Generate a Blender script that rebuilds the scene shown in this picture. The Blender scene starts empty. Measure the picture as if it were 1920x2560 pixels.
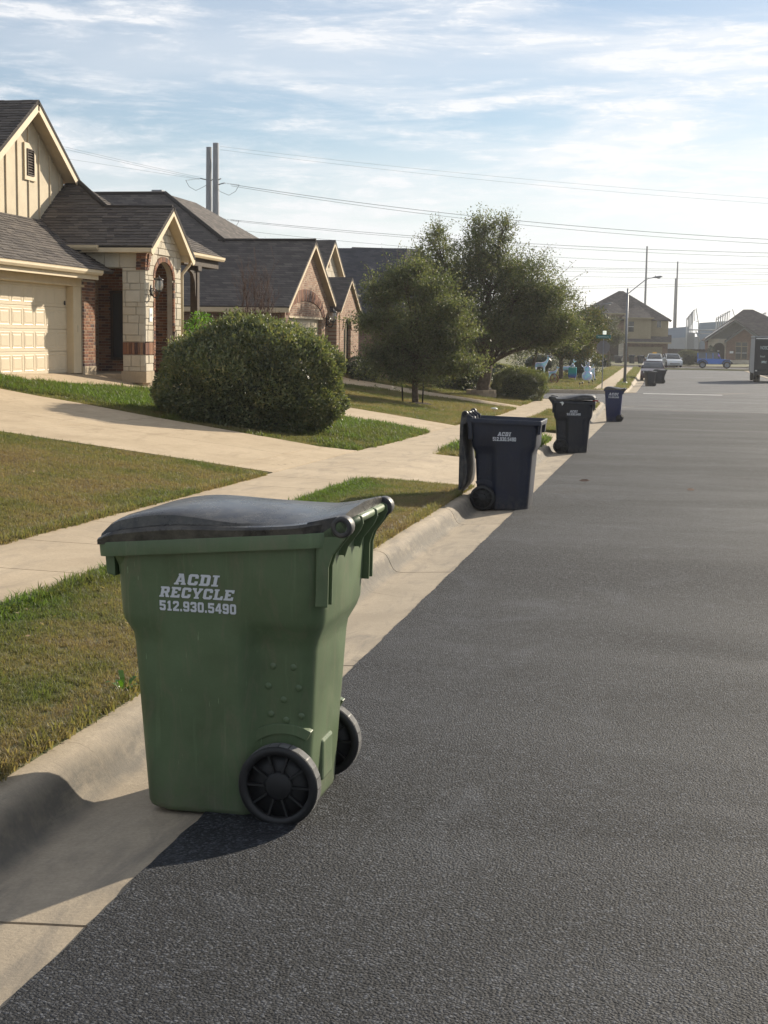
import bpy, bmesh, math, random
import numpy as np
from mathutils import Vector, Matrix
from mathutils.geometry import tessellate_polygon

random.seed(7)
RNG = np.random.default_rng(11)
scene = bpy.context.scene
C = scene.collection

# ------------------------------------------------------------------ camera
# world: Y runs along the street, X to the right of it, Z up; eye 1.72 m above the road
F_PX, PITCH, ROLL, YAW = 3537.0, 0.1238, 0.0146, 0.188
EYE = Vector((0.0, 0.0, 1.72))
cam_data = bpy.data.cameras.new('camera')
cam_data.sensor_fit = 'HORIZONTAL'
cam_data.sensor_width = 36.0
cam_data.lens = F_PX / 1920.0 * 36.0
cam_data.clip_start = 0.05
cam_data.clip_end = 6000.0
cam = bpy.data.objects.new('camera', cam_data)
C.objects.link(cam)
hy = Matrix.Rotation(YAW, 3, 'Z')
fwd = hy @ Vector((0, math.cos(PITCH), -math.sin(PITCH)))
rgt = hy @ Vector((1, 0, 0))
upv = rgt.cross(fwd)
r2 = math.cos(ROLL) * rgt + math.sin(ROLL) * upv
u2 = -math.sin(ROLL) * rgt + math.cos(ROLL) * upv
m3 = Matrix((r2, u2, -fwd)).transposed()
cam.matrix_world = Matrix.Translation(EYE) @ m3.to_4x4()
scene.camera = cam

# ------------------------------------------------------------------ sky and sun
SUN_AZ, SUN_EL = math.radians(31.0), math.radians(23.0)   # azimuth to the right of the street axis
world = bpy.data.worlds.new('World')
scene.world = world
world.use_nodes = True
wt = world.node_tree
wt.nodes.clear()
def wn(t, **k):
    n = wt.nodes.new(t)
    for a, b in k.items():
        setattr(n, a, b)
    return n
w_out = wn('ShaderNodeOutputWorld')
w_bg = wn('ShaderNodeBackground')
w_bg.inputs['Strength'].default_value = 0.1
w_sky = wn('ShaderNodeTexSky', sky_type='NISHITA')
w_sky.sun_disc = False
w_sky.sun_elevation = SUN_EL
w_sky.sun_rotation = SUN_AZ
w_sky.altitude = 150.0
w_sky.air_density = 1.0
w_sky.dust_density = 0.3
w_sky.ozone_density = 2.0
w_tc = wn('ShaderNodeTexCoord')
def cloud_layer(scale, rot, loc, lo, hi, detail, rough):
    mp = wn('ShaderNodeMapping')
    mp.inputs['Scale'].default_value = scale
    mp.inputs['Rotation'].default_value = rot
    mp.inputs['Location'].default_value = loc
    wt.links.new(w_tc.outputs['Generated'], mp.inputs['Vector'])
    nz = wn('ShaderNodeTexNoise')
    nz.inputs['Scale'].default_value = 1.0
    nz.inputs['Detail'].default_value = detail
    nz.inputs['Roughness'].default_value = rough
    nz.inputs['Distortion'].default_value = 0.35
    wt.links.new(mp.outputs['Vector'], nz.inputs['Vector'])
    mr = wn('ShaderNodeMapRange')
    mr.inputs['From Min'].default_value = lo
    mr.inputs['From Max'].default_value = hi
    mr.interpolation_type = 'SMOOTHSTEP'
    wt.links.new(nz.outputs['Fac'], mr.inputs['Value'])
    return mr.outputs['Result']
def wmath(op, a, b):
    n = wn('ShaderNodeMath', operation=op)
    for i, v in enumerate((a, b)):
        if isinstance(v, (int, float)):
            n.inputs[i].default_value = v
        else:
            wt.links.new(v, n.inputs[i])
    return n.outputs[0]
c_streak = cloud_layer((6.0, 6.0, 40.0), (0.0, 0.10, 0.2), (1.3, 0.4, 2.1), 0.40, 0.64, 9.0, 0.66)
c_veil = cloud_layer((2.2, 2.2, 11.0), (0.0, 0.06, 0.0), (4.1, 2.0, 0.7), 0.34, 0.72, 5.0, 0.5)
c_puff = cloud_layer((26.0, 26.0, 120.0), (0.0, 0.12, 0.5), (0.2, 7.7, 3.0), 0.44, 0.66, 6.0, 0.68)
c_sum = wmath('ADD', wmath('MULTIPLY', c_streak, 0.46), wmath('MULTIPLY', c_veil, 0.50))
c_sum = wmath('ADD', c_sum, wmath('MULTIPLY', wmath('MULTIPLY', c_puff, c_streak), 0.60))
w_cl = wmath('MINIMUM', c_sum, 0.95)
w_mix = wn('ShaderNodeMix', data_type='RGBA')
wt.links.new(w_cl, w_mix.inputs['Factor'])
w_dim = wn('ShaderNodeMix', data_type='RGBA', blend_type='MULTIPLY')
w_dim.inputs['Factor'].default_value = 1.0
w_dim.inputs['B'].default_value = (0.64, 0.65, 0.66, 1.0)
wt.links.new(w_sky.outputs['Color'], w_dim.inputs['A'])
wt.links.new(w_dim.outputs['Result'], w_mix.inputs['A'])
w_mix.inputs['B'].default_value = (6.2, 6.3, 6.5, 1.0)
# pale haze that thickens towards the horizon all round
w_sep = wn('ShaderNodeSeparateXYZ')
wt.links.new(w_tc.outputs['Generated'], w_sep.inputs[0])
w_hz = wn('ShaderNodeMapRange', interpolation_type='SMOOTHSTEP')
for k_, v_ in (('From Min', -0.02), ('From Max', 0.15), ('To Min', 0.97), ('To Max', 0.0)):
    w_hz.inputs[k_].default_value = v_
wt.links.new(w_sep.outputs['Z'], w_hz.inputs['Value'])
w_mix2 = wn('ShaderNodeMix', data_type='RGBA')
wt.links.new(w_hz.outputs['Result'], w_mix2.inputs['Factor'])
wt.links.new(w_mix.outputs['Result'], w_mix2.inputs['A'])
w_mix2.inputs['B'].default_value = (5.35, 5.6, 5.7, 1.0)
w_mix = w_mix2
wt.links.new(w_mix.outputs['Result'], w_bg.inputs['Color'])
wt.links.new(w_bg.outputs['Background'], w_out.inputs['Surface'])

sun_data = bpy.data.lights.new('sun', 'SUN')
sun_data.energy = 5.0
sun_data.angle = math.radians(0.7)
sun_data.color = (1.0, 0.89, 0.72)
sun = bpy.data.objects.new('sun', sun_data)
C.objects.link(sun)
sdir = Vector((math.sin(SUN_AZ) * math.cos(SUN_EL), math.cos(SUN_AZ) * math.cos(SUN_EL), math.sin(SUN_EL)))
sun.rotation_euler = sdir.to_track_quat('Z', 'Y').to_euler()
sun.location = (30, 60, 60)

scene.view_settings.view_transform = 'Standard'
scene.view_settings.look = 'None'
scene.view_settings.exposure = 0.62
scene.view_settings.gamma = 1.0
scene.view_settings.use_curve_mapping = False

# ------------------------------------------------------------------ helpers
OFF = {}
def tag(o, label=None, cat=None, group=None, kind=None):
    if label: o['label'] = label
    if cat: o['category'] = cat
    if group: o['group'] = group
    if kind: o['kind'] = kind
    return o
def empty(name, loc=(0, 0, 0), rz=0.0, parent=None):
    o = bpy.data.objects.new(name, None)
    o.empty_display_size = 0.2
    C.objects.link(o)
    o.location = loc
    o.rotation_euler = (0, 0, rz)
    o.parent = parent
    return o
def root(name, loc, label, cat, group=None, world=True, rz=0.0):
    """Empty at a thing's base; with world=True its parts are given in world coordinates."""
    o = empty(name, loc, rz)
    tag(o, label, cat, group)
    OFF[o.name] = Vector(loc) if world else Vector((0, 0, 0))
    return o
def off_of(p):
    while p.parent is not None:
        p = p.parent
    return OFF.get(p.name, Vector((0, 0, 0)))
def link(name, me, mat, parent=None):
    o = bpy.data.objects.new(name, me)
    if mat is not None:
        for m in (mat if isinstance(mat, (list, tuple)) else [mat]):
            me.materials.append(m)
    C.objects.link(o)
    o.parent = parent
    return o
class MB:
    """collects shapes into one mesh"""
    def __init__(self):
        self.v, self.f, self.mi, self.sm = [], [], [], []
    def add(self, vs, fs, mi=0, sm=False):
        b = len(self.v)
        self.v += [tuple(p) for p in vs]
        self.f += [tuple(i + b for i in f) for f in fs]
        self.mi += [mi] * len(fs)
        self.sm += [sm] * len(fs)
        return self
    def box(self, x0, x1, y0, y1, z0, z1, mi=0):
        vs = [(x, y, z) for z in (z0, z1) for y in (y0, y1) for x in (x0, x1)]
        return self.add(vs, [(0, 2, 3, 1), (4, 5, 7, 6), (0, 1, 5, 4), (2, 6, 7, 3), (0, 4, 6, 2), (1, 3, 7, 5)], mi)
    def prism(self, pts, vec, holes=(), mi=0):
        """planar polygon (with holes) extruded by vec"""
        vec = Vector(vec)
        rings = [[Vector(p) for p in pts]] + [[Vector(p) for p in h] for h in holes]
        flat = [p for r in rings for p in r]
        tris = tessellate_polygon(rings)
        n = len(flat)
        vs = flat + [p + vec for p in flat]
        fs = [tuple(t) for t in tris] + [tuple(i + n for i in reversed(t)) for t in tris]
        b = 0
        for r in rings:
            k = len(r)
            for i in range(k):
                j = (i + 1) % k
                fs.append((b + i, b + j, b + j + n, b + i + n))
            b += k
        return self.add(vs, fs, mi)
    def flat(self, pts, holes=(), mi=0):
        rings = [[Vector(p) for p in pts]] + [[Vector(p) for p in h] for h in holes]
        return self.add([p for r in rings for p in r], [tuple(t) for t in tessellate_polygon(rings)], mi)
    def tube(self, path, rad, seg=8, mi=0, caps=True, sm=True):
        path = [Vector(p) for p in path]
        n = len(path)
        rad = rad if isinstance(rad, (list, tuple)) else [rad] * n
        vs, fs = [], []
        prev = None
        for i in range(n):
            t = (path[min(i + 1, n - 1)] - path[max(i - 1, 0)]).normalized()
            if prev is None:
                a = t.orthogonal().normalized()
            else:
                a = (prev - t * prev.dot(t))
                a = a.normalized() if a.length > 1e-6 else t.orthogonal().normalized()
            prev = a
            b = t.cross(a)
            for k in range(seg):
                q = 2 * math.pi * k / seg
                vs.append(path[i] + (a * math.cos(q) + b * math.sin(q)) * rad[i])
        for i in range(n - 1):
            for k in range(seg):
                k2 = (k + 1) % seg
                fs.append((i * seg + k, i * seg + k2, (i + 1) * seg + k2, (i + 1) * seg + k))
        self.add(vs, fs, mi, sm)
        if caps:
            b = len(self.v) - len(vs)
            self.f += [tuple(b + k for k in reversed(range(seg))), tuple(b + (n - 1) * seg + k for k in range(seg))]
            self.mi += [mi, mi]
            self.sm += [False, False]
        return self
    def lathe(self, prof, seg=24, M=None, mi=0, sm=True):
        """profile of (r, h) turned about Z, then moved by matrix M"""
        M = M or Matrix.Identity(4)
        vs, fs = [], []
        for r, h in prof:
            for k in range(seg):
                q = 2 * math.pi * k / seg
                vs.append(M @ Vector((r * math.cos(q), r * math.sin(q), h)))
        for i in range(len(prof) - 1):
            for k in range(seg):
                k2 = (k + 1) % seg
                fs.append((i * seg + k, i * seg + k2, (i + 1) * seg + k2, (i + 1) * seg + k))
        return self.add(vs, fs, mi, sm)
    def loft(self, rings, mi=0, sm=True, cap0=True, cap1=True):
        n = len(rings[0])
        vs = [p for r in rings for p in r]
        fs = []
        for i in range(len(rings) - 1):
            for k in range(n):
                k2 = (k + 1) % n
                fs.append((i * n + k, i * n + k2, (i + 1) * n + k2, (i + 1) * n + k))
        self.add(vs, fs, mi, sm)
        b = len(self.v) - len(vs)
        if cap0:
            self.f.append(tuple(b + k for k in reversed(range(n)))); self.mi.append(mi); self.sm.append(False)
        if cap1:
            self.f.append(tuple(b + (len(rings) - 1) * n + k for k in range(n))); self.mi.append(mi); self.sm.append(False)
        return self
    def build(self, name, mat, parent=None, bevel=0.0, smooth=None, M=None):
        d = off_of(parent) if parent is not None else Vector((0, 0, 0))
        me = bpy.data.meshes.new(name)
        if M is not None:
            vs = [tuple((M @ Vector(p)) - d) for p in self.v]
        else:
            vs = [(p[0] - d.x, p[1] - d.y, p[2] - d.z) for p in self.v]
        me.from_pydata(vs, [], self.f)
        me.polygons.foreach_set('material_index', self.mi)
        me.polygons.foreach_set('use_smooth', [True] * len(self.f) if smooth else self.sm)
        bm = bmesh.new(); bm.from_mesh(me)
        bmesh.ops.recalc_face_normals(bm, faces=bm.faces)
        bm.to_mesh(me); bm.free()
        me.update()
        o = link(name, me, mat, parent)
        if bevel > 0:
            b = o.modifiers.new('bevel', 'BEVEL')
            b.width = bevel; b.segments = 2; b.limit_method = 'ANGLE'; b.angle_limit = math.radians(40)
        return o
def npmesh(name, V, F, mat, parent=None, smooth=False, attr=None):
    """fast mesh from numpy arrays, all faces with the same vertex count"""
    d = off_of(parent) if parent is not None else Vector((0, 0, 0))
    V = np.asarray(V, np.float32) - np.array(d, np.float32)
    F = np.asarray(F, np.int32)
    k = F.shape[1]
    me = bpy.data.meshes.new(name)
    me.vertices.add(len(V)); me.vertices.foreach_set('co', V.ravel())
    me.loops.add(F.size); me.loops.foreach_set('vertex_index', F.ravel())
    me.polygons.add(len(F)); me.polygons.foreach_set('loop_start', np.arange(0, F.size, k, dtype=np.int32))
    me.polygons.foreach_set('use_smooth', np.full(len(F), smooth))
    me.update(calc_edges=True)
    return link(name, me, mat, parent)

# ------------------------------------------------------------------ materials
def ramp(nt, fac, stops):
    n = nt.nodes.new('ShaderNodeValToRGB')
    el = n.color_ramp.elements
    while len(el) < len(stops):
        el.new(0.5)
    for e, (p, c) in zip(el, stops):
        e.position = p
        e.color = (c[0], c[1], c[2], 1)
    nt.links.new(fac, n.inputs['Fac'])
    return n.outputs['Color']
def noise(nt, vec, scale, detail=4.0, rough=0.55, dist=0.0):
    n = nt.nodes.new('ShaderNodeTexNoise')
    n.inputs['Scale'].default_value = scale
    n.inputs['Detail'].default_value = detail
    n.inputs['Roughness'].default_value = rough
    n.inputs['Distortion'].default_value = dist
    if vec is not None:
        nt.links.new(vec, n.inputs['Vector'])
    return n.outputs['Fac']
def mixc(nt, fac, a, b, blend='MIX'):
    n = nt.nodes.new('ShaderNodeMix')
    n.data_type = 'RGBA'
    n.blend_type = blend
    for key, v in (('Factor', fac), ('A', a), ('B', b)):
        s = n.inputs[key]
        if isinstance(v, (int, float)):
            s.default_value = v
        elif isinstance(v, (tuple, list)):
            s.default_value = (v[0], v[1], v[2], 1)
        else:
            nt.links.new(v, s)
    return n.outputs['Result']
def mth(nt, op, a, b=0.0):
    n = nt.nodes.new('ShaderNodeMath'); n.operation = op
    for i, v in enumerate((a, b)):
        if isinstance(v, (int, float)): n.inputs[i].default_value = v
        else: nt.links.new(v, n.inputs[i])
    return n.outputs[0]
def mrange(nt, v, a, b, c=0.0, d=1.0):
    n = nt.nodes.new('ShaderNodeMapRange')
    n.inputs['From Min'].default_value = a; n.inputs['From Max'].default_value = b
    n.inputs['To Min'].default_value = c; n.inputs['To Max'].default_value = d
    nt.links.new(v, n.inputs['Value'])
    return n.outputs['Result']
def coords(nt, scale=(1, 1, 1), obj=True):
    t = nt.nodes.new('ShaderNodeTexCoord')
    m = nt.nodes.new('ShaderNodeMapping')
    m.inputs['Scale'].default_value = scale
    if obj:
        nt.links.new(t.outputs['Object'], m.inputs['Vector'])
    else:
        g = nt.nodes.new('ShaderNodeNewGeometry')
        nt.links.new(g.outputs['Position'], m.inputs['Vector'])
    return m.outputs['Vector']
def new_mat(name):
    m = bpy.data.materials.new(name)
    m.use_nodes = True
    nt = m.node_tree
    return m, nt, nt.nodes['Principled BSDF']
def bump(nt, bs, h, strength=0.3, dist=0.01):
    b = nt.nodes.new('ShaderNodeBump')
    b.inputs['Strength'].default_value = strength
    b.inputs['Distance'].default_value = dist
    nt.links.new(h, b.inputs['Height'])
    nt.links.new(b.outputs['Normal'], bs.inputs['Normal'])
def simple(name, col, rough=0.6, spec=0.5, metal=0.0, var=0.12, vscale=6.0, bmp=0.0, bscale=60.0, rnd=None, rnd_amt=0.2, coat=0.0, cols=None, world_pos=False):
    """painted or moulded surface: colour with mottling, optional per-object or per-island tint"""
    m, nt, bs = new_mat(name)
    v = coords(nt, obj=not world_pos)
    f = noise(nt, v, vscale, 5, 0.6)
    dark = tuple(c * (1 - var) for c in col); lite = tuple(min(1, c * (1 + var)) for c in col)
    c = ramp(nt, f, [(0.3, dark), (0.7, lite)])
    if rnd:
        if rnd == 'object':
            r = nt.nodes.new('ShaderNodeObjectInfo').outputs['Random']
        else:
            r = nt.nodes.new('ShaderNodeNewGeometry').outputs['Random Per Island']
        if cols:
            cc = ramp(nt, r, [((i + 0.5) / len(cols), k) for i, k in enumerate(cols)])
            c = mixc(nt, 1.0, cc, ramp(nt, f, [(0.3, (1 - var,) * 3), (0.7, (1, 1, 1))]), 'MULTIPLY')
        else:
            k = mrange(nt, r, 0, 1, 1 - rnd_amt, 1 + rnd_amt)
            g = nt.nodes.new('ShaderNodeCombineColor')
            for i in range(3): nt.links.new(k, g.inputs[i])
            c = mixc(nt, 1.0, c, g.outputs[0], 'MULTIPLY')
    nt.links.new(c, bs.inputs['Base Color'])
    bs.inputs['Roughness'].default_value = rough
    bs.inputs['Specular IOR Level'].default_value = spec
    bs.inputs['Metallic'].default_value = metal
    if coat:
        bs.inputs['Coat Weight'].default_value = coat
        bs.inputs['Coat Roughness'].default_value = 0.08
    if bmp:
        bump(nt, bs, noise(nt, v, bscale, 4, 0.6), bmp, 0.02)
    return m
def asphalt(name, base, stone, wear, rough, chip=95.0):
    """seal coat with exposed chippings: each chip has its own tone and relief"""
    m, nt, bs = new_mat(name)
    v = coords(nt)
    vor = nt.nodes.new('ShaderNodeTexVoronoi')
    vor.inputs['Scale'].default_value = chip
    warp = nt.nodes.new('ShaderNodeVectorMath'); warp.operation = 'ADD'
    nz = nt.nodes.new('ShaderNodeTexNoise'); nz.inputs['Scale'].default_value = chip * .8; nz.inputs['Detail'].default_value = 2
    nt.links.new(v, nz.inputs['Vector'])
    sc_ = nt.nodes.new('ShaderNodeVectorMath'); sc_.operation = 'SCALE'; sc_.inputs['Scale'].default_value = .012
    nt.links.new(nz.outputs['Color'], sc_.inputs[0])
    nt.links.new(v, warp.inputs[0]); nt.links.new(sc_.outputs[0], warp.inputs[1])
    nt.links.new(warp.outputs[0], vor.inputs['Vector'])
    sepc = nt.nodes.new('ShaderNodeSeparateColor'); nt.links.new(vor.outputs['Color'], sepc.inputs[0])
    tone = sepc.outputs[0]
    patch = noise(nt, v, 3.0, 5, 0.65)
    big = noise(nt, coords(nt, (0.30, 0.9, 1.0)), 0.5, 6, 0.6, 0.6)
    c = ramp(nt, tone, [(0.0, tuple(k * .35 for k in base)), (0.5, base), (0.8, stone), (1.0, tuple(k * 1.9 for k in stone))])
    c = mixc(nt, mrange(nt, vor.outputs['Distance'], 0.35, 0.75, 0.0, 0.75), c, tuple(k * .3 for k in base))
    c = mixc(nt, mth(nt, 'MULTIPLY', mrange(nt, big, 0.42, 0.75), 0.55), c, wear)
    c = mixc(nt, mth(nt, 'MULTIPLY', mrange(nt, patch, 0.5, 0.75), 0.35), c, tuple(k * .6 for k in base))
    sm = noise(nt, coords(nt, (0.9, 0.55, 1.0)), 1.1, 7, 0.68, 1.5)
    c = mixc(nt, mth(nt, 'MULTIPLY', mrange(nt, sm, 0.55, 0.80), 0.55), c, tuple(k * 2.0 for k in wear))
    rs = noise(nt, v, 0.33, 3, 0.5)
    c = mixc(nt, mth(nt, 'MULTIPLY', mrange(nt, rs, 0.66, 0.76), 0.30), c, (wear[0] * 2.6, wear[1] * 2.0, wear[2] * 1.4))
    nt.links.new(c, bs.inputs['Base Color'])
    nt.links.new(mrange(nt, big, 0.35, 0.7, rough + 0.05, rough - 0.12), bs.inputs['Roughness'])
    bs.inputs['Specular IOR Level'].default_value = 0.24
    h = mth(nt, 'SUBTRACT', mth(nt, 'MULTIPLY', tone, .6), mth(nt, 'MULTIPLY', vor.outputs['Distance'], 1.2))
    h = mth(nt, 'ADD', h, mth(nt, 'MULTIPLY', noise(nt, v, chip * 2.2, 3, 0.7), .5))
    bump(nt, bs, h, 0.85, 0.0055)
    return m
def concrete(name, a, b, stain, stain_amt=0.5, bmp=0.25, sc=1.0, grime=None):
    m, nt, bs = new_mat(name)
    v = coords(nt)
    big = noise(nt, v, 0.9 * sc, 6, 0.62, 0.4)
    fine = noise(nt, v, 45 * sc, 5, 0.7)
    c = ramp(nt, big, [(0.32, a), (0.68, b)])
    st = noise(nt, coords(nt, (2.2, 0.55, 1.0)), 1.5 * sc, 6, 0.68, 0.8)
    c = mixc(nt, mth(nt, 'MULTIPLY', mrange(nt, st, 0.50, 0.72), stain_amt), c, stain)
    c = mixc(nt, mrange(nt, fine, 0.35, 0.72, 0.0, 0.42), c, tuple(k * 0.55 for k in a))
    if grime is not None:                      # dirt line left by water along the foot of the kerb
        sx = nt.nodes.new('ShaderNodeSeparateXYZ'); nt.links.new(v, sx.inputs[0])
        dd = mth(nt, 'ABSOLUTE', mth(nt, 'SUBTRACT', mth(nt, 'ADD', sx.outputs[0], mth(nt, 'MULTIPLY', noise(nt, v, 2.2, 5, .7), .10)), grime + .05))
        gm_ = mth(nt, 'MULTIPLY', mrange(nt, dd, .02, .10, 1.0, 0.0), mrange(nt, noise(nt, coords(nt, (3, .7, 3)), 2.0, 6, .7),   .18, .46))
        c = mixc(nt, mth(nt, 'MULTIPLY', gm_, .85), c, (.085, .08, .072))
    med = noise(nt, v, 9 * sc, 6, 0.7)
    c = mixc(nt, mrange(nt, med, 0.45, 0.7, 0.0, 0.35), c, tuple(k * 0.62 for k in b))
    pit = noise(nt, v, 160 * sc, 2, 0.5)
    cr_ = nt.nodes.new('ShaderNodeTexVoronoi'); cr_.feature = 'DISTANCE_TO_EDGE'; cr_.inputs['Scale'].default_value = .42
    wv = nt.nodes.new('ShaderNodeVectorMath'); wv.operation = 'ADD'
    nz = nt.nodes.new('ShaderNodeTexNoise'); nz.inputs['Scale'].default_value = 1.4; nz.inputs['Detail'].default_value = 6
    nt.links.new(v, nz.inputs['Vector'])
    sc2 = nt.nodes.new('ShaderNodeVectorMath'); sc2.operation = 'SCALE'; sc2.inputs['Scale'].default_value = .9
    nt.links.new(nz.outputs['Color'], sc2.inputs[0]); nt.links.new(v, wv.inputs[0]); nt.links.new(sc2.outputs[0], wv.inputs[1]); nt.links.new(wv.outputs[0], cr_.inputs['Vector'])
    ck = mth(nt, 'MULTIPLY', mrange(nt, cr_.outputs['Distance'], .0, .004, 1.0, 0.0), mrange(nt, noise(nt, v, .5, 2, .5), .52, .60))
    c = mixc(nt, mth(nt, 'MULTIPLY', ck, .7), c, tuple(k * .2 for k in a))
    broom = noise(nt, coords(nt, (1.5, 60, 1)), 2.0, 3, .6)
    c = mixc(nt, mrange(nt, broom, .5, .8, 0.0, .22), c, tuple(k * .6 for k in a))
    c = mixc(nt, mrange(nt, pit, 0.70, 0.76, 0.0, 0.6), c, tuple(k * 0.25 for k in a))
    nt.links.new(c, bs.inputs['Base Color'])
    bs.inputs['Roughness'].default_value = 0.85
    bs.inputs['Specular IOR Level'].default_value = 0.3
    bump(nt, bs, fine, bmp, 0.006)
    return m
def leafmat(name, cols, trans=0.3, rough=0.35, spec=0.5):
    m, nt, bs = new_mat(name)
    r = nt.nodes.new('ShaderNodeNewGeometry').outputs['Random Per Island']
    c = ramp(nt, r, [(i / max(1, len(cols) - 1), k) for i, k in enumerate(cols)])
    pt = noise(nt, coords(nt, obj=False), 1.5, 3, .6)
    c = mixc(nt, 1.0, c, ramp(nt, pt, [(.32, (.62, .66, .66)), (.68, (1.35, 1.28, 1.15))]), 'MULTIPLY')
    nt.links.new(c, bs.inputs['Base Color'])
    bs.inputs['Roughness'].default_value = rough
    bs.inputs['Specular IOR Level'].default_value = spec
    tr = nt.nodes.new('ShaderNodeBsdfTranslucent')
    nt.links.new(mixc(nt, 1.0, c, (1.5, 1.6, 0.7), 'MULTIPLY'), tr.inputs['Color'])
    mx = nt.nodes.new('ShaderNodeMixShader')
    mx.inputs[0].default_value = trans
    nt.links.new(bs.outputs[0], mx.inputs[1]); nt.links.new(tr.outputs[0], mx.inputs[2])
    nt.links.new(mx.outputs[0], nt.nodes['Material Output'].inputs['Surface'])
    return m
def brickmat(name, cols, mortar, bw=0.2, rh=0.075, axis='x', ms=0.012, rough=0.85, offset=0.5):
    """flat brickwork or shingle courses for walls too far away to build piece by piece; axis = horizontal run"""
    m, nt, bs = new_mat(name)
    g = nt.nodes.new('ShaderNodeNewGeometry')
    sp = nt.nodes.new('ShaderNodeSeparateXYZ'); nt.links.new(g.outputs['Position'], sp.inputs[0])
    cb = nt.nodes.new('ShaderNodeCombineXYZ')
    if axis == 'xy':
        nt.links.new(mth(nt, 'ADD', sp.outputs[0], sp.outputs[1]), cb.inputs[0])
    else:
        nt.links.new(sp.outputs[0 if axis == 'x' else 1], cb.inputs[0])
    nt.links.new(sp.outputs[2], cb.inputs[1])
    br = nt.nodes.new('ShaderNodeTexBrick')
    br.offset = offset
    br.inputs['Scale'].default_value = 1.0
    br.inputs['Brick Width'].default_value = bw
    br.inputs['Row Height'].default_value = rh
    br.inputs['Mortar Size'].default_value = ms
    br.inputs['Mortar Smooth'].default_value = 0.1
    br.inputs['Bias'].default_value = 0.0
    br.inputs['Color1'].default_value = (0, 0, 0, 1); br.inputs['Color2'].default_value = (1, 1, 1, 1)
    br.inputs['Mortar'].default_value = (0, 0, 0, 1)
    nt.links.new(cb.outputs[0], br.inputs['Vector'])
    c = ramp(nt, br.outputs['Color'], [((i + 0.5) / len(cols), k) for i, k in enumerate(cols)])
    c = mixc(nt, br.outputs['Fac'], c, mortar)
    v = coords(nt, obj=False)
    c = mixc(nt, 1.0, c, ramp(nt, noise(nt, v, 1.2, 5, 0.6), [(0.3, (0.78,) * 3), (0.7, (1.1, 1.08, 1.05))]), 'MULTIPLY')
    nt.links.new(c, bs.inputs['Base Color'])
    bs.inputs['Roughness'].default_value = rough
    bs.inputs['Specular IOR Level'].default_value = 0.3
    inv = mth(nt, 'SUBTRACT', 1.0, br.outputs['Fac'])
    bump(nt, bs, inv, 0.6, 0.01)
    return m

T = {}
T['asphalt_new'] = asphalt('asphalt_new', (0.0165, 0.0178, 0.0218), (0.056, 0.0600, 0.0695), (0.039, 0.0420, 0.0495), 0.78, 98.0)
T['asphalt_old'] = asphalt('asphalt_old', (0.085, 0.087, 0.093), (0.14, 0.142, 0.15), (0.13, 0.133, 0.14), 0.75)
T['concrete'] = concrete('concrete', (0.41, 0.325, 0.225), (0.53, 0.43, 0.305), (0.24, 0.20, 0.155), 0.65)
T['concrete_drive'] = concrete('concrete_drive', (0.43, 0.335, 0.22), (0.54, 0.43, 0.295), (0.27, 0.20, 0.125), 0.6)
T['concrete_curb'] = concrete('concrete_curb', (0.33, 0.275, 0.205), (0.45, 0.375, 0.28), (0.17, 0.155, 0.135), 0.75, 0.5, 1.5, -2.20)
T['joint'] = simple('joint_filler', (0.07, 0.06, 0.05), 0.95)
T['white_paint'] = simple('white_paint', (0.72, 0.72, 0.70), 0.6)
# ground under the grass: thatch and soil
m, nt, bs = new_mat('soil')
v = coords(nt)
c = ramp(nt, noise(nt, v, 0.6, 6, 0.6), [(0.35, (0.095, 0.085, 0.035)), (0.6, (0.085, 0.105, 0.03))])
c = mixc(nt, mrange(nt, noise(nt, v, 30, 4, 0.7), 0.4, 0.7), c, (0.14, 0.115, 0.06))
nt.links.new(c, bs.inputs['Base Color']); bs.inputs['Roughness'].default_value = 0.95
bump(nt, bs, noise(nt, v, 40, 4, 0.7), 0.8, 0.03)
T['soil'] = m
# grass blades: colour follows the dryness stored on each tuft
m, nt, bs = new_mat('grass_blade')
at = nt.nodes.new('ShaderNodeAttribute'); at.attribute_type = 'INSTANCER'; at.attribute_name = 'dry'
isl = nt.nodes.new('ShaderNodeNewGeometry').outputs['Random Per Island']
dv = mth(nt, 'ADD', at.outputs['Fac'], mth(nt, 'MULTIPLY', mth(nt, 'SUBTRACT', isl, 0.5), 0.55))
c = ramp(nt, dv, [(0.0, (0.095, 0.155, 0.032)), (0.22, (0.105, 0.130, 0.042)), (0.45, (0.15, 0.15, 0.06)), (0.70, (0.225, 0.185, 0.10)), (1.0, (0.19, 0.135, 0.085))])
nt.links.new(c, bs.inputs['Base Color']); bs.inputs['Roughness'].default_value = 0.55
bs.inputs['Specular IOR Level'].default_value = 0.3
tr = nt.nodes.new('ShaderNodeBsdfTranslucent'); nt.links.new(mixc(nt, 1.0, c, (1.6, 1.6, 0.9), 'MULTIPLY'), tr.inputs['Color'])
mx = nt.nodes.new('ShaderNodeMixShader'); mx.inputs[0].default_value = 0.42
nt.links.new(bs.outputs[0], mx.inputs[1]); nt.links.new(tr.outputs[0], mx.inputs[2])
nt.links.new(mx.outputs[0], nt.nodes['Material Output'].inputs['Surface'])
T['grass'] = m
T['trim'] = simple('cream_trim', (0.62, 0.505, 0.34), 0.6, 0.4, var=0.07, vscale=3)
T['stucco'] = simple('cream_board', (0.58, 0.49, 0.35), 0.75, 0.3, var=0.10, vscale=2.5, bmp=0.15, bscale=90)
T['garage'] = simple('garage_door_paint', (0.60, 0.50, 0.355), 0.5, 0.4, var=0.05, vscale=3)
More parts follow.
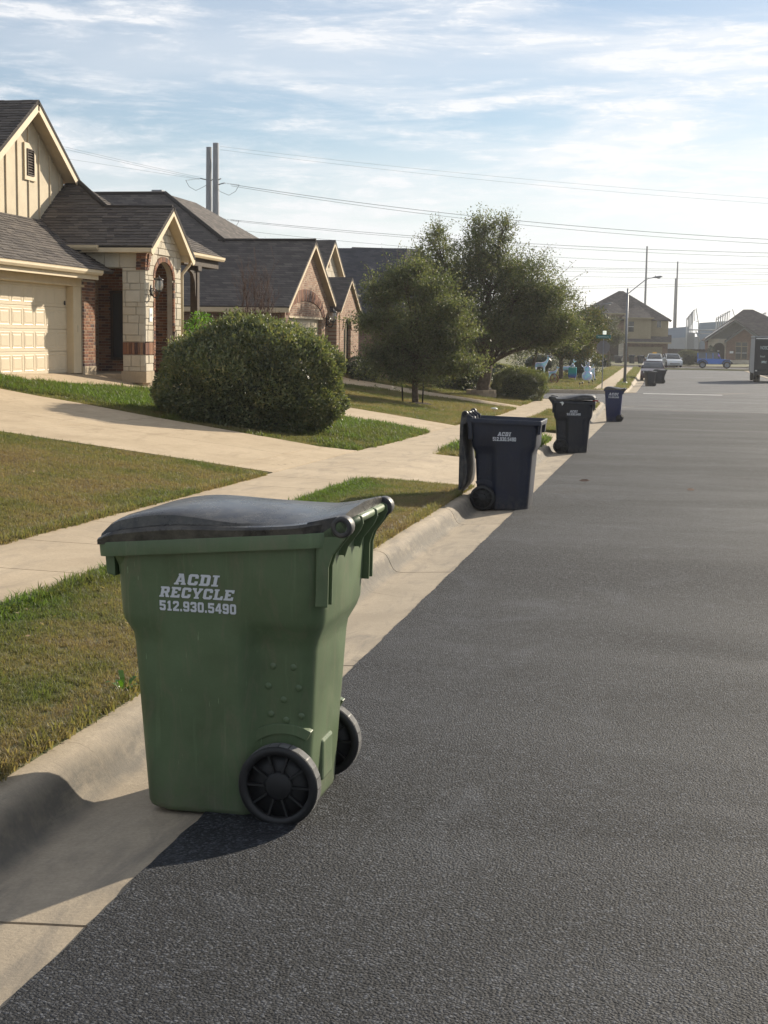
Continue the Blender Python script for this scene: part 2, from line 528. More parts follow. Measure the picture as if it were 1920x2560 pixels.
BRICKS = [(0.20, 0.085, 0.05), (0.27, 0.12, 0.065), (0.33, 0.165, 0.09), (0.12, 0.055, 0.04), (0.36, 0.21, 0.13), (0.24, 0.10, 0.06), (0.10, 0.06, 0.055)]
T['brick_obj'] = simple('brick_piece', (0.27, 0.12, 0.065), 0.88, 0.3, var=0.25, vscale=14, rnd='object', cols=BRICKS, bmp=0.3, bscale=70)
T['brick_isl'] = simple('brick_pieces', (0.27, 0.12, 0.065), 0.88, 0.3, var=0.25, vscale=14, rnd='island', cols=BRICKS, bmp=0.3, bscale=70)
T['mortar'] = simple('mortar', (0.38, 0.32, 0.25), 0.95, 0.2, bmp=0.3, bscale=80)
STONES = [(0.56, 0.50, 0.40), (0.62, 0.56, 0.46), (0.53, 0.47, 0.37), (0.58, 0.51, 0.40)]
T['stone_obj'] = simple('limestone_block', (0.6, 0.54, 0.44), 0.9, 0.25, var=0.14, vscale=5, rnd='object', cols=STONES, bmp=0.55, bscale=22)
SHING = [(0.085, 0.074, 0.069), (0.12, 0.105, 0.096), (0.165, 0.142, 0.124), (0.105, 0.091, 0.083), (0.14, 0.122, 0.108)]
T['shingle_obj'] = simple('shingle', (0.08, 0.07, 0.065), 0.9, 0.25, var=0.22, vscale=9, rnd='object', cols=SHING, bmp=0.4, bscale=160)
T['shingle_isl'] = simple('shingles', (0.08, 0.07, 0.065), 0.9, 0.25, var=0.22, vscale=9, rnd='island', cols=SHING, bmp=0.4, bscale=160)
T['roof_deck'] = simple('roof_deck', (0.05, 0.045, 0.043), 0.9, 0.2)
T['roof_far'] = brickmat('far_shingle_courses', [(0.08, 0.07, 0.067), (0.11, 0.097, 0.09), (0.14, 0.122, 0.11), (0.095, 0.084, 0.078)], (0.055, 0.049, 0.047), 0.35, 0.085, 'xy', 0.006, 0.92, 0.37)
T['roof_navy'] = brickmat('navy_shingle_courses', [(0.035, 0.038, 0.05), (0.05, 0.052, 0.066), (0.06, 0.06, 0.072)], (0.025, 0.026, 0.034), 0.4, 0.09, 'xy', 0.006, 0.92, 0.37)
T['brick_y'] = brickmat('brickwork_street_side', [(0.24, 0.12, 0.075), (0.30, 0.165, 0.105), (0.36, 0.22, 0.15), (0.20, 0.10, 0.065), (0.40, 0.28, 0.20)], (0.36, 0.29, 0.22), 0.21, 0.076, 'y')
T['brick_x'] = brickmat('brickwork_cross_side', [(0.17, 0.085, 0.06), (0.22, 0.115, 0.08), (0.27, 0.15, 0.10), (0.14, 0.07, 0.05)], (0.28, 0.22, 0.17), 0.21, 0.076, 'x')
T['stone_y'] = brickmat('stonework_street_side', STONES, (0.42, 0.37, 0.29), 0.55, 0.27, 'y', 0.014, 0.9, 0.43)
T['stone_x'] = brickmat('stonework_cross_side', STONES, (0.42, 0.37, 0.29), 0.5, 0.27, 'x', 0.014, 0.9, 0.43)
T['siding_x'] = simple('tan_siding', (0.34, 0.28, 0.18), 0.75, 0.3, var=0.08)
T['grey_siding'] = simple('grey_siding', (0.20, 0.20, 0.18), 0.8, 0.3, var=0.1)
T['wood_dark'] = simple('dark_stained_wood', (0.045, 0.028, 0.018), 0.7, 0.3, var=0.3, vscale=12, bmp=0.3, bscale=40)
T['black_metal'] = simple('black_metal', (0.012, 0.012, 0.013), 0.4, 0.5, var=0.2)
T['grey_metal'] = simple('galvanised_steel', (0.22, 0.23, 0.25), 0.5, 0.5, metal=0.4, var=0.12)
T['pole_metal'] = simple('weathered_pole_steel', (0.13, 0.145, 0.165), 0.7, 0.4, metal=0.2, var=0.1, vscale=1.0)
T['sign_back'] = simple('sign_back_aluminium', (0.19, 0.18, 0.18), 0.6, 0.4, metal=0.3, var=0.08)
T['sign_green'] = simple('sign_green', (0.01, 0.13, 0.12), 0.5)
T['sign_white'] = simple('sign_white', (0.62, 0.72, 0.70), 0.5)
m, nt, bs = new_mat('lantern_glass'); bs.inputs['Base Color'].default_value = (0.75, 0.75, 0.70, 1); bs.inputs['Roughness'].default_value = 0.15
bs.inputs['Transmission Weight'].default_value = 0.6; T['lantern_glass'] = m
m, nt, bs = new_mat('window_glass'); bs.inputs['Base Color'].default_value = (0.03, 0.035, 0.04, 1); bs.inputs['Roughness'].default_value = 0.08
bs.inputs['Specular IOR Level'].default_value = 0.8; T['glass'] = m
T['bark'] = simple('bark', (0.10, 0.075, 0.055), 0.95, 0.2, var=0.35, vscale=9, bmp=0.8, bscale=25)
T['bark_light'] = simple('bark_light', (0.16, 0.115, 0.08), 0.95, 0.2, var=0.3, vscale=9, bmp=0.8, bscale=25)
T['twig'] = simple('twig', (0.11, 0.07, 0.055), 0.9, 0.2, var=0.25)
T['leaf_shrub'] = leafmat('leaf_shrub', [(0.075, 0.094, 0.058), (0.105, 0.13, 0.074), (0.14, 0.165, 0.088), (0.18, 0.19, 0.10), (0.23, 0.21, 0.115)], 0.30, 0.45, 0.5)
T['leaf_oak'] = leafmat('leaf_oak', [(0.065, 0.085, 0.050), (0.095, 0.115, 0.068), (0.13, 0.144, 0.085), (0.17, 0.168, 0.10)], 0.40, 0.50, 0.4)
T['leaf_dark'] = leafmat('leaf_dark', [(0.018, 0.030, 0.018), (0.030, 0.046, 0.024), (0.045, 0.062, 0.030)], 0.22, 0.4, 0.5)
T['leaf_warm'] = leafmat('leaf_warm', [(0.03, 0.05, 0.018), (0.055, 0.075, 0.024), (0.11, 0.11, 0.03), (0.17, 0.12, 0.035)], 0.36, 0.50, 0.4)
T['leaf_pale'] = leafmat('leaf_pale', [(0.07, 0.08, 0.06), (0.10, 0.105, 0.08), (0.13, 0.13, 0.10)], 0.25, 0.5, 0.3)
T['leaf_bright'] = leafmat('leaf_bright', [(0.05, 0.13, 0.02), (0.09, 0.19, 0.03), (0.14, 0.22, 0.04)], 0.4, 0.4, 0.4)
T['leaf_dead'] = leafmat('leaf_dead', [(0.30, 0.22, 0.13), (0.42, 0.33, 0.22), (0.22, 0.13, 0.07)], 0.2, 0.7, 0.2)

# ------------------------------------------------------------------ ground heights
PX_ = [-1e3, -60, -15, -14, -12.7, -9.4, -7, -5.28, -3.9, -2.4]
PZ_ = [1.6, 1.6, 1.45, 1.42, 1.12, .67, .40, .20, .17, .145]
def zr(y):
    return np.interp(y, [-60, 0, 50, 70, 165, 400, 3000], [1.38, 0, -1.15, -1.28, -1.5, -1.6, -1.6])
def gz(x, y):
    """lawn level"""
    x = np.asarray(x, float); y = np.asarray(y, float)
    sh = np.interp(y, [60, 84, 3000], [0, .85, .85])
    p = np.interp(x - sh, PX_, PZ_)
    k = np.interp(y, [62, 68.5, 79.5, 96, 150, 170], [1, 0, 0, 0.9, 0.9, 0.2])
    left = np.where(y < 62, p, 0.145 + (p - 0.145) * k)
    right = np.interp(x, [9.3, 12, 20, 60], [.145, .2, .5, 1.0])
    return zr(y) + np.where(x > 4, right, left)

# outline of the paved area on the left side: asphalt edge path
def arc(cx, cy, r, a0, a1, n=12):
    return [(cx + r * math.cos(math.radians(a0 + (a1 - a0) * i / n)), cy + r * math.sin(math.radians(a0 + (a1 - a0) * i / n))) for i in range(n + 1)]
EDGE_NEAR = [(-1.65, -6.0), (-1.65, 63.5)] + arc(-6.15, 63.5, 4.5, 0, 90) + [(-60, 71.0)]
EDGE_FAR = [(-60, 81.0)] + [(-12, 80.2)] + arc(-5.3, 84.2, 4.2, 270, 360) + [(-0.9, 103), (-0.9, 158)] + arc(-4.9, 158, 4.0, 0, 90) + [(-60, 162)]
EDGE_RIGHT = [(80, 162)] + arc(13.3, 158, 4.0, 90, 180) + [(9.3, 100), (9.3, -6)]
EDGE_END = [(-60, 176), (80, 176)][::-1]
def in_paved(x, y, m=0.0):
    """point lies on road or gutter, m metres inside the kerb's back"""
    x = np.asarray(x, float); y = np.asarray(y, float)
    b = 0.75 - m
    main = (x > -1.65 - b) & (x < 9.3 + b) & (y < 63.5)
    main |= (x > -0.9 - b) & (x < 9.3 + b) & (y > 84) & (y < 160)
    side = (x < 9.3 + b) & (y > 68.2 - b + np.clip((-6.15 - x) / 54 * 3, 0, 3)) & (y < 80.2 + b)
    far = (y > 162 - b) & (y < 176 + b)
    out = main | side | far
    # rounded corners
    c1 = (x > -6.15) & (y >= 63.5) & (y <= 70) & (np.hypot(x + 6.15, y - 63.5) > 4.5 - b)
    c2 = (x > -5.3) & (y >= 78) & (y <= 84.2) & (np.hypot(x + 5.3, y - 84.2) > 4.2 - b)
    out = np.where((y >= 63.5) & (y <= 70) & (x > -6.15) & (x <= -0.5), c1, out)
    out = np.where((y >= 78) & (y <= 84.2) & (x > -5.3) & (x <= -0.5), c2, out)
    mid = (x > -0.5) & (x < 9.3 + b) & (y >= 63) & (y <= 85)
    return out | mid

def grid_sheet(xs, ys, zf, name, mat, kind=None, parent=None):
    X, Y = np.meshgrid(np.array(xs, float), np.array(ys, float))
    Z = zf(X, Y)
    V = np.stack([X, Y, Z], -1).reshape(-1, 3)
    nx, ny = len(xs), len(ys)
    i = (np.arange(ny - 1)[:, None] * nx + np.arange(nx - 1)[None]).ravel()
    F = np.stack([i, i + 1, i + nx + 1, i + nx], -1)
    o = npmesh(name, V, F, mat, parent, smooth=True)
    if kind: o['kind'] = kind
    return o
def rng_(a, b, s): return list(np.arange(a, b, s))

# terrain: one sheet to the horizon, sunk under the paved surfaces
xs = [-3000, -1000, -400, -150, -80, -60, -45, -30, -24, -20, -18, -16, -15, -14.4, -14, -13.3, -12.7, -12, -11, -10.2, -9.4, -8.6, -7.8, -7, -6.4, -5.8, -5.28, -5.24, -4.9, -4.5, -4.2, -3.96, -3.94, -3.9, -3.5, -3.2, -2.9, -2.6, -2.41, -2.38, -2.1, -1.8, -1.5, -1.2, -0.9, -0.5, 0, 4.5, 9.0, 9.9, 10.06, 12, 15, 20, 30, 45, 80, 150, 400, 1000, 3000]
ys = [-60, -30, -10] + sorted(rng_(-5, 60, 1.0) + [18.88, 18.92, 26.18, 26.22, 32.98, 33.02, 38.58, 38.62, 53.98, 54.02, 57.58, 57.62]) + rng_(60, 100, 0.4) + rng_(100, 158, 2.0) + rng_(158, 180, 0.5) + [182, 186, 190, 200, 220, 250, 300, 400, 600, 1000, 2000, 4000]
def terrain_z(X, Y):
    z = gz(X, Y) + 0.015 * np.sin(X * 2.1 + 0.7 * np.sin(Y * 0.9)) * np.sin(Y * 1.3) * ((X < -5.5) | (X > 12))
    for a, b in ((18.9, 26.2), (33.0, 38.6), (54.0, 57.6)):
        z = np.where((X > -3.95) & (X < -2.3) & (Y > a) & (Y < b), zr(Y) - 0.10, z)
    z = np.where((X > -5.25) & (X < -3.93) & (Y < 64), z - 0.12, z)
    fa = np.interp(-X, [5.28, 5.9, 7.8, 9.5, 11.2, 14.5], [25.1, 24.75, 25.4, 25.95, 26.25, 26.3])
    z = np.where((X > -13.9) & (X < -5.3) & (Y > 19.6) & (Y < fa - .25), z - 0.10, z)
    return np.where(in_paved(X, Y, 0.02), zr(Y) - 0.35, z)
terrain = grid_sheet(xs, ys, terrain_z, 'ground', T['soil'], 'structure')

# roads
def ragged(y): return 0.004 * math.sin(y * 5.3) + 0.0025 * math.sin(y * 13.7 + 1.3 + math.sin(y * 2.9)) + 0.003 * math.sin(y * 31.0 + 2 * math.sin(y * 3.3))
ysr = rng_(-6, 24, 0.08) + rng_(24, 60.01, 0.5)
xsr = [-1.66, -1.5, -1.0, 0.0, 2.0, 4.0, 6.0, 8.0, 9.3]
def road_z(X, Y): return zr(Y) + 0.0 * X
road = grid_sheet(xsr, ysr, road_z, 'road', T['asphalt_new'], 'structure')
me = road.data
for i in range(len(ysr)):
    me.vertices[i * len(xsr)].co.x = -1.655 + ragged(ysr[i])
# thickness of the overlay along the gutter
mb = MB()
for i in range(0, len(ysr) - 1):
    a, b = ysr[i], ysr[i + 1]
    xa, xb = -1.655 + ragged(a), -1.655 + ragged(b)
    mb.add([(xa, a, float(zr(a))), (xb, b, float(zr(b))), (xb - 0.012, b, float(zr(b)) - 0.06), (xa - 0.012, a, float(zr(a)) - 0.06)], [(0, 1, 2, 3)])
mb.build('overlay_edge', T['asphalt_new'], road)
old = grid_sheet([-60, -30, -12, -6, -3, -1, 2, 5, 9.3, 14, 30, 80], rng_(60.4, 177, 1.0), lambda X, Y: zr(Y) - 0.02, 'side_road', T['asphalt_old'], 'structure')
mb = MB()
for i in range(8):
    x0, x1 = -0.7 + i * 0.55, -0.7 + (i + 1) * 0.55
    z = float(zr(82.2)) - 0.02 + 0.006
    mb.add([(x0, 82.0, z), (x1, 82.0, z), (x1, 82.45, z), (x0, 82.45, z)], [(0, 1, 2, 3)])
o = mb.build('stop_line', T['white_paint'], old)

# kerb and gutter, cast in 4 m sections
CURB = [(0.0, -0.30), (0.0, -0.018), (0.15, -0.025), (0.32, -0.034), (0.455, -0.042), (0.505, -0.038), (0.535, -0.014), (0.557, 0.025), (0.577, 0.070), (0.598, 0.102), (0.625, 0.124), (0.66, 0.136), (0.75, 0.143), (0.75, -0.30)]
CUTS = [(19.6, 25.4), (33.6, 38.0), (54.7, 57.2)]
def dip(y):
    v = 1.0
    for a, b in CUTS:
        if a <= y <= b: v = 0.0
        elif y < a: v = min(v, min(1.0, (a - y) / 0.9))
        else: v = min(v, min(1.0, (y - b) / 0.9))
    v = v * v * (3 - 2 * v)
    return v
def path_points(path, step):
    out, acc = [], 0.0
    for (a, b) in zip(path[:-1], path[1:]):
        a = Vector((a[0], a[1])); b = Vector((b[0], b[1])); L = (b - a).length
        n = max(1, int(round(L / step)))
        for i in range(n):
            out.append((a + (b - a) * (i / n), acc + L * i / n))
        acc += L
    out.append((Vector(path[-1]), acc))
    return out
def kerb(path, parent, sec, step, first=0.0, dips=False, side=1, lift=0.0):
    pts = path_points(path, step)
    n = len(pts)
    rings = []
    for i, (p, s) in enumerate(pts):
        t = (pts[min(i + 1, n - 1)][0] - pts[max(i - 1, 0)][0]).normalized()
        nrm = Vector((-t.y, t.x)) * side
        h = dip(p.y) if dips else 1.0
        ring = []
        for d, z in CURB:
            if z > -0.2 and d > 0.46:
                z = z * h + (1 - h) * (-0.042 + (d - 0.46) * 0.26)
            q = p + nrm * d
            ring.append((q.x, q.y, float(zr(q.y)) + z + lift + (0.03 * min(1, max(0, (p.y - 58) / 4)) if dips else 0.0)))
        rings.append((ring, s))
    cur, bound = [], first
    k = 0
    def flush(rs):
        if len(rs) > 1:
            m_ = MB()
            m_.loft(rs, sm=True)
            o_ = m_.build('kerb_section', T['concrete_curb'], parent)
            es = o_.modifiers.new('split', 'EDGE_SPLIT'); es.split_angle = math.radians(50)
            return o_
    # cut in sections with a thin open joint
    seclist = []
    while bound < rings[-1][1]:
        seclist.append((bound, bound + sec)); bound += sec
    if first > 0: seclist.insert(0, (0.0, first))
    S = [s for _, s in rings]
    def at(s):
        j = min(max(np.searchsorted(S, s) - 1, 0), len(S) - 2)
        f = (s - S[j]) / max(1e-6, S[j + 1] - S[j])
        return [tuple(a[i] + (b[i] - a[i]) * f for i in range(3)) for a, b in zip(rings[j][0], rings[j + 1][0])]
    for a, b in seclist:
        b = min(b, S[-1])
        a2, b2 = a + 0.009, b - 0.009
        rs = [at(a2)] + [r for r, s in rings if a2 + 0.02 < s < b2 - 0.02] + [at(b2)]
        flush(rs)
kerb_root = tag(empty('kerb'), kind='structure')
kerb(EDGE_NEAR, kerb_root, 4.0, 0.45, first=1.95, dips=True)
kerb_far = tag(empty('far_kerb'), kind='structure')
kerb(EDGE_FAR, kerb_far, 12.0, 1.0, lift=.03)
kerb(EDGE_RIGHT, kerb_far, 24.0, 4.0, lift=.03)
kerb(EDGE_END, kerb_far, 35.0, 5.0, side=-1, lift=.03)

# slabs: rectangles in plan that follow the lawn level, with thickness
def slab(parent, x0, x1, y0f, y1f, lift, mat, nx=4, ny=4, name='slab', gap=0.008, th=0.12, zf=None):
    """plan strip between y0f(x) and y1f(x)"""
    zf = zf or gz
    V, idx = [], {}
    m_ = MB()
    X = np.linspace(x0 + gap, x1 - gap, nx + 1)
    top = []
    for x in X:
        a, b = y0f(x) + gap, y1f(x) - gap
        row = []
        for j in range(ny + 1):
            y = a + (b - a) * j / ny
            row.append((x, y, float(zf(x, y)) + lift))
        top.append(row)
    vs = [p for r in top for p in r]
    n = len(vs); w = ny + 1
    fs = []
    for i in range(nx):
        for j in range(ny):
            fs.append((i * w + j, (i + 1) * w + j, (i + 1) * w + j + 1, i * w + j + 1))
    border = [i * w for i in range(nx + 1)] + [nx * w + j for j in range(1, w)] + [i * w + ny for i in range(nx - 1, -1, -1)] + [j for j in range(ny - 1, 0, -1)]
    vb = [(vs[i][0], vs[i][1], vs[i][2] - th) for i in border]
    k = len(border)
    for q in range(k):
        fs.append((border[q], border[(q + 1) % k], n + (q + 1) % k, n + q))
    m_.add(vs + vb, fs)
    return m_.build(name, mat, parent, bevel=0.0)
def K(c): return lambda x: c
def I(xp, yp): return lambda x: float(np.interp(-x, [-q for q in xp], yp))
walk = tag(empty('sidewalk'), kind='structure')
y = -2.6
while y < 64.5:
    slab(walk, -5.28, -3.9, K(y), K(y + 1.52), 0.022, T['concrete'], 2, 2)
    y += 1.52
walk2 = tag(empty('far_sidewalk'), kind='structure')
y = 82.5
while y < 156:
    slab(walk2, -3.55, -2.45, K(y), K(y + 3.0), 0.022, T['concrete'], 2, 2)
    y += 3.0
slab(walk2, -4.6, -3.55, K(83.0), K(84.6), 0.02, T['concrete'], 2, 2)

drvA = tag(empty('driveway'), kind='structure')
a_far = I([-5.28, -5.9, -7.8, -9.5, -11.2, -14.5], [25.1, 24.75, 25.4, 25.95, 26.25, 26.3])
for x0, x1 in ((-5.9, -5.28), (-9.4, -5.9), (-14.6, -9.4)):
    slab(drvA, x0, x1, K(19.3), lambda x: 22.35, 0.026, T['concrete_drive'], 6, 3)
    slab(drvA, x0, x1, lambda x: 22.35, a_far, 0.026, T['concrete_drive'], 6, 3)
a_ap = lambda y: None
def apron_z(x, y):
    f = (x + 2.4) / (-3.9 + 2.4)
    return zr(y) + 0.02 + f * 0.165
slab(drvA, -3.9, -2.41, I([-2.41, -3.0, -3.9], [18.9, 19.3, 19.4]), I([-2.41, -3.0, -3.9], [26.2, 25.6, 25.2]), 0.014, T['concrete'], 5, 3, zf=apron_z)
drvB = tag(empty('driveway'), kind='structure')
b_near = I([-5.28, -7.5, -12.14, -12.7, -13.0, -13.4, -14.2], [33.4, 34.0, 33.28, 32.2, 30.6, 29.2, 27.4])
b_far = I([-5.28, -8.5, -12.6, -14.2], [37.8, 39.3, 39.6, 34.05])
for x0, x1 in ((-8.6, -5.28), (-12.2, -8.6), (-14.1, -12.2)):
    slab(drvB, x0, x1, b_near, b_far, 0.026, T['concrete_drive'], 8, 5)
slab(drvB, -3.9, -2.41, I([-2.41, -3.9], [33.0, 33.5]), I([-2.41, -3.9], [38.6, 37.9]), 0.014, T['concrete'], 5, 3, zf=apron_z)
drvC = tag(empty('driveway'), kind='structure')
for x0, x1 in ((-9.0, -5.28), (-13.4, -9.0)):
    slab(drvC, x0, x1, I([-5.28, -10.4, -13.4], [54.6, 54.6, 52.8]), I([-5.28, -9.6, -13.4], [56.4, 57.7, 58.3]), 0.026, T['concrete_drive'], 6, 3)
slab(drvC, -3.9, -2.41, I([-2.41, -3.9], [54.0, 54.6]), I([-2.41, -3.9], [57.6, 56.5]), 0.014, T['concrete'], 5, 3, zf=apron_z)

# ------------------------------------------------------------------ grass
def vnoise(x, y, s, seed):
    r = np.random.default_rng(seed)
    t = r.random((64, 64))
    u, v_ = x / s, y / s
    i, j = np.floor(u).astype(int), np.floor(v_).astype(int)
    fu, fv = u - i, v_ - j
    fu, fv = fu * fu * (3 - 2 * fu), fv * fv * (3 - 2 * fv)
    g = lambda a, b: t[a % 64, b % 64]
    return (g(i, j) * (1 - fu) + g(i + 1, j) * fu) * (1 - fv) + (g(i, j + 1) * (1 - fu) + g(i + 1, j + 1) * fu) * fv
BUSH = (-8.05, 27.75)
def on_lawn(x, y):
    ok = ~in_paved(x, y, -0.012)
    ok &= ~((x > -5.31) & (x < -3.88) & (y < 64.5))
    ok &= ~((x > -14.6) & (x < -5.2) & (y > 19.28) & (y < np.interp(-x, [5.28, 5.9, 7.8, 9.5, 11.2, 14.5], [25.1, 24.75, 25.4, 25.95, 26.25, 26.3])))
    bn = np.interp(-x, [5.28, 7.5, 12.14, 12.7, 13.0, 13.4, 14.2], [33.4, 34.0, 33.28, 32.2, 30.6, 29.2, 27.4])
    ok &= ~((x > -14.2) & (x < -5.2) & (y > bn) & (y < np.interp(-x, [5.28, 8.5, 12.6], [37.8, 39.3, 39.6])))
    ok &= ~((x > -13.4) & (x < -5.2) & (y > np.interp(-x, [5.28, 10.4, 13.4], [54.6, 54.6, 52.8])) & (y < np.interp(-x, [5.28, 9.6, 13.4], [56.4, 57.7, 58.3])))
    for a, b in ((18.95, 26.1), (33.1, 38.5), (54.1, 57.5)):
        ok &= ~((x > -3.92) & (x < -2.38) & (y > a + (x + 2.4) * -0.35) & (y < b + (x + 2.4) * 0.6))
    ok &= ~((x > -3.57) & (x < -2.43) & (y > 82.4))
    ok &= ~(np.hypot(x + 7.32, y - 60.3) < 0.62)
    ok &= ~(np.hypot(x + 8.12, y - 48.2) < 0.5 + 0.15 * np.sin(9 * y))
    ok &= (x > -13.9)
    ok &= ~((x < -12.6) & (y > 34) & (y < 41.5))
    return ok
def dryness(x, y):
    d = 0.37 + 0.42 * (vnoise(x, y, 0.9, 3) - 0.5) + 0.34 * (vnoise(x + 50, y, 0.25, 4) - 0.5) + 0.30 * (vnoise(x, y + 90, 2.6, 5) - 0.5)
    d += 0.10 * ((x < -5.2) & (y < 20)) + 0.50 * np.exp(-(((x + 8.6) / 1.8) ** 2 + ((y - 15.2) / 2.8) ** 2))          # worn patch beside the near driveway
    d += 0.28 * np.exp(-(((x + 2.55) / 0.16) ** 2)) * (y < 19)                        # burnt strip along the kerb
    d -= 0.30 * np.exp(-(((x + 3.8) / 0.25) ** 2)) * (y < 19)                         # greener beside the sidewalk
    d -= 0.36 * ((y > 25) & (y < 34.5)) * (1 - np.exp(-((y - 25.6) / 2.2) ** 2))        # lush wedge between the driveways
    d += 0.07 * ((x > -4) & (y < 19))
    d += 0.10 * ((y > 38) & (y < 62))
    return np.clip(d, 0.0, 1.0)
tufts = bpy.data.collections.new('grass_tufts')
for q in range(4):
    r = np.random.default_rng(100 + q)
    V, F = [], []
    nb = 15
    for b in range(nb):
        a0 = r.random() * 6.283; rad = 0.034 * math.sqrt(r.random())
        p = np.array([rad * math.cos(a0), rad * math.sin(a0), -0.004])
        la = r.random() * 6.283; lean = 0.25 + 0.95 * r.random(); h = (0.022 + 0.026 * r.random()) * (1.35 if b < 2 else 1)
        w = 0.0017 + 0.0012 * r.random()
        dr = np.array([math.cos(la), math.sin(la), 0]); sd = np.array([-dr[1], dr[0], 0]) * w
        m1 = p + dr * h * lean * 0.35 + np.array([0, 0, h * 0.6]); m2 = p + dr * h * lean + np.array([0, 0, h * (1.05 - 0.35 * lean)])
        k = len(V)
        V += [p - sd, p + sd, m1 + sd * 0.9, m1 - sd * 0.9, m2]
        F += [(k, k + 1, k + 2), (k, k + 2, k + 3), (k + 3, k + 2, k + 4)]
    me = bpy.data.meshes.new('tuft')
    me.from_pydata([tuple(p) for p in V], [], F)
    me.materials.append(T['grass'])
    tufts.objects.link(bpy.data.objects.new('tuft', me))
# visible part of the lawns only, with a margin
def in_view(P, mar=0.12):
    d = P - np.array(EYE)
    z = d @ np.array(fwd); u = d @ np.array(r2) / z * F_PX / 960; v_ = d @ np.array(u2) / z * F_PX / 1280
    return (z > 0.5) & (abs(u) < 1 + mar) & (abs(v_) < 1 + mar)
gp, gs, gd = [], [], []
def scatter(x0, x1, y0, y1, dens, size):
    n = int((x1 - x0) * (y1 - y0) * dens)
    x = RNG.uniform(x0, x1, n); y = RNG.uniform(y0, y1, n)
    k = on_lawn(x, y)
    x, y = x[k], y[k]
    P = np.stack([x, y, gz(x, y) + 0.015 * np.sin(x * 2.1 + 0.7 * np.sin(y * 0.9)) * np.sin(y * 1.3) * (x < -5.5)], -1)
    k = in_view(P)
    P = P[k]
    dd = dryness(P[:, 0], P[:, 1])
    keep = RNG.random(len(P)) > 0.35 * np.clip(dd - 0.55, 0, 1)
    P, dd = P[keep], dd[keep]
    lush = 1 + 0.8 * ((P[:, 1] > 25) & (P[:, 1] < 35) & (dd < 0.22)) + 0.45 * np.exp(-((P[:, 0] + 3.85) / 0.12) ** 2) * (P[:, 1] < 19)
    gp.append(P); gd.append(dd); gs.append(size * RNG.uniform(0.65, 1.3, len(P)) * lush * (1.05 - 0.35 * dd))
scatter(-3.9, -2.39, 3.5, 11, 1600, 0.78)
scatter(-3.9, -2.39, 11, 20, 1100, 0.9)
scatter(-10.5, -5.25, 7, 14, 900, 1.0)
scatter(-11.5, -5.25, 14, 20, 750, 1.1)
scatter(-3.9, -2.39, 25, 62, 230, 1.7)
scatter(-14, -5.25, 24, 36, 420, 1.35)
scatter(-14, -5.25, 36, 64, 170, 1.9)
scatter(-13, -1.6, 79, 110, 60, 2.8)
scatter(-5, -1.5, 110, 160, 40, 3.2)
def fringe(xc, y0, y1, n, size, sd):
    """blades that hang over a slab or kerb edge"""
    x = xc + RNG.normal(0, sd, n); y = RNG.uniform(y0, y1, n)
    ok = ~((y > 18.8) & (y < 26.3)) & ~((y > 32.8) & (y < 39)) & ~((y > 53.8) & (y < 58))
    x, y = x[ok], y[ok]
    P = np.stack([x, y, gz(x, y) + .012], -1)
    k = in_view(P); P = P[k]
    gp.append(P); gd.append(np.clip(dryness(P[:, 0], P[:, 1]) - .08, 0, 1)); gs.append(size * RNG.uniform(.6, 1.6, len(P)))
fringe(-3.89, 4, 19, 2600, 1.3, .022); fringe(-5.30, 7, 19, 2200, 1.3, .022); fringe(-2.42, 3.5, 19, 2600, 1.0, .016)
fringe(-3.89, 25, 62, 1500, 1.9, .03); fringe(-5.30, 25, 62, 1500, 1.9, .03); fringe(-2.42, 25, 62, 1500, 1.5, .02)
gp = np.concatenate(gp); gs = np.concatenate(gs); gd = np.concatenate(gd)
me = bpy.data.meshes.new('grass')
me.vertices.add(len(gp)); me.vertices.foreach_set('co', gp.astype(np.float32).ravel())
for nm, arr in (('scl', gs), ('dry', gd), ('rot', RNG.uniform(0, 6.283, len(gp)))):
    a = me.attributes.new(nm, 'FLOAT', 'POINT'); a.data.foreach_set('value', arr.astype(np.float32))
grass = link('grass', me, T['grass'])
tag(grass, 'short patchy green and straw coloured lawn grass', 'grass', kind='stuff')
ng = bpy.data.node_groups.new('grass_scatter', 'GeometryNodeTree')
ng.interface.new_socket('Geometry', in_out='INPUT', socket_type='NodeSocketGeometry')
ng.interface.new_socket('Geometry', in_out='OUTPUT', socket_type='NodeSocketGeometry')
gi, go = ng.nodes.new('NodeGroupInput'), ng.nodes.new('NodeGroupOutput')
iop = ng.nodes.new('GeometryNodeInstanceOnPoints')
ci = ng.nodes.new('GeometryNodeCollectionInfo')
ci.inputs['Collection'].default_value = tufts
ci.inputs['Separate Children'].default_value = True
ci.inputs['Reset Children'].default_value = True
def named(n_):
    a = ng.nodes.new('GeometryNodeInputNamedAttribute'); a.data_type = 'FLOAT'; a.inputs['Name'].default_value = n_
    return a.outputs['Attribute']
cx = ng.nodes.new('ShaderNodeCombineXYZ'); ng.links.new(named('rot'), cx.inputs[2])
ng.links.new(gi.outputs[0], iop.inputs['Points'])
ng.links.new(ci.outputs[0], iop.inputs['Instance'])
iop.inputs['Pick Instance'].default_value = True
ng.links.new(cx.outputs[0], iop.inputs['Rotation'])
ng.links.new(named('scl'), iop.inputs['Scale'])
ng.links.new(iop.outputs[0], go.inputs[0])
gm = grass.modifiers.new('scatter', 'NODES'); gm.node_group = ng
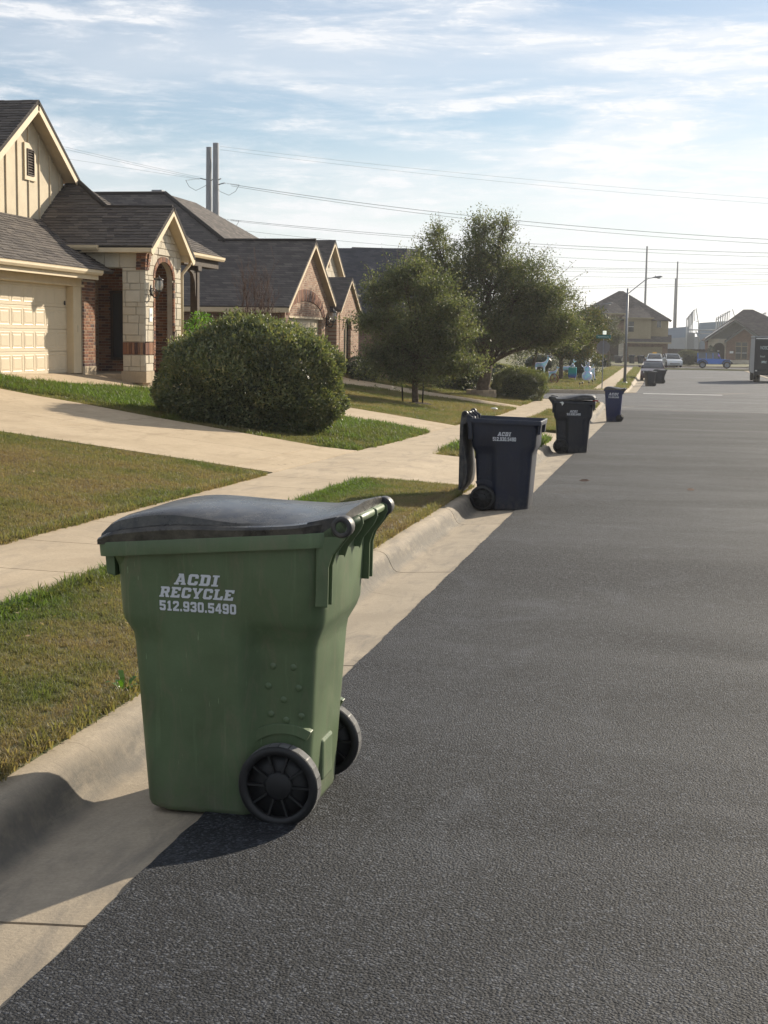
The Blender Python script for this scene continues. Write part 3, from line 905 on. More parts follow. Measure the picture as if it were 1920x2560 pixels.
# dead leaves lying on the near lawns
V, F = [], []
for q in range(260):
    near = q < 90
    x = random.uniform(-3.85, -2.45) if near else random.uniform(-10, -5.35); y = random.uniform(4, 18.5) if near else random.uniform(8, 19)
    if not near and q % 3 and not (-10 < x < -7 and 12.5 < y < 18.5): x, y = random.uniform(-10, -7), random.uniform(12.5, 18.5)
    z = float(gz(x, y)) + 0.028; a = random.random() * 6.28; s = random.uniform(0.012, 0.028)
    k = len(V)
    for c_, sn in ((1, 0), (0, .6), (-1, 0), (0, -.6)):
        V.append((x + s * (c_ * math.cos(a) - sn * math.sin(a)), y + s * (c_ * math.sin(a) + sn * math.cos(a)), z + random.uniform(-.006, .014)))
    F.append((k, k + 1, k + 2, k + 3))
tag(npmesh('leaf_litter', V, F, T['leaf_dead']), 'pale dead leaves scattered over the near lawns', 'leaves', kind='stuff')

# ------------------------------------------------------------------ lettering
GL = {
 '0': (6, [[(1,0),(5,0),(6,1),(6,7),(5,8),(1,8),(0,7),(0,1)], [(2,1.8),(4,1.8),(4,6.2),(2,6.2)]]),
 '1': (5, [[(0.6,0),(4.8,0),(4.8,1.5),(3.7,1.5),(3.7,8),(2.2,8),(0.7,6.9),(0.7,5.5),(1.7,5.9),(1.7,1.5),(0.6,1.5)]]),
 '2': (6, [[(0,0),(6,0),(6,1.8),(2.7,1.8),(6,4.6),(6,7),(5,8),(1,8),(0,7),(0,5.4),(2,5.4),(2,6.2),(4,6.2),(4,5.2),(0,1.9)]]),
 '3': (6, [[(1,0),(5,0),(6,1),(6,3.4),(5.4,4),(6,4.6),(6,7),(5,8),(1,8),(0,7),(0,5.6),(2,5.6),(2,6.2),(4,6.2),(4,4.8),(2,4.8),(2,3.2),(4,3.2),(4,1.8),(2,1.8),(2,2.4),(0,2.4),(0,1)]]),
 '4': (6, [[(3.3,0),(5.2,0),(5.2,1.6),(6.1,1.6),(6.1,3.2),(5.2,3.2),(5.2,8),(3,8),(0,3.4),(0,1.6),(3.3,1.6)], [(1.9,3.2),(3.3,3.2),(3.3,5.5)]]),
 '5': (6, [[(1,0),(5,0),(6,1),(6,4.2),(5,5.2),(2,5.2),(2,6.2),(6,6.2),(6,8),(0,8),(0,3.6),(4,3.6),(4,1.8),(2,1.8),(2,2.4),(0,2.4),(0,1)]]),
 '9': (6, [[(1,0),(5,0),(6,1),(6,7),(5,8),(1,8),(0,7),(0,4),(1,3),(4,3),(4,1.7),(2,1.7),(2,2.2),(0,2.2),(0,1)], [(2,4.6),(4,4.6),(4,6.3),(2,6.3)]]),
 '.': (2, [[(0,0),(1.9,0),(1.9,1.9),(0,1.9)]]),
 'A': (6.4, [[(-.4,0),(2.5,0),(2.5,1.2),(2,1.2),(2.2,2),(3.9,2),(4.1,1.2),(3.6,1.2),(3.6,0),(6.6,0),(6.6,1.2),(6.1,1.2),(4.3,8),(1.4,8),(1.4,6.9),(1.75,6.9),(0.2,1.2),(-.4,1.2)], [(2.5,3.4),(3.55,3.4),(3.05,5.6)]]),
 'C': (6, [[(1,0),(5,0),(6,1),(6,3),(4,3),(4,1.8),(2,1.8),(2,6.2),(4,6.2),(4,5),(6,5),(6,7),(5,8),(1,8),(0,7),(0,1)]]),
 'D': (6, [[(-.2,0),(5,0),(6,1),(6,7),(5,8),(-.2,8),(-.2,6.7),(.4,6.7),(.4,1.3),(-.2,1.3)], [(2.4,1.8),(4,1.8),(4,6.2),(2.4,6.2)]]),
 'I': (4, [[(0,0),(4,0),(4,1.3),(3,1.3),(3,6.7),(4,6.7),(4,8),(0,8),(0,6.7),(1,6.7),(1,1.3),(0,1.3)]]),
 'R': (6.2, [[(-.2,0),(3,0),(3,1.3),(2.4,1.3),(2.4,3),(3.2,3),(4.2,0),(6.4,0),(6.4,1.3),(5.8,1.3),(5.2,3.3),(6,4),(6,7),(5,8),(-.2,8),(-.2,6.7),(.4,6.7),(.4,1.3),(-.2,1.3)], [(2.4,4.7),(4,4.7),(4,6.3),(2.4,6.3)]]),
 'E': (6, [[(-.2,0),(6,0),(6,2.6),(4.6,2.6),(4.2,1.7),(2.4,1.7),(2.4,3.2),(4,3.2),(4,4.9),(2.4,4.9),(2.4,6.3),(4.2,6.3),(4.6,5.4),(6,5.4),(6,8),(-.2,8),(-.2,6.7),(.4,6.7),(.4,1.3),(-.2,1.3)]]),
 'Y': (6.2, [[(1.4,0),(4.8,0),(4.8,1.3),(4.1,1.3),(4.1,3),(6,6.7),(6.5,6.7),(6.5,8),(3.8,8),(3.8,6.7),(4.1,6.7),(3.1,4.7),(2.1,6.7),(2.4,6.7),(2.4,8),(-.4,8),(-.4,6.7),(.1,6.7),(2.1,3),(2.1,1.3),(1.4,1.3)]]),
 'L': (5.8, [[(-.2,0),(6,0),(6,3),(4.6,3),(4.2,1.7),(2.4,1.7),(2.4,6.7),(3,6.7),(3,8),(-.2,8),(-.2,6.7),(.4,6.7),(.4,1.3),(-.2,1.3)]]),
}
def lettering(mbx, text, cx, cy, h, width, shear, put):
    """block lettering centred at (cx, cy) in the plane, cap height h; put maps plane points to 3-D"""
    tot = sum(GL[c][0] for c in text) + 1.1 * (len(text) - 1)
    sx, sy = width / tot, h / 8.0
    x = -tot / 2
    for ch in text:
        w, rings = GL[ch]
        pr = [[put(cx + (x + a + shear * (b - 4) * sy / sx) * sx, cy + (b - 4) * sy) for a, b in r] for r in rings]
        mbx.flat(pr[0], pr[1:])
        x += w + 1.1

# ------------------------------------------------------------------ wheeled bins
def plastic(name, col, scuff, rough=0.42):
    m, nt, bs = new_mat(name)
    v = coords(nt)
    f = noise(nt, v, 3.0, 6, 0.65)
    c = mixc(nt, mrange(nt, f, 0.35, 0.7), tuple(k * 0.8 for k in col), tuple(min(1, k * 1.15) for k in col))
    st = noise(nt, coords(nt, (3, 3, 0.8)), 4.0, 7, 0.72, 1.2)
    c = mixc(nt, mth(nt, 'MULTIPLY', mrange(nt, st, 0.50, 0.74), 0.5), c, scuff)
    sc = noise(nt, coords(nt, (60, 60, 3)), 3.0, 2, 0.5)
    c = mixc(nt, mth(nt, 'MULTIPLY', mrange(nt, sc, 0.74, 0.78), 0.6), c, tuple(min(1, k * 2.5 + 0.08) for k in col))
    sz = nt.nodes.new('ShaderNodeSeparateXYZ'); nt.links.new(v, sz.inputs[0])
    dm = mth(nt, 'MULTIPLY', mrange(nt, sz.outputs[2], .0, .22, 1.0, 0.0), mrange(nt, noise(nt, v, 14, 6, .7), .35, .65))
    c = mixc(nt, mth(nt, 'MULTIPLY', dm, .55), c, (.15, .135, .11))
    drip = noise(nt, coords(nt, (22, 22, .7)), 1.6, 4, .6)
    c = mixc(nt, mth(nt, 'MULTIPLY', mrange(nt, drip, .60, .70), .16), c, tuple(min(1, k * 1.8 + .03) for k in col))
    nt.links.new(c, bs.inputs['Base Color'])
    nt.links.new(mrange(nt, f, 0.3, 0.7, rough - 0.06, rough + 0.14), bs.inputs['Roughness'])
    bs.inputs['Specular IOR Level'].default_value = 0.5
    bump(nt, bs, noise(nt, v, 130, 3, 0.6), 0.12, 0.004)
    return m
P_GREEN = plastic('green_plastic', (0.100, 0.146, 0.072), (0.19, 0.165, 0.11))
P_LID = plastic('charcoal_plastic', (0.017, 0.018, 0.021), (0.04, 0.04, 0.04), 0.24)
P_NAVY = plastic('navy_plastic', (0.009, 0.014, 0.034), (0.035, 0.036, 0.04))
P_BLACK = plastic('black_plastic', (0.009, 0.012, 0.022), (0.035, 0.036, 0.04))
P_BLUE = plastic('blue_plastic', (0.008, 0.018, 0.085), (0.03, 0.04, 0.07))
P_LET = simple('white_lettering', (0.62, 0.64, 0.68), 0.55, 0.3, var=0.06)
P_TYRE = simple('wheel_plastic', (0.012, 0.012, 0.013), 0.55, 0.5, var=0.3, vscale=30)
P_TREAD = simple('worn_tread', (0.12, 0.12, 0.12), 0.8, 0.3, var=0.3, vscale=30)

def bin_section(xf, xb, wf, wb, r, xs=0.085, blend=0.055, n=22, wq=None):
    """closed outline: near side front to back, then far side back to front"""
    tf = [xf + r * (1 - math.cos(k * math.pi / 2 / 5)) for k in range(6)]
    tb = [xb - r * (1 - math.cos(k * math.pi / 2 / 5)) for k in range(5, -1, -1)]
    mid = list(np.linspace(xf + r, xb - r, n))[1:-1]
    X = tf + mid + tb
    W = []
    for x in X:
        f = min(1, max(0, (x - xs) / blend + 0.5)); f = f * f * (3 - 2 * f)
        w = wf + (wb - wf) * f
        if wq is not None:
            g = min(1, max(0, (-0.262 - x) / 0.03 + 0.5)); g = g * g * (3 - 2 * g)
            w = w + (wq - wf) * g
        d = min(x - xf, xb - x)
        if d < r:
            w = w - r + math.sqrt(max(0, r * r - (r - d) ** 2))
        W.append(w)
    return [(x, -w) for x, w in zip(X, W)] + [(x, w) for x, w in zip(reversed(X), reversed(W))]
def make_bin(name, label, group, loc, rz, body, lidm, lines, lid='closed', style='deep', H=1.0, text_side=-1, TL=None):
    t = root(name, loc, label, 'trash bin', group, world=False, rz=rz)
    if style == 'deep':
        lev = [(0.0, -.325, .275, .275, .225, .05), (0.012, -.342, .290, .292, .238, .06), (0.03, -.348, .295, .297, .240, .06), (0.30, -.366, .312, .307, .250, .06), (0.66, -.390, .332, .322, .272, .06),
               (0.70, -.396, .338, .325, .276, .06), (0.755, -.425, .365, .327, .312, .06), (0.79, -.437, .377, .329, .329, .07), (0.95, -.445, .385, .336, .337, .07), (1.045, -.452, .390, .341, .342, .07)]
        rim = [(1.045, -.50, .405, .372, .372, .05), (1.10, -.505, .408, .374, .374, .05), (1.10, -.48, .385, .350, .350, .04), (0.98, -.44, .372, .326, .326, .06)]
        hx, hz, lf = 0.455, 1.155, 0.95
    else:
        lev = [(0.0, -.24, .20, .225, .215, .04), (0.02, -.255, .215, .24, .23, .05), (0.5, -.30, .25, .265, .262, .05), (1.0, -.335, .285, .29, .29, .05)]
        rim = [(1.0, -.375, .30, .32, .32, .05), (1.04, -.38, .30, .322, .322, .05), (1.04, -.35, .28, .30, .30, .04), (0.95, -.32, .27, .28, .28, .05)]
        hx, hz, lf = 0.36, 1.06, 0.72
    TL = 0.02 if TL is None else TL
    def zt_(h, x): return (h + TL * x * min(1, max(0, (h - .80) / .25))) * H     # the top edge climbs towards the hinge
    rings = [[(x, y, zt_(h, x)) for x, y in bin_section(a, b, c_, d, r, wq=(c_ - .016 if h < .71 else c_) if style == 'deep' else None)] for h, a, b, c_, d, r in lev]
    m_ = MB(); m_.loft(rings, cap1=False)
    if style == 'deep':                       # raised dimples on the wheel panels
        for sgn in (-1, 1):
            for i, (dx, dz) in enumerate(((0.17, .60), (0.25, .60), (0.15, .52), (0.21, .47), (0.27, .52), (0.16, .41), (0.22, .39), (0.28, .41))):
                m_.lathe([(0.014, -0.001), (0.011, 0.002), (0.005, 0.0032), (0.0, 0.0035)], 10, Matrix.Translation((dx, sgn * (0.2385 + 0.0515 * dz), dz)) @ Matrix.Rotation(sgn * -math.pi / 2, 4, 'X'))
    b_ = m_.build('body', body, t)
    if style == 'deep':
        for sgn in (-1, 1):                   # moulded flare over each wheel
            m_ = MB()
            an = [math.radians(k) for k in range(62, 186, 8)]
            m_.prism([(.215 + .222 * math.cos(a), sgn * .225, .155 + .222 * math.sin(a)) for a in an] + [(.215 + .182 * math.cos(a), sgn * .225, .155 + .182 * math.sin(a)) for a in reversed(an)], (0, sgn * .038, 0))
            m_.build('wheel_flare', body, b_, bevel=0.016)
        m_ = MB(); m_.box(.26, .318, -.075, .075, .10, .27); m_.build('axle_housing', body, b_, bevel=0.012)
    sub = b_.modifiers.new('bevel', 'BEVEL'); sub.width = 0.006; sub.segments = 2; sub.limit_method = 'ANGLE'; sub.angle_limit = math.radians(50)
    m_ = MB(); m_.loft([[(x, y, zt_(max(h, 1.05), x) + (min(h, 1.05) - 1.05) * H + (0 if h <= 1.05 else 0)) for x, y in bin_section(a, b, c_, d, r)] for h, a, b, c_, d, r in rim], cap0=False, cap1=False)
    m_.build('rim', body, t, bevel=0.004)
    wr = 0.155 if style == 'deep' else 0.125
    wx = 0.215 if style == 'deep' else 0.20
    wy = (0.285, 0.355) if style == 'deep' else (0.235, 0.295)
    # axle housing, handle, brackets
    m_ = MB(); m_.tube([(wx, -wy[0], wr), (wx, wy[0], wr)], 0.014, 8)
    m_.build('axle', T['grey_metal'], t)
    for sgn in (-1, 1):
        Mw = Matrix.Translation((wx, sgn * (wy[0] + wy[1]) / 2, wr)) @ Matrix.Rotation(math.pi / 2, 4, 'X')
        hw = (wy[1] - wy[0]) / 2
        m_ = MB()
        m_.lathe([(wr * .80, -hw), (wr * .95, -hw), (wr, -hw * .8), (wr, hw * .8), (wr * .95, hw), (wr * .80, hw), (wr * .78, hw * .5), (wr * .78, -hw * .5), (wr * .80, -hw)], 40, Mw)
        w_ = m_.build('wheel', P_TYRE, t)
        m_ = MB()
        for k in range(24):                    # tread blocks
            a0, a1 = 2 * math.pi * (k + .06) / 24, 2 * math.pi * (k + .94) / 24
            q = []
            for hh in (-hw * .72, hw * .72):
                for aa in (a0, a1):
                    for rr in (wr - .002, wr + .002):
                        q.append(Mw @ Vector((rr * math.cos(aa), rr * math.sin(aa), hh)))
            m_.add(q, [(0, 2, 3, 1), (4, 5, 7, 6), (0, 1, 5, 4), (2, 6, 7, 3), (1, 3, 7, 5)])
        m_.build('tread', P_TREAD if style == 'deep' and body is P_GREEN else P_TYRE, w_)
        m_ = MB()
        m_.lathe([(0.0, hw * .75), (wr * .30, hw * .75), (wr * .36, hw * .60), (wr * .36, -hw * .60), (wr * .30, -hw * .75), (0.0, -hw * .75)], 24, Mw)
        m_.lathe([(wr * .30, hw * .25), (wr * .80, hw * .25), (wr * .80, -hw * .25), (wr * .30, -hw * .25)], 24, Mw)
        for k in range(10):
            a0 = 2 * math.pi * k / 10
            M2 = Mw @ Matrix.Rotation(a0, 4, 'Z')
            q = [M2 @ Vector((x_, y_, z_)) for z_ in (-hw * .8, hw * .8) for y_ in (-.004, .004) for x_ in (wr * .34, wr * .80)]
            m_.add(q, [(0, 2, 3, 1), (4, 5, 7, 6), (0, 1, 5, 4), (2, 6, 7, 3), (0, 4, 6, 2), (1, 3, 7, 5)])
        m_.build('hub', P_TYRE, w_)
    m_ = MB(); m_.tube([(hx, -0.30, hz * H), (hx, 0.30, hz * H)], 0.017, 12)
    m_.build('handle_bar', body, t)
    for yy in ((-0.325, -0.12, 0.12, 0.325) if style == 'deep' else (-0.25, 0.25)):
        m_ = MB()
        xr = 0.388 if style == 'deep' else 0.28
        dn = 0.30 if style == 'deep' else 0.16
        deep = abs(yy) > 0.2
        pts = [(hx + .022, hz + .012), (hx - .01, hz + .024), (xr - .02, hz - .03), (xr - .03, hz - dn if deep else hz - .14), (xr + .018, hz - dn if deep else hz - .14), (xr + .020, hz - .15), (xr + .034, hz - .105), (hx + .012, hz - .045), (hx + .026, hz - .015)]
        for dy in ((-.030, .030) if deep else (0,)):
            m_.prism([(a, yy + dy - .005, b * H) for a, b in pts], (0, .010, 0))
        if deep and style == 'deep':
            m_.box(xr - .03, xr + .006, yy - .028, yy + .028, (hz - dn) * H, (hz - .03) * H)
        m_.build('handle_bracket', body, t, bevel=0.003)
    if style == 'deep':                         # lift tab under the front lip
        for yy in (-.26, .26):
            m_ = MB(); m_.prism([(-.455, yy - .05, 1.045 * H), (-.495, yy - .05, 1.045 * H), (-.485, yy - .05, .93 * H), (-.45, yy - .05, .92 * H)], (0, .1, 0))
            m_.build('front_catch', body, t, bevel=0.004)
    # lid: crowned panel with a stepped, waved skirt; built from the hinge forward
    L = lf
    ns, rows = 28, []
    w0 = 0.372 if style == 'deep' else 0.325
    for i in range(ns + 1):
        s = i / ns                               # 0 at front lip, 1 at hinge
        x = -L * (1 - s)
        sk = 0.036 + 0.022 * math.exp(-((s - .28) / .26) ** 2) + 0.012 * math.exp(-((s - 1.0) / .15) ** 2)
        cr = sk + 0.046 * math.exp(-abs((s - .38) / .44) ** 4)
        if s < .05: sk *= 0.55 + 9 * s; cr *= 0.75 + 5 * s
        st = 0.042 * math.exp(-((s - .20) / .30) ** 2) * (1 if s > .05 else .4 + 12 * s)
        base = (1.092 + TL * (hx + x) - hz if style == 'deep' else 1.035 - hz) * H
        if s > .84: base += (s - .84) / .16 * 0.012; cr += (s - .84) * .06
        w = w0 - 0.03 * max(0, (s - .86) / .14)
        zz = [(w, base), (w + .002, base + sk * .75), (w - .008, base + sk), (w - .034, base + sk + .003), (w - .040, base + sk + .003 + st * .9), (w - .056, base + sk + st + .007), (w * .60, base + sk + st * .5 + (cr - sk) * .62 + .008), (0.0, base + max(cr, sk + st) + .010)]
        row = [(x, -a, b) for a, b in zz] + [(x, a, b) for a, b in reversed(zz[:-1])]
        rows.append(row)
    V = [p for r in rows for p in r]
    k = len(rows[0]); F = []
    for i in range(ns):
        for j in range(k - 1):
            F.append((i * k + j, i * k + j + 1, (i + 1) * k + j + 1, (i + 1) * k + j))
    F.append(tuple(range(k))); F.append(tuple(reversed([ns * k + j for j in range(k)])))
    m_ = MB(); m_.add(V, F, 0, False)
    m_.sm = [True] * len(m_.sm)
    lo = m_.build('lid', lidm, t)
    sol = lo.modifiers.new('thick', 'SOLIDIFY'); sol.thickness = 0.006; sol.offset = -1
    ew = lo.modifiers.new('split', 'EDGE_SPLIT'); ew.split_angle = math.radians(30)
    lo.location = (hx, 0, hz * H)
    for sgn in (-1, 1):                          # knuckles that clasp the handle bar
        m_ = MB()
        m_.lathe([(0.012, -.03), (0.036, -.03), (0.040, -.024), (0.040, .024), (0.036, .03), (0.022, .03), (0.020, .012), (0.006, .012)], 18, Matrix.Translation((0, sgn * .335, 0)) @ Matrix.Rotation(-sgn * math.pi / 2, 4, 'X'))
        m_.prism([(-.13, sgn * .335 - .025, -.045), (-.13, sgn * .335 - .025, .012), (-.02, sgn * .335 - .025, .038), (.03, sgn * .335 - .025, .02), (.01, sgn * .335 - .025, -.035)], (0, .05, 0))
        m_.build('hinge', P_BLACK, lo, bevel=0.003)
    zg = rows[0][3][2] - .004
    m_ = MB(); m_.prism([(-L - .035, -.20, zg), (-L + .02, -.20, zg), (-L + .02, .20, zg), (-L - .035, .20, zg)], (0, 0, .010))
    m_.build('lid_grip', lidm, lo, bevel=0.004)
    if lid == 'open':
        lo.rotation_euler = (0, math.radians(270 + 1), 0)
    elif lid == 'ajar':
        lo.rotation_euler = (0, math.radians(3.5), 0)
    # printed lettering on the side panel
    if lines:
        sl = 0.044 if style == 'deep' else 0.05
        w00 = 0.2955 if style == 'deep' else 0.241
        def put(a, b):
            yy = w00 + sl * b + 0.0022
            return (a, -yy, b * H) if text_side < 0 else (-a, yy, b * H)
        m_ = MB()
        for text, cx, cy, hgt, wd, sh in lines:
            lettering(m_, text, cx, cy, hgt, wd, sh, put)
        m_.build('lettering', P_LET, t)
    return t
RZ = lambda y: float(zr(y))
# near cart: wheels towards the road
make_bin('recycling_bin', 'green wheeled recycling bin with charcoal lid, nearest the camera', 'wheeled bins along the kerb', (-1.548, 5.36, RZ(5.36) - 0.006), -0.035, P_GREEN, P_LID,
         [('ACDI', -0.108, .928, .043, .172, .22), ('RECYCLE', -0.110, .876, .041, .292, .22), ('512.930.5490', -0.108, .823, .039, .305, 0.0)], TL=.085)
make_bin('trash_bin', 'navy black wheeled bin with its lid hanging open', 'wheeled bins along the kerb', (-1.86, 17.86, RZ(17.86) - 0.02), math.pi - 0.03, P_NAVY, P_BLACK,
         [('ACDI', 0.045, .925, .048, .16, .22), ('512.930.5490', 0.045, .865, .046, .29, 0.0)], lid='open', text_side=1, H=1.04)
make_bin('trash_bin', 'black wheeled bin with closed lid and a white sticker', 'wheeled bins along the kerb', (-1.76, 30.8, RZ(30.8) - 0.02), math.pi + 0.02, P_BLACK, P_BLACK,
         [('ACDI', 0.05, .89, .048, .16, .22), ('512.930.5490', 0.05, .83, .046, .29, 0.0)], lid='ajar', text_side=1, H=1.02)
make_bin('recycling_bin', 'slim blue wheeled bin with closed lid, past the black ones', 'wheeled bins along the kerb', (-1.42, 50.75, RZ(50.75) - 0.01), -0.02, P_BLUE, P_BLACK,
         [('ACDI', -0.02, .90, .085, .33, .22), ('512.930.5490', -0.02, .80, .055, .36, 0.0)], style='slim', H=1.08)
for nm, lab, x, y, rz_, st, hh in (('trash_bin', 'black bin beyond the intersection, in front of the dark red car', -0.40, 97.0, 0.4, 'slim', .90), ('trash_bin', 'black bin beyond the intersection, right of its twin', 0.24, 104.0, 0.1, 'deep', .84),
                          ('trash_bin', 'dark low bin at the far house, beside the lamp pole, leftmost of the three', -4.95, 188.0, 0.9, 'deep', .80), ('trash_bin', 'dark bin at the far house, left of its garage door', -3.25, 188.2, 0.3, 'slim', .98), ('trash_bin', 'dark bin at the far house, in front of its garage door', -2.05, 188.4, 0.0, 'deep', .90)):
    make_bin(nm, lab, 'bins in the distance', (x, y, float(gz(x, y)) if y > 180 else RZ(y) - 0.02), rz_, P_BLACK, P_BLACK, None, style=st, H=hh)
# sticker and red tape on the third bin

# ------------------------------------------------------------------ pieces: bricks, stones, shingles
def scan(polys, v):
    """even-odd intersections of the rings with the line at height v"""
    xs_ = []
    for ring in polys:
        n = len(ring)
        for i in range(n):
            (a, b), (c_, d) = ring[i], ring[(i + 1) % n]
            if (b <= v < d) or (d <= v < b):
                xs_.append(a + (c_ - a) * (v - b) / (d - b))
    xs_.sort()
    return list(zip(xs_[::2], xs_[1::2]))
def tile(polys, rows, wmin, wmax, gap, rng, half=False, minw=0.03):
    """courses of pieces inside the rings; rows = list of (v0, v1)"""
    out = []
    for ri, (v0, v1) in enumerate(rows):
        e = (v1 - v0) * 0.04
        A, B = scan(polys, v0 + e), scan(polys, v1 - e)
        if len(A) != len(B):
            M_ = scan(polys, (v0 + v1) / 2)
            A = B = M_
        for (a0, a1), (b0, b1) in zip(A, B):
            L = max(a1 - a0, b1 - b0)
            if L < minw: continue
            cuts = [0.0]
            pos = (0.5 * wmin if (half and ri % 2) else rng.uniform(0.35, 1.0) * wmin if not half else wmin)
            while pos < L - minw:
                cuts.append(pos / L); pos += rng.uniform(wmin, wmax)
            cuts.append(1.0)
            for f0, f1 in zip(cuts[:-1], cuts[1:]):
                g = gap / 2
                q = [(a0 + (a1 - a0) * f0 + g, v0 + g), (a0 + (a1 - a0) * f1 - g, v0 + g), (b0 + (b1 - b0) * f1 - g, v1 - g), (b0 + (b1 - b0) * f0 + g, v1 - g)]
                if q[1][0] - q[0][0] < 0.012 and q[2][0] - q[3][0] < 0.012: continue
                if q[1][0] < q[0][0]: m_ = (q[0][0] + q[1][0]) / 2; q[0], q[1] = (m_, q[0][1]), (m_ + .002, q[1][1])
                if q[2][0] < q[3][0]: m_ = (q[2][0] + q[3][0]) / 2; q[3], q[2] = (m_, q[3][1]), (m_ + .002, q[2][1])
                out.append(q)
    return out
def piece(mb_, q, O, U, V_, N, t0, t1, inset, rng, jit=0.0):
    """block on the plane O,U,V with outward normal N; lower edge t0 thick, upper edge t1"""
    j = rng.uniform(-jit, jit)
    base = [O + U * a + V_ * b for a, b in q]
    cx = sum(a for a, _ in q) / 4; cy = sum(b for _, b in q) / 4
    top = []
    for i, (a, b) in enumerate(q):
        ia = a + (inset if a < cx else -inset); ib = b + (inset if b < cy else -inset)
        top.append(O + U * ia + V_ * ib + N * ((t0 if i < 2 else t1) + j))
    mid = [p + N * (((t0 if i < 2 else t1) + j) - inset * 0.8) for i, p in enumerate(base)]
    if inset > 0.003:
        vs = base + mid + top
        fs = [(8, 9, 10, 11)] + [(i, (i + 1) % 4, 4 + (i + 1) % 4, 4 + i) for i in range(4)] + [(4 + i, 4 + (i + 1) % 4, 8 + (i + 1) % 4, 8 + i) for i in range(4)]
    else:
        vs = base + top
        fs = [(4, 5, 6, 7)] + [(i, (i + 1) % 4, 4 + (i + 1) % 4, 4 + i) for i in range(4)]
    mb_.add(vs, fs)
def pieces(parent, name, quads, O, U, V_, N, t0, t1, inset, m_obj, m_isl, limit, rng, jit=0.0, joined='pieces'):
    O, U, V_, N = Vector(O), Vector(U), Vector(V_), Vector(N)
    order = sorted(quads, key=lambda q: -(abs(q[1][0] - q[0][0]) + abs(q[2][0] - q[3][0])))
    for q in order[:limit]:
        m_ = MB(); piece(m_, q, O, U, V_, N, t0, t1, inset, rng, jit)
        m_.build(name, m_obj, parent)
    if order[limit:]:
        m_ = MB()
        for q in order[limit:]: piece(m_, q, O, U, V_, N, t0, t1, inset, rng, jit)
        tag(m_.build(joined, m_isl, parent), kind='stuff')
def roof_slab(parent, pts, mat, th=0.08, name='roof'):
    p = [Vector(q) for q in pts]
    n = (p[1] - p[0]).cross(p[2] - p[0]).normalized()
    if n.z < 0: n = -n
    m_ = MB(); m_.prism(p, -n * th)
    return m_.build(name, mat, parent)
def shingle_roof(parent, pts, eave_dir, limit, rng, name='roof', exposure=0.142):
    """deck plus courses of laminated shingles; eave_dir = horizontal unit vector along the eave"""
    p = [Vector(q) for q in pts]
    deck = roof_slab(parent, pts, T['roof_deck'], 0.07, name)
    U = Vector(eave_dir).normalized()
    n = (p[1] - p[0]).cross(p[2] - p[0]).normalized()
    if n.z < 0: n = -n
    V_ = n.cross(U)
    if V_.z < 0: V_ = -V_
    low = min(p, key=lambda q: q.z)
    poly = [((q - low).dot(U), (q - low).dot(V_)) for q in p]
    vmin, vmax = min(b for _, b in poly), max(b for _, b in poly)
    rows = []
    v_ = vmin
    while v_ < vmax - 0.03:
        rows.append((v_, min(v_ + exposure, vmax))); v_ += exposure
    quads = tile([poly], rows, 0.16, 0.52, 0.004, rng)
    quads2 = []
    pieces(deck, 'shingle', quads, low, U, V_, n, 0.022, 0.006, 0.0, T['shingle_obj'], T['shingle_isl'], limit, rng, 0.005, 'shingles')
    return deck
PR = random.Random(5)

def lantern(parent, M, s=1.0):
    """carriage lantern on a scrolled bracket; local +X leaves the wall"""
    m_ = MB()
    m_.lathe([(0.0, -.006), (.045 * s, -.006), (.045 * s, .012), (.0, .012)], 14, M @ Matrix.Rotation(math.pi / 2, 4, 'Y') @ Matrix.Diagonal((2.6, 1, 1, 1)))
    m_.tube([M @ Vector(q) for q in ((0, 0, -.06 * s), (.06 * s, 0, -.14 * s), (.13 * s, 0, -.15 * s), (.17 * s, 0, -.08 * s), (.17 * s, 0, 0))], .014 * s, 8)
    m_.tube([M @ Vector(q) for q in ((0, 0, .05 * s), (.05 * s, 0, .02 * s), (.09 * s, 0, -.05 * s), (.05 * s, 0, -.08 * s))], .010 * s, 8)
    w = m_.build('wall_lantern', T['black_metal'], parent)
    L = M @ Matrix.Translation((.17 * s, 0, 0))
    m_ = MB(); m_.lathe([(.0, .0), (.055 * s, 0), (.085 * s, .06 * s), (.09 * s, .12 * s), (.07 * s, .20 * s), (.055 * s, .22 * s)], 16, L)
    m_.build('glass', T['lantern_glass'], w)
    m_ = MB()
    m_.lathe([(.0, .30 * s), (.012 * s, .29 * s), (.02 * s, .265 * s), (.045 * s, .25 * s), (.085 * s, .225 * s), (.098 * s, .21 * s), (.09 * s, .205 * s), (.0, .205 * s)], 16, L)
    m_.build('cap', T['black_metal'], w)
    for k in range(6):
        a = math.pi * 2 * k / 6
        m_ = MB(); m_.tube([L @ Vector((r_ * s * math.cos(a), r_ * s * math.sin(a), h * s)) for r_, h in ((.058, 0), (.089, .06), (.094, .12), (.074, .20), (.06, .22))], .005 * s, 5)
        m_.build('glazing_bar', T['black_metal'], w)
    m_ = MB(); m_.lathe([(.0, -.05 * s), (.02 * s, -.04 * s), (.05 * s, -.02 * s), (.06 * s, .0), (.0, .0)], 12, L)
    m_.build('finial', T['black_metal'], w)
    return w

# ------------------------------------------------------------------ first house (garage, portico with stone arch)
FL = 0.70
h1 = root('brick_house', (-14.0, 33.0, FL), 'house with cream garage door, stone arch portico and board gable, nearest on the left', 'house', 'houses on the left side of the street')
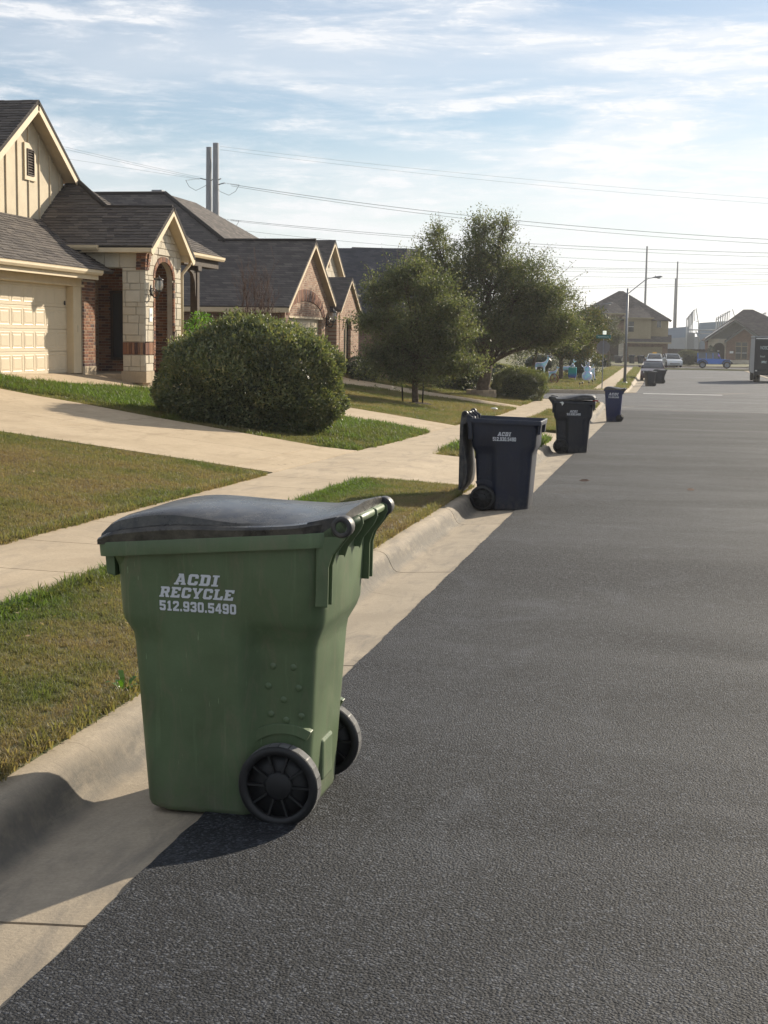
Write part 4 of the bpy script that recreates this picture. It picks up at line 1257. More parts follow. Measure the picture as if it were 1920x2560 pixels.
# foundations and solid masses
m_ = MB(); m_.box(-24, -14.32, 22, 34.05, FL - .7, 3.3); m_.build('garage_block', T['stucco'], h1)
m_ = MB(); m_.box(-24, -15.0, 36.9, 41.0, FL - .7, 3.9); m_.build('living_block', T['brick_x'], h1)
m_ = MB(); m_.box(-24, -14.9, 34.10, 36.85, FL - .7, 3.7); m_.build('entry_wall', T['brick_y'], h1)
# garage front: jambs, header, door
m_ = MB(); m_.box(-14.32, -14.0, 22, 27.80, FL - .1, 3.25); m_.build('garage_wall', T['stucco'], h1)
m_ = MB(); m_.box(-14.32, -13.985, 27.80, 33.30, 2.86, 3.22); m_.build('garage_header', T['trim'], h1, bevel=.006)
m_ = MB(); m_.box(-14.32, -13.96, 27.70, 33.34, 2.81, 2.858); m_.build('header_moulding', T['trim'], h1, bevel=.006)
m_ = MB(); m_.box(-14.30, -13.99, 32.72, 33.19, FL, 2.808); m_.build('jamb', T['trim'], h1, bevel=.006)
m_ = MB(); m_.box(-13.988, -13.976, 32.93, 33.03, 1.70, 1.87); m_.build('keypad', T['stucco'], h1, bevel=.004)
door = MB()
for r in range(4):
    z0 = FL + 0.02 + r * 0.525
    door.box(-14.24, -14.17, 27.82, 32.72, z0, z0 + 0.517)
door.box(-14.25, -14.20, 27.82, 32.72, FL, 2.81)
gd = door.build('garage_door', T['garage'], h1, bevel=.006)
for r in range(4):
    z0 = FL + 0.02 + r * 0.525
    for c_ in range(8):
        y0 = 27.82 + c_ * 0.6125 + 0.05
        m_ = MB()
        a, b, c2, d2_ = y0, y0 + .51, z0 + .07, z0 + .45
        x0 = -14.17
        rr = [[(x0, a, c2), (x0, b, c2), (x0, b, d2_), (x0, a, d2_)]]
        for k_, dx in ((.012, .007), (.035, -.002), (.06, -.002), (.075, .004)):
            rr.append([(x0 + dx, a + k_, c2 + k_), (x0 + dx, b - k_, c2 + k_), (x0 + dx, b - k_, d2_ - k_), (x0 + dx, a + k_, d2_ - k_)])
        m_.loft(rr, sm=False, cap0=False)
        m_.build('door_panel', T['garage'], gd)
m_ = MB(); m_.box(-14.16, -14.13, 32.55, 32.58, 2.35, 2.45); m_.build('hinge_plate', T['black_metal'], gd)
m_ = MB(); m_.box(-14.16, -14.12, 30.1, 30.25, FL + .02, FL + .05); m_.build('handle', T['black_metal'], gd)
# brick column right of the door
m_ = MB(); m_.box(-14.32, -13.972, 33.20, 34.04, FL - .05, 2.98); bc = m_.build('brick_column', T['mortar'], h1)
rows = [(0.86 + i * .0745, 0.86 + (i + 1) * .0745) for i in range(28)]
qd = tile([[(33.21, .84), (34.03, .84), (34.03, 2.97), (33.21, 2.97)]], rows, .205, .205, .011, PR, half=True)
pieces(bc, 'brick', qd, (-13.972, 0, 0), (0, 1, 0), (0, 0, 1), (1, 0, 0), .008, .008, .004, T['brick_obj'], T['brick_isl'], 120, PR, .003)
m_ = MB(); m_.box(-14.32, -13.955, 33.19, 34.06, FL - .1, .86); m_.build('column_base', T['concrete'], h1, bevel=.008)
# gutters
def gutter(parent, x0, y0, x1, y1, z, out, name='gutter'):
    """K-style gutter along (x0,y0)-(x1,y1); out = outward horizontal unit"""
    prof = [(0, 0), (.0, .115), (.012, .118), (.012, .02), (.075, .02), (.10, .06), (.105, .118), (.125, .118), (.12, .10), (.12, .055), (.085, 0)]
    o_ = Vector((out[0], out[1], 0)); m_ = MB()
    A, B = Vector((x0, y0, z)), Vector((x1, y1, z))
    m_.prism([A + o_ * a + Vector((0, 0, b)) for a, b in prof], B - A)
    return m_.build(name, T['trim'], parent)
gutter(h1, -13.55, 22, -13.55, 33.28, 3.09, (1, 0))
m_ = MB(); m_.box(-13.58, -13.555, 22, 33.26, 2.98, 3.16); m_.build('fascia', T['trim'], h1)
m_ = MB(); m_.box(-14.0, -13.58, 22, 33.26, 3.02, 3.045); m_.build('soffit', T['trim'], h1)
# garage roof
shingle_roof(h1, [(-13.47, 24, 3.215), (-13.47, 34.06, 3.215), (-14.58, 34.06, 3.86), (-14.58, 33.76, 3.86), (-15.80, 34.86, 4.565), (-15.80, 24, 4.565)], (0, 1, 0), 90, PR)
# upper gable wall with battens and louvre
def gable_z(y, apex=7.27, m=.667): return apex - m * abs(y - 34.1)
P1 = lambda y: 3.84 + .65 * (y - 33.75)
gw = [(-15.82, 30.0, 4.54), (-15.82, 34.86, 4.54), (-15.82, 36.45, P1(36.45) - .02), (-15.82, 36.45, gable_z(36.45)), (-15.82, 34.1, 7.27), (-15.82, 30.0, gable_z(30.0))]
m_ = MB(); m_.prism(gw, (-.2, 0, 0)); uw = m_.build('gable_wall', T['stucco'], h1)
for y in (31.68, 32.32, 32.96, 33.60, 34.24, 34.88, 35.54, 36.17):
    zb = 4.55 if y < 34.86 else P1(y) + .02
    segs = [(zb, gable_z(y) - .02)]
    if abs(y - 34.24) < .05: segs = [(zb, 5.50), (6.42, gable_z(y) - .02)]
    for a, b in segs:
        m_ = MB(); m_.box(-15.818, -15.785, y - .022, y + .022, a, b); m_.build('batten', T['stucco'], uw, bevel=.003)
m_ = MB()
m_.prism([(-15.818, 33.97, 5.50), (-15.818, 34.63, 5.50), (-15.818, 34.63, 6.42), (-15.818, 33.97, 6.42)], (.045, 0, 0), holes=[[(-15.818, 34.10, 5.62), (-15.818, 34.50, 5.62), (-15.818, 34.50, 6.28), (-15.818, 34.10, 6.28)]])
lv = m_.build('louvre_surround', T['trim'], uw, bevel=.004)
m_ = MB(); m_.prism([(-15.80, 34.10, 5.62), (-15.80, 34.50, 5.62), (-15.80, 34.50, 6.28), (-15.80, 34.10, 6.28)], (.05, 0, 0), holes=[[(-15.80, 34.13, 5.65), (-15.80, 34.47, 5.65), (-15.80, 34.47, 6.25), (-15.80, 34.13, 6.25)]])
m_.build('louvre_frame', T['wood_dark'], lv)
m_ = MB(); m_.box(-15.816, -15.81, 34.11, 34.49, 5.63, 6.27); m_.build('louvre_backing', T['black_metal'], lv)
for k in range(9):
    z = 5.68 + k * .066
    m_ = MB(); m_.prism([(-15.808, 34.13, z + .05), (-15.76, 34.13, z), (-15.76, 34.13, z + .006), (-15.808, 34.13, z + .056)], (0, .34, 0)); m_.build('slat', T['wood_dark'], lv)
def gable_roof(parent, xr, xb, yc, za, m, yl, yr, board=.20, th=.06, shing=(0, 0), mat=None, soff=.42):
    """gable facing the street: rake at xr, ridge running back to xb; yl / yr = rake ends"""
    for sgn, ye in ((-1, yl), (1, yr)):
        ze = za - m * abs(ye - yc)
        pts = [(xr, yc, za), (xr, ye, ze), (xb, ye, ze), (xb, yc, za)]
        if shing[0 if sgn < 0 else 1]:
            shingle_roof(parent, pts, (1, 0, 0), shing[0 if sgn < 0 else 1], PR)
        else:
            roof_slab(parent, pts, mat or T['roof_deck'])
        n = Vector((0, sgn * m, 1)).normalized()
        o_ = -n * .075
        a, b = Vector((xr - .012, yc, za)) + o_, Vector((xr - .012, ye, ze)) + o_
        dn = -Vector((0, 0, 1)) * board
        m_ = MB(); m_.prism([a, b, b + dn, a + dn], (-.028, 0, 0)); m_.build('rake_board', T['trim'], parent)
        a2, b2 = a + Vector((-.03, 0, -.045)), b + Vector((-.03, 0, -.045))
        m_ = MB(); m_.prism([a2, b2, b2 + Vector((-soff, 0, 0)), a2 + Vector((-soff, 0, 0))], (0, 0, -.02)); m_.build('soffit', T['trim'], parent)
gable_roof(h1, -15.42, -24, 34.1, 7.46, .667, 29.3, 36.62, shing=(90, 0))
# near slope of the entry roof and its lit hip
shingle_roof(h1, [(-12.35, 33.75, 3.84), (-14.58, 33.75, 3.84), (-15.82, 34.88, P1(34.88)), (-15.82, 36.62, P1(36.62)), (-15.5, 36.64, P1(36.64)), (-14.25, 35.44, P1(35.44)), (-12.35, 35.44, P1(35.44))], (1, 0, 0), 120, PR)
shingle_roof(h1, [(-15.5, 36.64, P1(36.64)), (-14.25, 35.44, P1(35.44)), (-13.7, 35.9, 4.57), (-14.6, 36.6, 5.13)], (0, 1, 0), 0, PR)
m_ = MB(); m_.tube([(-14.25, 35.44, P1(35.44) + .03), (-15.5, 36.64, P1(36.64) + .03)], .07, 6); m_.build('hip_cap', T['roof_deck'], h1)
m_ = MB(); m_.tube([(-14.3, 35.44, P1(35.44) + .01), (-12.4, 35.44, P1(35.44) + .01)], .05, 6); m_.build('ridge_cap', T['roof_deck'], h1)
for sgn, ye in ((-1, 33.75), (1, 37.13)):
    za, ze = P1(35.44), 3.84 if sgn < 0 else 3.745
    if sgn > 0: roof_slab(h1, [(-12.35, 35.44, za), (-12.35, ye, ze), (-14.9, ye, ze), (-14.9, 35.44, za)], T['roof_deck'])
    a, b = Vector((-12.362, 35.44, za - .05)), Vector((-12.362, ye, ze - .05))
    dn = Vector((0, 0, -.17))
    m_ = MB(); m_.prism([a, b, b + Vector((0, 0, -.10)), b + dn + Vector((0, -sgn * .12, 0)), a + dn], (-.03, 0, 0)); m_.build('rake_board', T['trim'], h1)
    a2, b2 = a + Vector((-.035, 0, -.09)), b + Vector((-.035, 0, -.06))
    m_ = MB(); m_.prism([a2, b2, b2 + Vector((-.36, 0, 0)), a2 + Vector((-.36, 0, 0))], (0, 0, -.02)); m_.build('soffit', T['trim'], h1)
m_ = MB(); m_.box(-14.2, -12.40, 33.755, 33.785, 3.69, 3.80); m_.build('fascia', T['trim'], h1)
m_ = MB(); m_.box(-14.55, -12.45, 33.79, 34.12, 3.685, 3.70); m_.build('soffit', T['trim'], h1)
gutter(h1, -13.75, 33.75, -14.62, 33.75, 3.74, (0, -1))
# portico walls: mortar backing with stones on it
AY, AW, ASP, ARI = 35.5, .70, 3.10, .44       # arch axis, half width, spring, rise
RT = .125                                     # ring thickness
def arch_pts(w, rise, sp, n=20):
    return [(AY + w * math.cos(math.pi * k / n), sp + rise * math.sin(math.pi * k / n)) for k in range(n + 1)]
inner = [(AY + AW, FL - .3)] + arch_pts(AW, ARI, ASP) + [(AY - AW, FL - .3)]
outer = [(AY + AW + RT, FL - .3)] + arch_pts(AW + RT, ARI + RT, ASP) + [(AY - AW - RT, FL - .3)]
front = [(34.1, FL - .1), (36.83, FL - .1), (36.83, 3.82), (35.44, 4.72), (34.1, 3.85)]
m_ = MB()
m_.prism([(-12.69, a, b) for a, b in ([(34.1, FL - .1)] + [(34.1, 3.85), (35.44, 4.72), (36.83, 3.82), (36.83, FL - .1)] + [(a, max(b, FL - .1)) for a, b in inner])], (-.14, 0, 0))
fw = m_.build('portico_wall', T['mortar'], h1)
notch = [(34.11, .74), (36.82, .74), (36.82, 3.80), (35.44, 4.68), (34.11, 3.80)]
def stone_rows(z0, z1, rng):
    out = []
    while z0 < z1 - .08:
        h = rng.choice((.12, .17, .2, .25, .3))
        if z1 - z0 - h < .09: h = z1 - z0
        out.append((z0, z0 + h)); z0 += h
    return out
rows = stone_rows(.74, 1.15, PR) + stone_rows(1.48, 4.66, PR)
qd = tile([notch, outer], rows, .26, .55, .014, PR, minw=.04)
pieces(fw, 'stone', qd, (-12.69, 0, 0), (0, 1, 0), (0, 0, 1), (1, 0, 0), .03, .03, .008, T['stone_obj'], T['stone_obj'], 150, PR, .008)
# soldier course and arch ring in brick
qd = tile([[(34.09, 1.16), (36.84, 1.16), (36.84, 1.47), (34.09, 1.47)], outer], [(1.16, 1.47)], .074, .074, .010, PR, minw=.02)
pieces(fw, 'brick', qd, (-12.69, 0, 0), (0, 1, 0), (0, 0, 1), (1, 0, 0), .034, .034, .004, T['brick_obj'], T['brick_isl'], 40, PR, .003)
ring = MB()
nv = 26
for k in range(nv):
    a0, a1 = math.pi * (k + .06) / nv, math.pi * (k + .94) / nv
    q = [(AY + w * math.cos(a), ASP + r_ * math.sin(a)) for (w, r_), a in (((AW, ARI), a0), ((AW + RT, ARI + RT), a0), ((AW + RT, ARI + RT), a1), ((AW, ARI), a1))]
    m_ = MB(); m_.prism([(-12.70, a, b) for a, b in q], (.052, 0, 0)); m_.build('brick', T['brick_obj'], fw)
for sgn in (-1, 1):
    for i in range(33):
        z0 = .76 + i * .0715
        if z0 + .0715 > ASP: break
        y0, y1 = sorted((AY + sgn * AW, AY + sgn * (AW + RT)))
        m_ = MB(); m_.box(-12.72, -12.648, y0 + .004, y1 - .004, z0 + .005, z0 + .0665); m_.build('brick', T['brick_obj'], fw)
# near side wall of the portico
m_ = MB()
m_.prism([(-12.69, 34.12, FL - .1), (-13.27, 34.12, FL - .1), (-13.27, 34.12, 3.32), (-14.9, 34.12, 3.32), (-14.9, 34.12, 3.84), (-12.69, 34.12, 3.84)], (0, .34, 0))
sw = m_.build('side_wall', T['mortar'], h1)
side = [(12.68, .74), (13.265, .74), (13.265, 3.33), (14.88, 3.33), (14.88, 3.70), (12.68, 3.70)]
qd = tile([side], stone_rows(.74, 1.15, PR) + stone_rows(1.48, 3.33, PR) + [(3.33, 3.70)], .24, .5, .014, PR, minw=.05)
pieces(sw, 'stone', qd, (0, 34.12, 0), (-1, 0, 0), (0, 0, 1), (0, -1, 0), .03, .03, .008, T['stone_obj'], T['stone_obj'], 90, PR, .006)
qd = tile([[(12.66, 1.16), (13.265, 1.16), (13.265, 1.47), (12.66, 1.47)]], [(1.16, 1.47)], .074, .074, .010, PR, minw=.02)
pieces(sw, 'brick', qd, (0, 34.12, 0), (-1, 0, 0), (0, 0, 1), (0, -1, 0), .034, .034, .004, T['brick_obj'], T['brick_isl'], 20, PR, .003)
m_ = MB(); m_.box(-13.30, -12.63, 34.06, 34.46, FL - .25, .74); m_.box(-12.83, -12.63, 34.46, 34.66, FL - .25, .738); m_.box(-12.83, -12.63, 36.34, 36.86, FL - .25, .738); m_.build('plinth', T['concrete'], h1, bevel=.01)
# corbelled bricks at the corner
for i in range(6):
    z0 = 3.27 + i * .0695
    d = .03 + i * .012
    for j in range(2):
        x1 = -12.66 + d * .6 - j * .13
        m_ = MB(); m_.box(x1 - .124, x1, 34.12 - d - .02, 34.16, z0 + .004, z0 + .064); m_.build('corbel_brick', T['brick_obj'], h1)
    m_ = MB(); m_.box(-12.70, -12.66 + d, 34.165, 34.30 + d * .5, z0 + .004, z0 + .064); m_.build('corbel_brick', T['brick_obj'], h1)
# far inner wall seen through the arch and the side opening
m_ = MB(); m_.box(-14.9, -13.09, 36.50, 36.82, FL - .1, 3.75); iw = m_.build('inner_wall', T['mortar'], h1)
rows = [(.66 + i * .0745, .66 + (i + 1) * .0745) for i in range(40)]
qd = tile([[(12.75, .66), (13.75, .66), (13.75, 3.64), (12.75, 3.64)]], rows, .21, .21, .011, PR, half=True)
m_ = MB(); m_.box(-13.08, -12.84, 36.505, 36.80, FL - .1, 3.74); m_.build('inner_return', T['mortar'], h1)
pieces(iw, 'brick', qd, (0, 36.50, 0), (-1, 0, 0), (0, 0, 1), (0, -1, 0), .009, .009, .004, T['brick_obj'], T['brick_isl'], 215, PR, .003)
qd = tile([[(13.76, .66), (14.89, .66), (14.89, 3.64), (13.76, 3.64)]], rows, .21, .21, .011, PR, half=True)
pieces(iw, 'brick', qd, (0, 36.50, 0), (-1, 0, 0), (0, 0, 1), (0, -1, 0), .009, .009, .004, T['brick_obj'], T['brick_isl'], 0, PR, .003, 'brickwork')
m_ = MB(); m_.box(-14.46, -14.02, 36.46, 36.49, FL + .35, 2.75); sd_ = m_.build('side_window', T['glass'], h1)
m_ = MB(); m_.prism([(-14.52, 36.488, FL + .28), (-13.96, 36.488, FL + .28), (-13.96, 36.488, 2.82), (-14.52, 36.488, 2.82)], (0, -.06, 0), holes=[[(-14.45, 36.488, FL + .35), (-14.03, 36.488, FL + .35), (-14.03, 36.488, 2.75), (-14.45, 36.488, 2.75)]]); m_.build('frame', T['wood_dark'], sd_)
m_ = MB(); m_.box(-14.9, -12.75, 34.15, 36.8, FL - .35, FL - .04); m_.build('porch_floor', T['concrete'], h1, bevel=.01)
lantern(h1, Matrix.Translation((-12.655, 34.50, 2.78)), 1.25)
m_ = MB(); m_.box(-12.66, -12.645, 34.36, 34.58, 1.99, 2.33); pq = m_.build('number_plaque', T['white_paint'], h1, bevel=.004)
m_ = MB(); lettering(m_, '505', 34.47, 2.16, .07, .13, 0, lambda a, b: (-12.6435, a, b)); m_.build('house_number', T['grey_metal'], pq)
# downspout, porch post, eave to the right of the portico
m_ = MB(); m_.tube([(-12.50, 37.15, 3.66), (-12.52, 37.13, 3.55), (-12.66, 36.93, 3.30), (-12.66, 36.92, 3.1), (-12.66, 36.92, FL)], .042, 8); m_.build('downspout', T['trim'], h1)
m_ = MB(); m_.box(-12.95, -12.74, 38.45, 38.66, FL - .3, 3.45); m_.build('porch_post', T['wood_dark'], h1, bevel=.01)
m_ = MB(); m_.box(-13.0, -12.69, 38.40, 38.71, 3.45, 3.58); m_.build('post_cap', T['wood_dark'], h1, bevel=.01)
m_ = MB(); m_.prism([(-12.86, 38.45, 2.75), (-12.86, 38.45, 3.45), (-12.86, 37.9, 3.45), (-12.86, 38.15, 3.36), (-12.86, 38.33, 3.15), (-12.86, 38.39, 2.75)], (.09, 0, 0)); m_.build('bracket', T['wood_dark'], h1)
m_ = MB(); m_.box(-13.0, -12.7, 37.2, 40.3, 3.58, 3.86); m_.build('porch_beam', T['wood_dark'], h1, bevel=.01)
shingle_roof(h1, [(-12.62, 37.1, 3.93), (-12.62, 40.4, 3.93), (-13.9, 39.6, 4.72), (-13.9, 37.1, 4.72)], (0, 1, 0), 0, PR)
gutter(h1, -12.66, 37.25, -12.66, 40.45, 3.80, (1, 0))
m_ = MB(); m_.prism([(-12.45, 36.88, 3.62), (-12.45, 37.16, 3.62), (-12.45, 37.16, 3.74), (-12.45, 37.02, 3.82), (-12.45, 36.88, 3.80)], (-.4, 0, 0)); m_.build('eave_return', T['trim'], h1)

# ------------------------------------------------------------------ second house
h2 = root('brick_house', (-15, 55, 0.25), 'brown brick house with three street gables behind the round shrub', 'house', 'houses on the left side of the street')
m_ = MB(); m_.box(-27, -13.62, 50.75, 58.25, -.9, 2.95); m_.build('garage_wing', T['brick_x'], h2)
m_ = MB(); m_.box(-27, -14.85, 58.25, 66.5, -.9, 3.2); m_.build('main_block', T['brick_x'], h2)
# street face of the garage wing with the door opening
gl = [(50.75, -.6), (50.75, 2.75), (54.5, 5.12), (58.25, 2.75), (58.25, -.6)]
op = [(51.35, -.58), (51.35, 2.34), (56.6, 2.34), (56.6, -.58)]
m_ = MB(); m_.prism([(-13.60, a, b) for a, b in gl], (.14, 0, 0), holes=[[(-13.60, a, b) for a, b in op]]); gf = m_.build('gable_wall', T['brick_y'], h2)
arc_o = [(53.97 + 3.0 * math.cos(math.radians(a)), 2.42 + 1.02 * math.sin(math.radians(a))) for a in range(0, 181, 10)]
arc_i = [(53.97 + 2.62 * math.cos(math.radians(a)), 2.42 + .58 * math.sin(math.radians(a))) for a in range(0, 181, 10)]
n_s = 46
for k in range(n_s):                                   # soldier arch over the garage door
    a0, a1 = math.pi * (k + .05) / n_s, math.pi * (k + .95) / n_s
    q = [(53.97 + w * math.cos(a), 2.44 + r_ * math.sin(a)) for w, r_, a in ((2.62, .58, a0), (3.0, 1.02, a0), (3.0, 1.02, a1), (2.62, .58, a1))]
    m_ = MB(); m_.prism([(-13.46, a, b) for a, b in q], (.03, 0, 0)); m_.build('soldier_brick', T['brick_obj'], gf)
m_ = MB()
for r in range(4): m_.box(-13.66, -13.61, 51.35, 56.6, .25 + r * .525, .25 + r * .525 + .515)
m_.build('garage_door', T['garage'], h2)
m_ = MB(); m_.box(-13.58, -13.44, 51.3, 56.65, 2.34, 2.41); m_.build('lintel', T['trim'], h2)
lantern(h2, Matrix.Translation((-13.45, 57.35, 2.30)), 1.7)
gable_roof(h2, -13.20, -16.9, 54.5, 5.36, .63, 50.33, 58.62, board=.17, mat=T['roof_far'], soff=.3)
# main hip roof: near slope shares the garage wing's plane
NS = lambda y: 5.36 - .63 * (54.5 - y)
roof_slab(h2, [(-16.9, 50.33, NS(50.33)), (-30, 50.33, NS(50.33)), (-30, 57.95, NS(57.95)), (-20.6, 57.95, NS(57.95)), (-16.9, 54.42, NS(54.42))], T['roof_far'])
roof_slab(h2, [(-20.6, 57.95, NS(57.95)), (-16.9, 54.4, NS(54.4)), (-14.6, 56.5, 3.95), (-14.0, 62, 3.6), (-14.0, 66.9, 3.6), (-20.6, 62, NS(57.95))], T['roof_far'])
m_ = MB(); m_.tube([(-20.6, 57.95, NS(57.95) + .03), (-16.9, 54.42, NS(54.42) + .03)], .09, 6); m_.build('hip_cap', T['roof_deck'], h2)
m_ = MB(); m_.tube([(-30, 57.95, NS(57.95) + .02), (-20.6, 57.95, NS(57.95) + .02)], .08, 6); m_.build('ridge_cap', T['roof_deck'], h2)
m_ = MB(); m_.tube([(-17.2, 54.5, 5.39), (-13.22, 54.5, 5.39)], .06, 6); m_.build('ridge_cap', T['roof_deck'], h2)
m_ = MB(); m_.box(-21.3, -20.85, 58.2, 58.6, 7.2, 7.72); m_.build('chimney_vent', T['grey_metal'], h2)
m_ = MB(); m_.box(-27, -13.25, 50.36, 50.40, 2.52, 2.70); m_.build('fascia', T['trim'], h2)
m_ = MB(); m_.box(-27, -13.7, 50.40, 50.76, 2.50, 2.53); m_.build('soffit', T['trim'], h2)
# stone gable behind and small brick entry gable
m_ = MB(); m_.prism([(-14.80, 60.2, 2.0), (-14.80, 66.2, 2.0), (-14.80, 66.2, 3.7), (-14.80, 63.2, 5.75), (-14.80, 60.2, 3.65)], (.10, 0, 0)); m_.build('stone_gable', T['stone_y'], h2)
m_ = MB(); m_.prism([(-14.69, 62.98, 4.75), (-14.69, 63.2, 4.75), (-14.69, 63.2, 5.25), (-14.69, 62.98, 5.25)], (.02, 0, 0)); m_.build('brick_inset', T['brick_y'], h2)
gable_roof(h2, -14.42, -20.5, 63.2, 5.98, .70, 60.0, 65.4, board=.16, mat=T['roof_far'], soff=.28)
dr = [(59.05, -.3), (59.05, 1.98)] + [(59.75 + .70 * math.cos(math.radians(a)), 1.98 + .45 * math.sin(math.radians(a))) for a in range(170, -1, -15)] + [(60.45, -.3)]
m_ = MB(); m_.prism([(-13.20, a, b) for a, b in [(58.25, -.5), (58.25, 2.78), (60.1, 3.98), (62.05, 2.72), (62.05, -.5)] ], (.12, 0, 0), holes=[[(-13.20, a, b) for a, b in dr]]); m_.build('entry_wall', T['brick_y'], h2)
m_ = MB(); m_.prism([(-13.07, a, b) for a, b in [(59.75 + .95 * math.cos(math.radians(a)), 1.95 + .72 * math.sin(math.radians(a))) for a in range(0, 181, 12)] + [(59.75 + .71 * math.cos(math.radians(a)), 1.98 + .46 * math.sin(math.radians(a))) for a in range(180, -1, -12)]], (.02, 0, 0)); m_.build('arch_surround', T['brick_y'], h2)
m_ = MB(); m_.box(-13.30, -13.22, 58.9, 60.6, -.3, 2.5); ed = m_.build('entry_door', T['glass'], h2)
m_ = MB(); m_.box(-13.22, -13.19, 59.95, 60.0, -.2, 2.4); m_.build('mullion', T['trim'], ed)
m_ = MB(); m_.box(-14.8, -13.2, 58.26, 58.5, -.5, 2.75); m_.build('entry_return', T['brick_x'], h2)
gable_roof(h2, -12.95, -14.8, 60.1, 4.20, .66, 57.95, 62.3, board=.12, mat=T['roof_far'], soff=.22)
m_ = MB(); m_.tube([(-13.35, 58.55, 2.6), (-13.3, 58.7, 2.45), (-13.3, 58.7, 0.0)], .05, 8); m_.build('downspout', T['trim'], h2)
m_ = MB(); m_.box(-13.45, -13.1, 57.75, 58.24, -.5, 2.7); m_.build('corner_pier', T['brick_y'], h2)

# ------------------------------------------------------------------ third house across the side street
h3 = root('brick_house', (-18, 92, -0.6), 'house with dark navy roof and cream wall across the side street', 'house', 'houses on the left side of the street')
m_ = MB(); m_.box(-32, -12.6, 85, 99, -1.4, 2.7); m_.build('wall', T['brick_x'], h3)
m_ = MB(); m_.box(-12.58, -12.5, 86.2, 91.4, -1.2, 1.5); m_.build('garage_door', T['garage'], h3)
m_ = MB(); m_.box(-12.58, -12.45, 92.0, 97, -1.2, 2.6); m_.build('street_wall', T['stucco'], h3)
roof_slab(h3, [(-33, 84.4, 2.75), (-12.0, 84.4, 2.75), (-15.9, 88.6, 5.85), (-33, 88.6, 5.85)], T['roof_navy'])
roof_slab(h3, [(-12.0, 84.4, 2.75), (-12.0, 99.6, 2.75), (-15.5, 95, 5.85), (-15.9, 88.6, 5.85)], T['roof_navy'])
roof_slab(h3, [(-17.5, 88.0, 5.5), (-12.6, 92.0, 5.0), (-15.8, 94.5, 7.5), (-20, 92.5, 7.5)], T['roof_navy'], .2)
roof_slab(h3, [(-33, 88.5, 5.6), (-15.9, 88.5, 5.6), (-16.2, 92.0, 7.4), (-33, 92, 7.4)], T['roof_navy'])
m_ = MB(); m_.box(-33, -12.1, 84.42, 84.46, 2.5, 2.72); m_.build('fascia', T['trim'], h3)

# ------------------------------------------------------------------ two-storey house facing up the street
def YY(d): return 205 + d
h4 = root('two_storey_house', (-4, 205, -1.2), 'two-storey tan house with hip roof facing down the street', 'house', 'houses at the end of the street')
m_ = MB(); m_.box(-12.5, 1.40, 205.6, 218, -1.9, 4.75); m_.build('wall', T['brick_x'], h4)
m_ = MB(); m_.box(-7.1, -4.80, 205.2, 206, 1.9, 5.3); m_.build('brick_bay', T['brick_x'], h4)
m_ = MB(); m_.box(-4.78, -.98, 204.4, 206, 1.85, 4.80); b1 = m_.build('siding_bay', T['siding_x'], h4)
for k in range(13):
    x = -4.72 + k * .31
    m_ = MB(); m_.box(x - .025, x + .025, 204.37, 204.40, 1.87, 4.78); m_.build('batten', T['siding_x'], b1)
m_ = MB(); m_.box(-.98, 1.38, 205.2, 206, 1.9, 4.5); b2 = m_.build('siding_wall', T['siding_x'], h4)
for k in range(7):
    x = -.80 + k * .33
    m_ = MB(); m_.box(x - .025, x + .025, 205.17, 205.2, 1.92, 4.48); m_.build('batten', T['siding_x'], b2)
def window(parent, x0, x1, y, z0, z1, mull=True, fr=.09):
    m_ = MB(); m_.box(x0, x1, y - .02, y + .02, z0, z1); w = m_.build('window', T['glass'], parent)
    m_ = MB(); m_.prism([(x0 - fr, y - .02, z0 - fr), (x1 + fr, y - .02, z0 - fr), (x1 + fr, y - .02, z1 + fr), (x0 - fr, y - .02, z1 + fr)], (0, -.06, 0), holes=[[(x0, y - .02, z0), (x1, y - .02, z0), (x1, y - .02, z1), (x0, y - .02, z1)]])
    m_.build('frame', T['siding_x'], w)
    if mull:
        m_ = MB(); m_.box(x0, x1, y - .05, y - .022, (z0 + z1) / 2 - .03, (z0 + z1) / 2 + .03); m_.build('rail', T['white_paint'], w)
    return w
window(h4, -4.15, -3.38, 204.36, 2.80, 4.25)
window(h4, -.20, .38, 205.16, 3.45, 4.38, False)
window(h4, -6.6, -6.1, 205.16, 3.0, 4.3)
m_ = MB(); m_.box(-5.42, -4.72, 204.6, 206, -1.9, 1.88); m_.build('stone_pier', T['stone_x'], h4)
m_ = MB(); m_.box(-4.72, 1.42, 204.9, 206, .75, 1.35); m_.build('garage_header', T['brick_x'], h4)
m_ = MB(); m_.box(.68, 1.42, 204.9, 206, -1.9, .74); m_.build('garage_pier', T['brick_x'], h4)
m_ = MB(); m_.box(-4.72, -4.12, 204.9, 206, -1.9, .74); m_.build('garage_pier', T['brick_x'], h4)
m_ = MB()
for r in range(4): m_.box(-4.12, .68, 205.05, 205.1, -.72 + r * .365, -.72 + r * .365 + .355)
m_.build('garage_door', T['siding_x'], h4)
m_ = MB(); m_.box(-7.0, -5.45, 205.3, 205.55, -1.5, 1.3); m_.build('front_door', T['wood_dark'], h4)
roof_slab(h4, [(-4.85, 203.6, 1.38), (1.9, 203.6, 1.38), (1.9, 205.6, 2.42), (-4.85, 205.6, 2.42)], T['roof_far'], .15)
m_ = MB(); m_.box(-4.85, 1.9, 203.55, 203.6, 1.2, 1.40); m_.build('fascia', T['siding_x'], h4)
roof_slab(h4, [(-13, 204.8, 4.50), (1.85, 204.8, 4.50), (-5.2, 211.5, 8.72), (-5.85, 211.5, 8.72)], T['roof_far'], .15)
roof_slab(h4, [(1.85, 204.8, 4.50), (1.85, 218.6, 4.50), (-5.2, 211.5, 8.72)], T['roof_far'], .15)
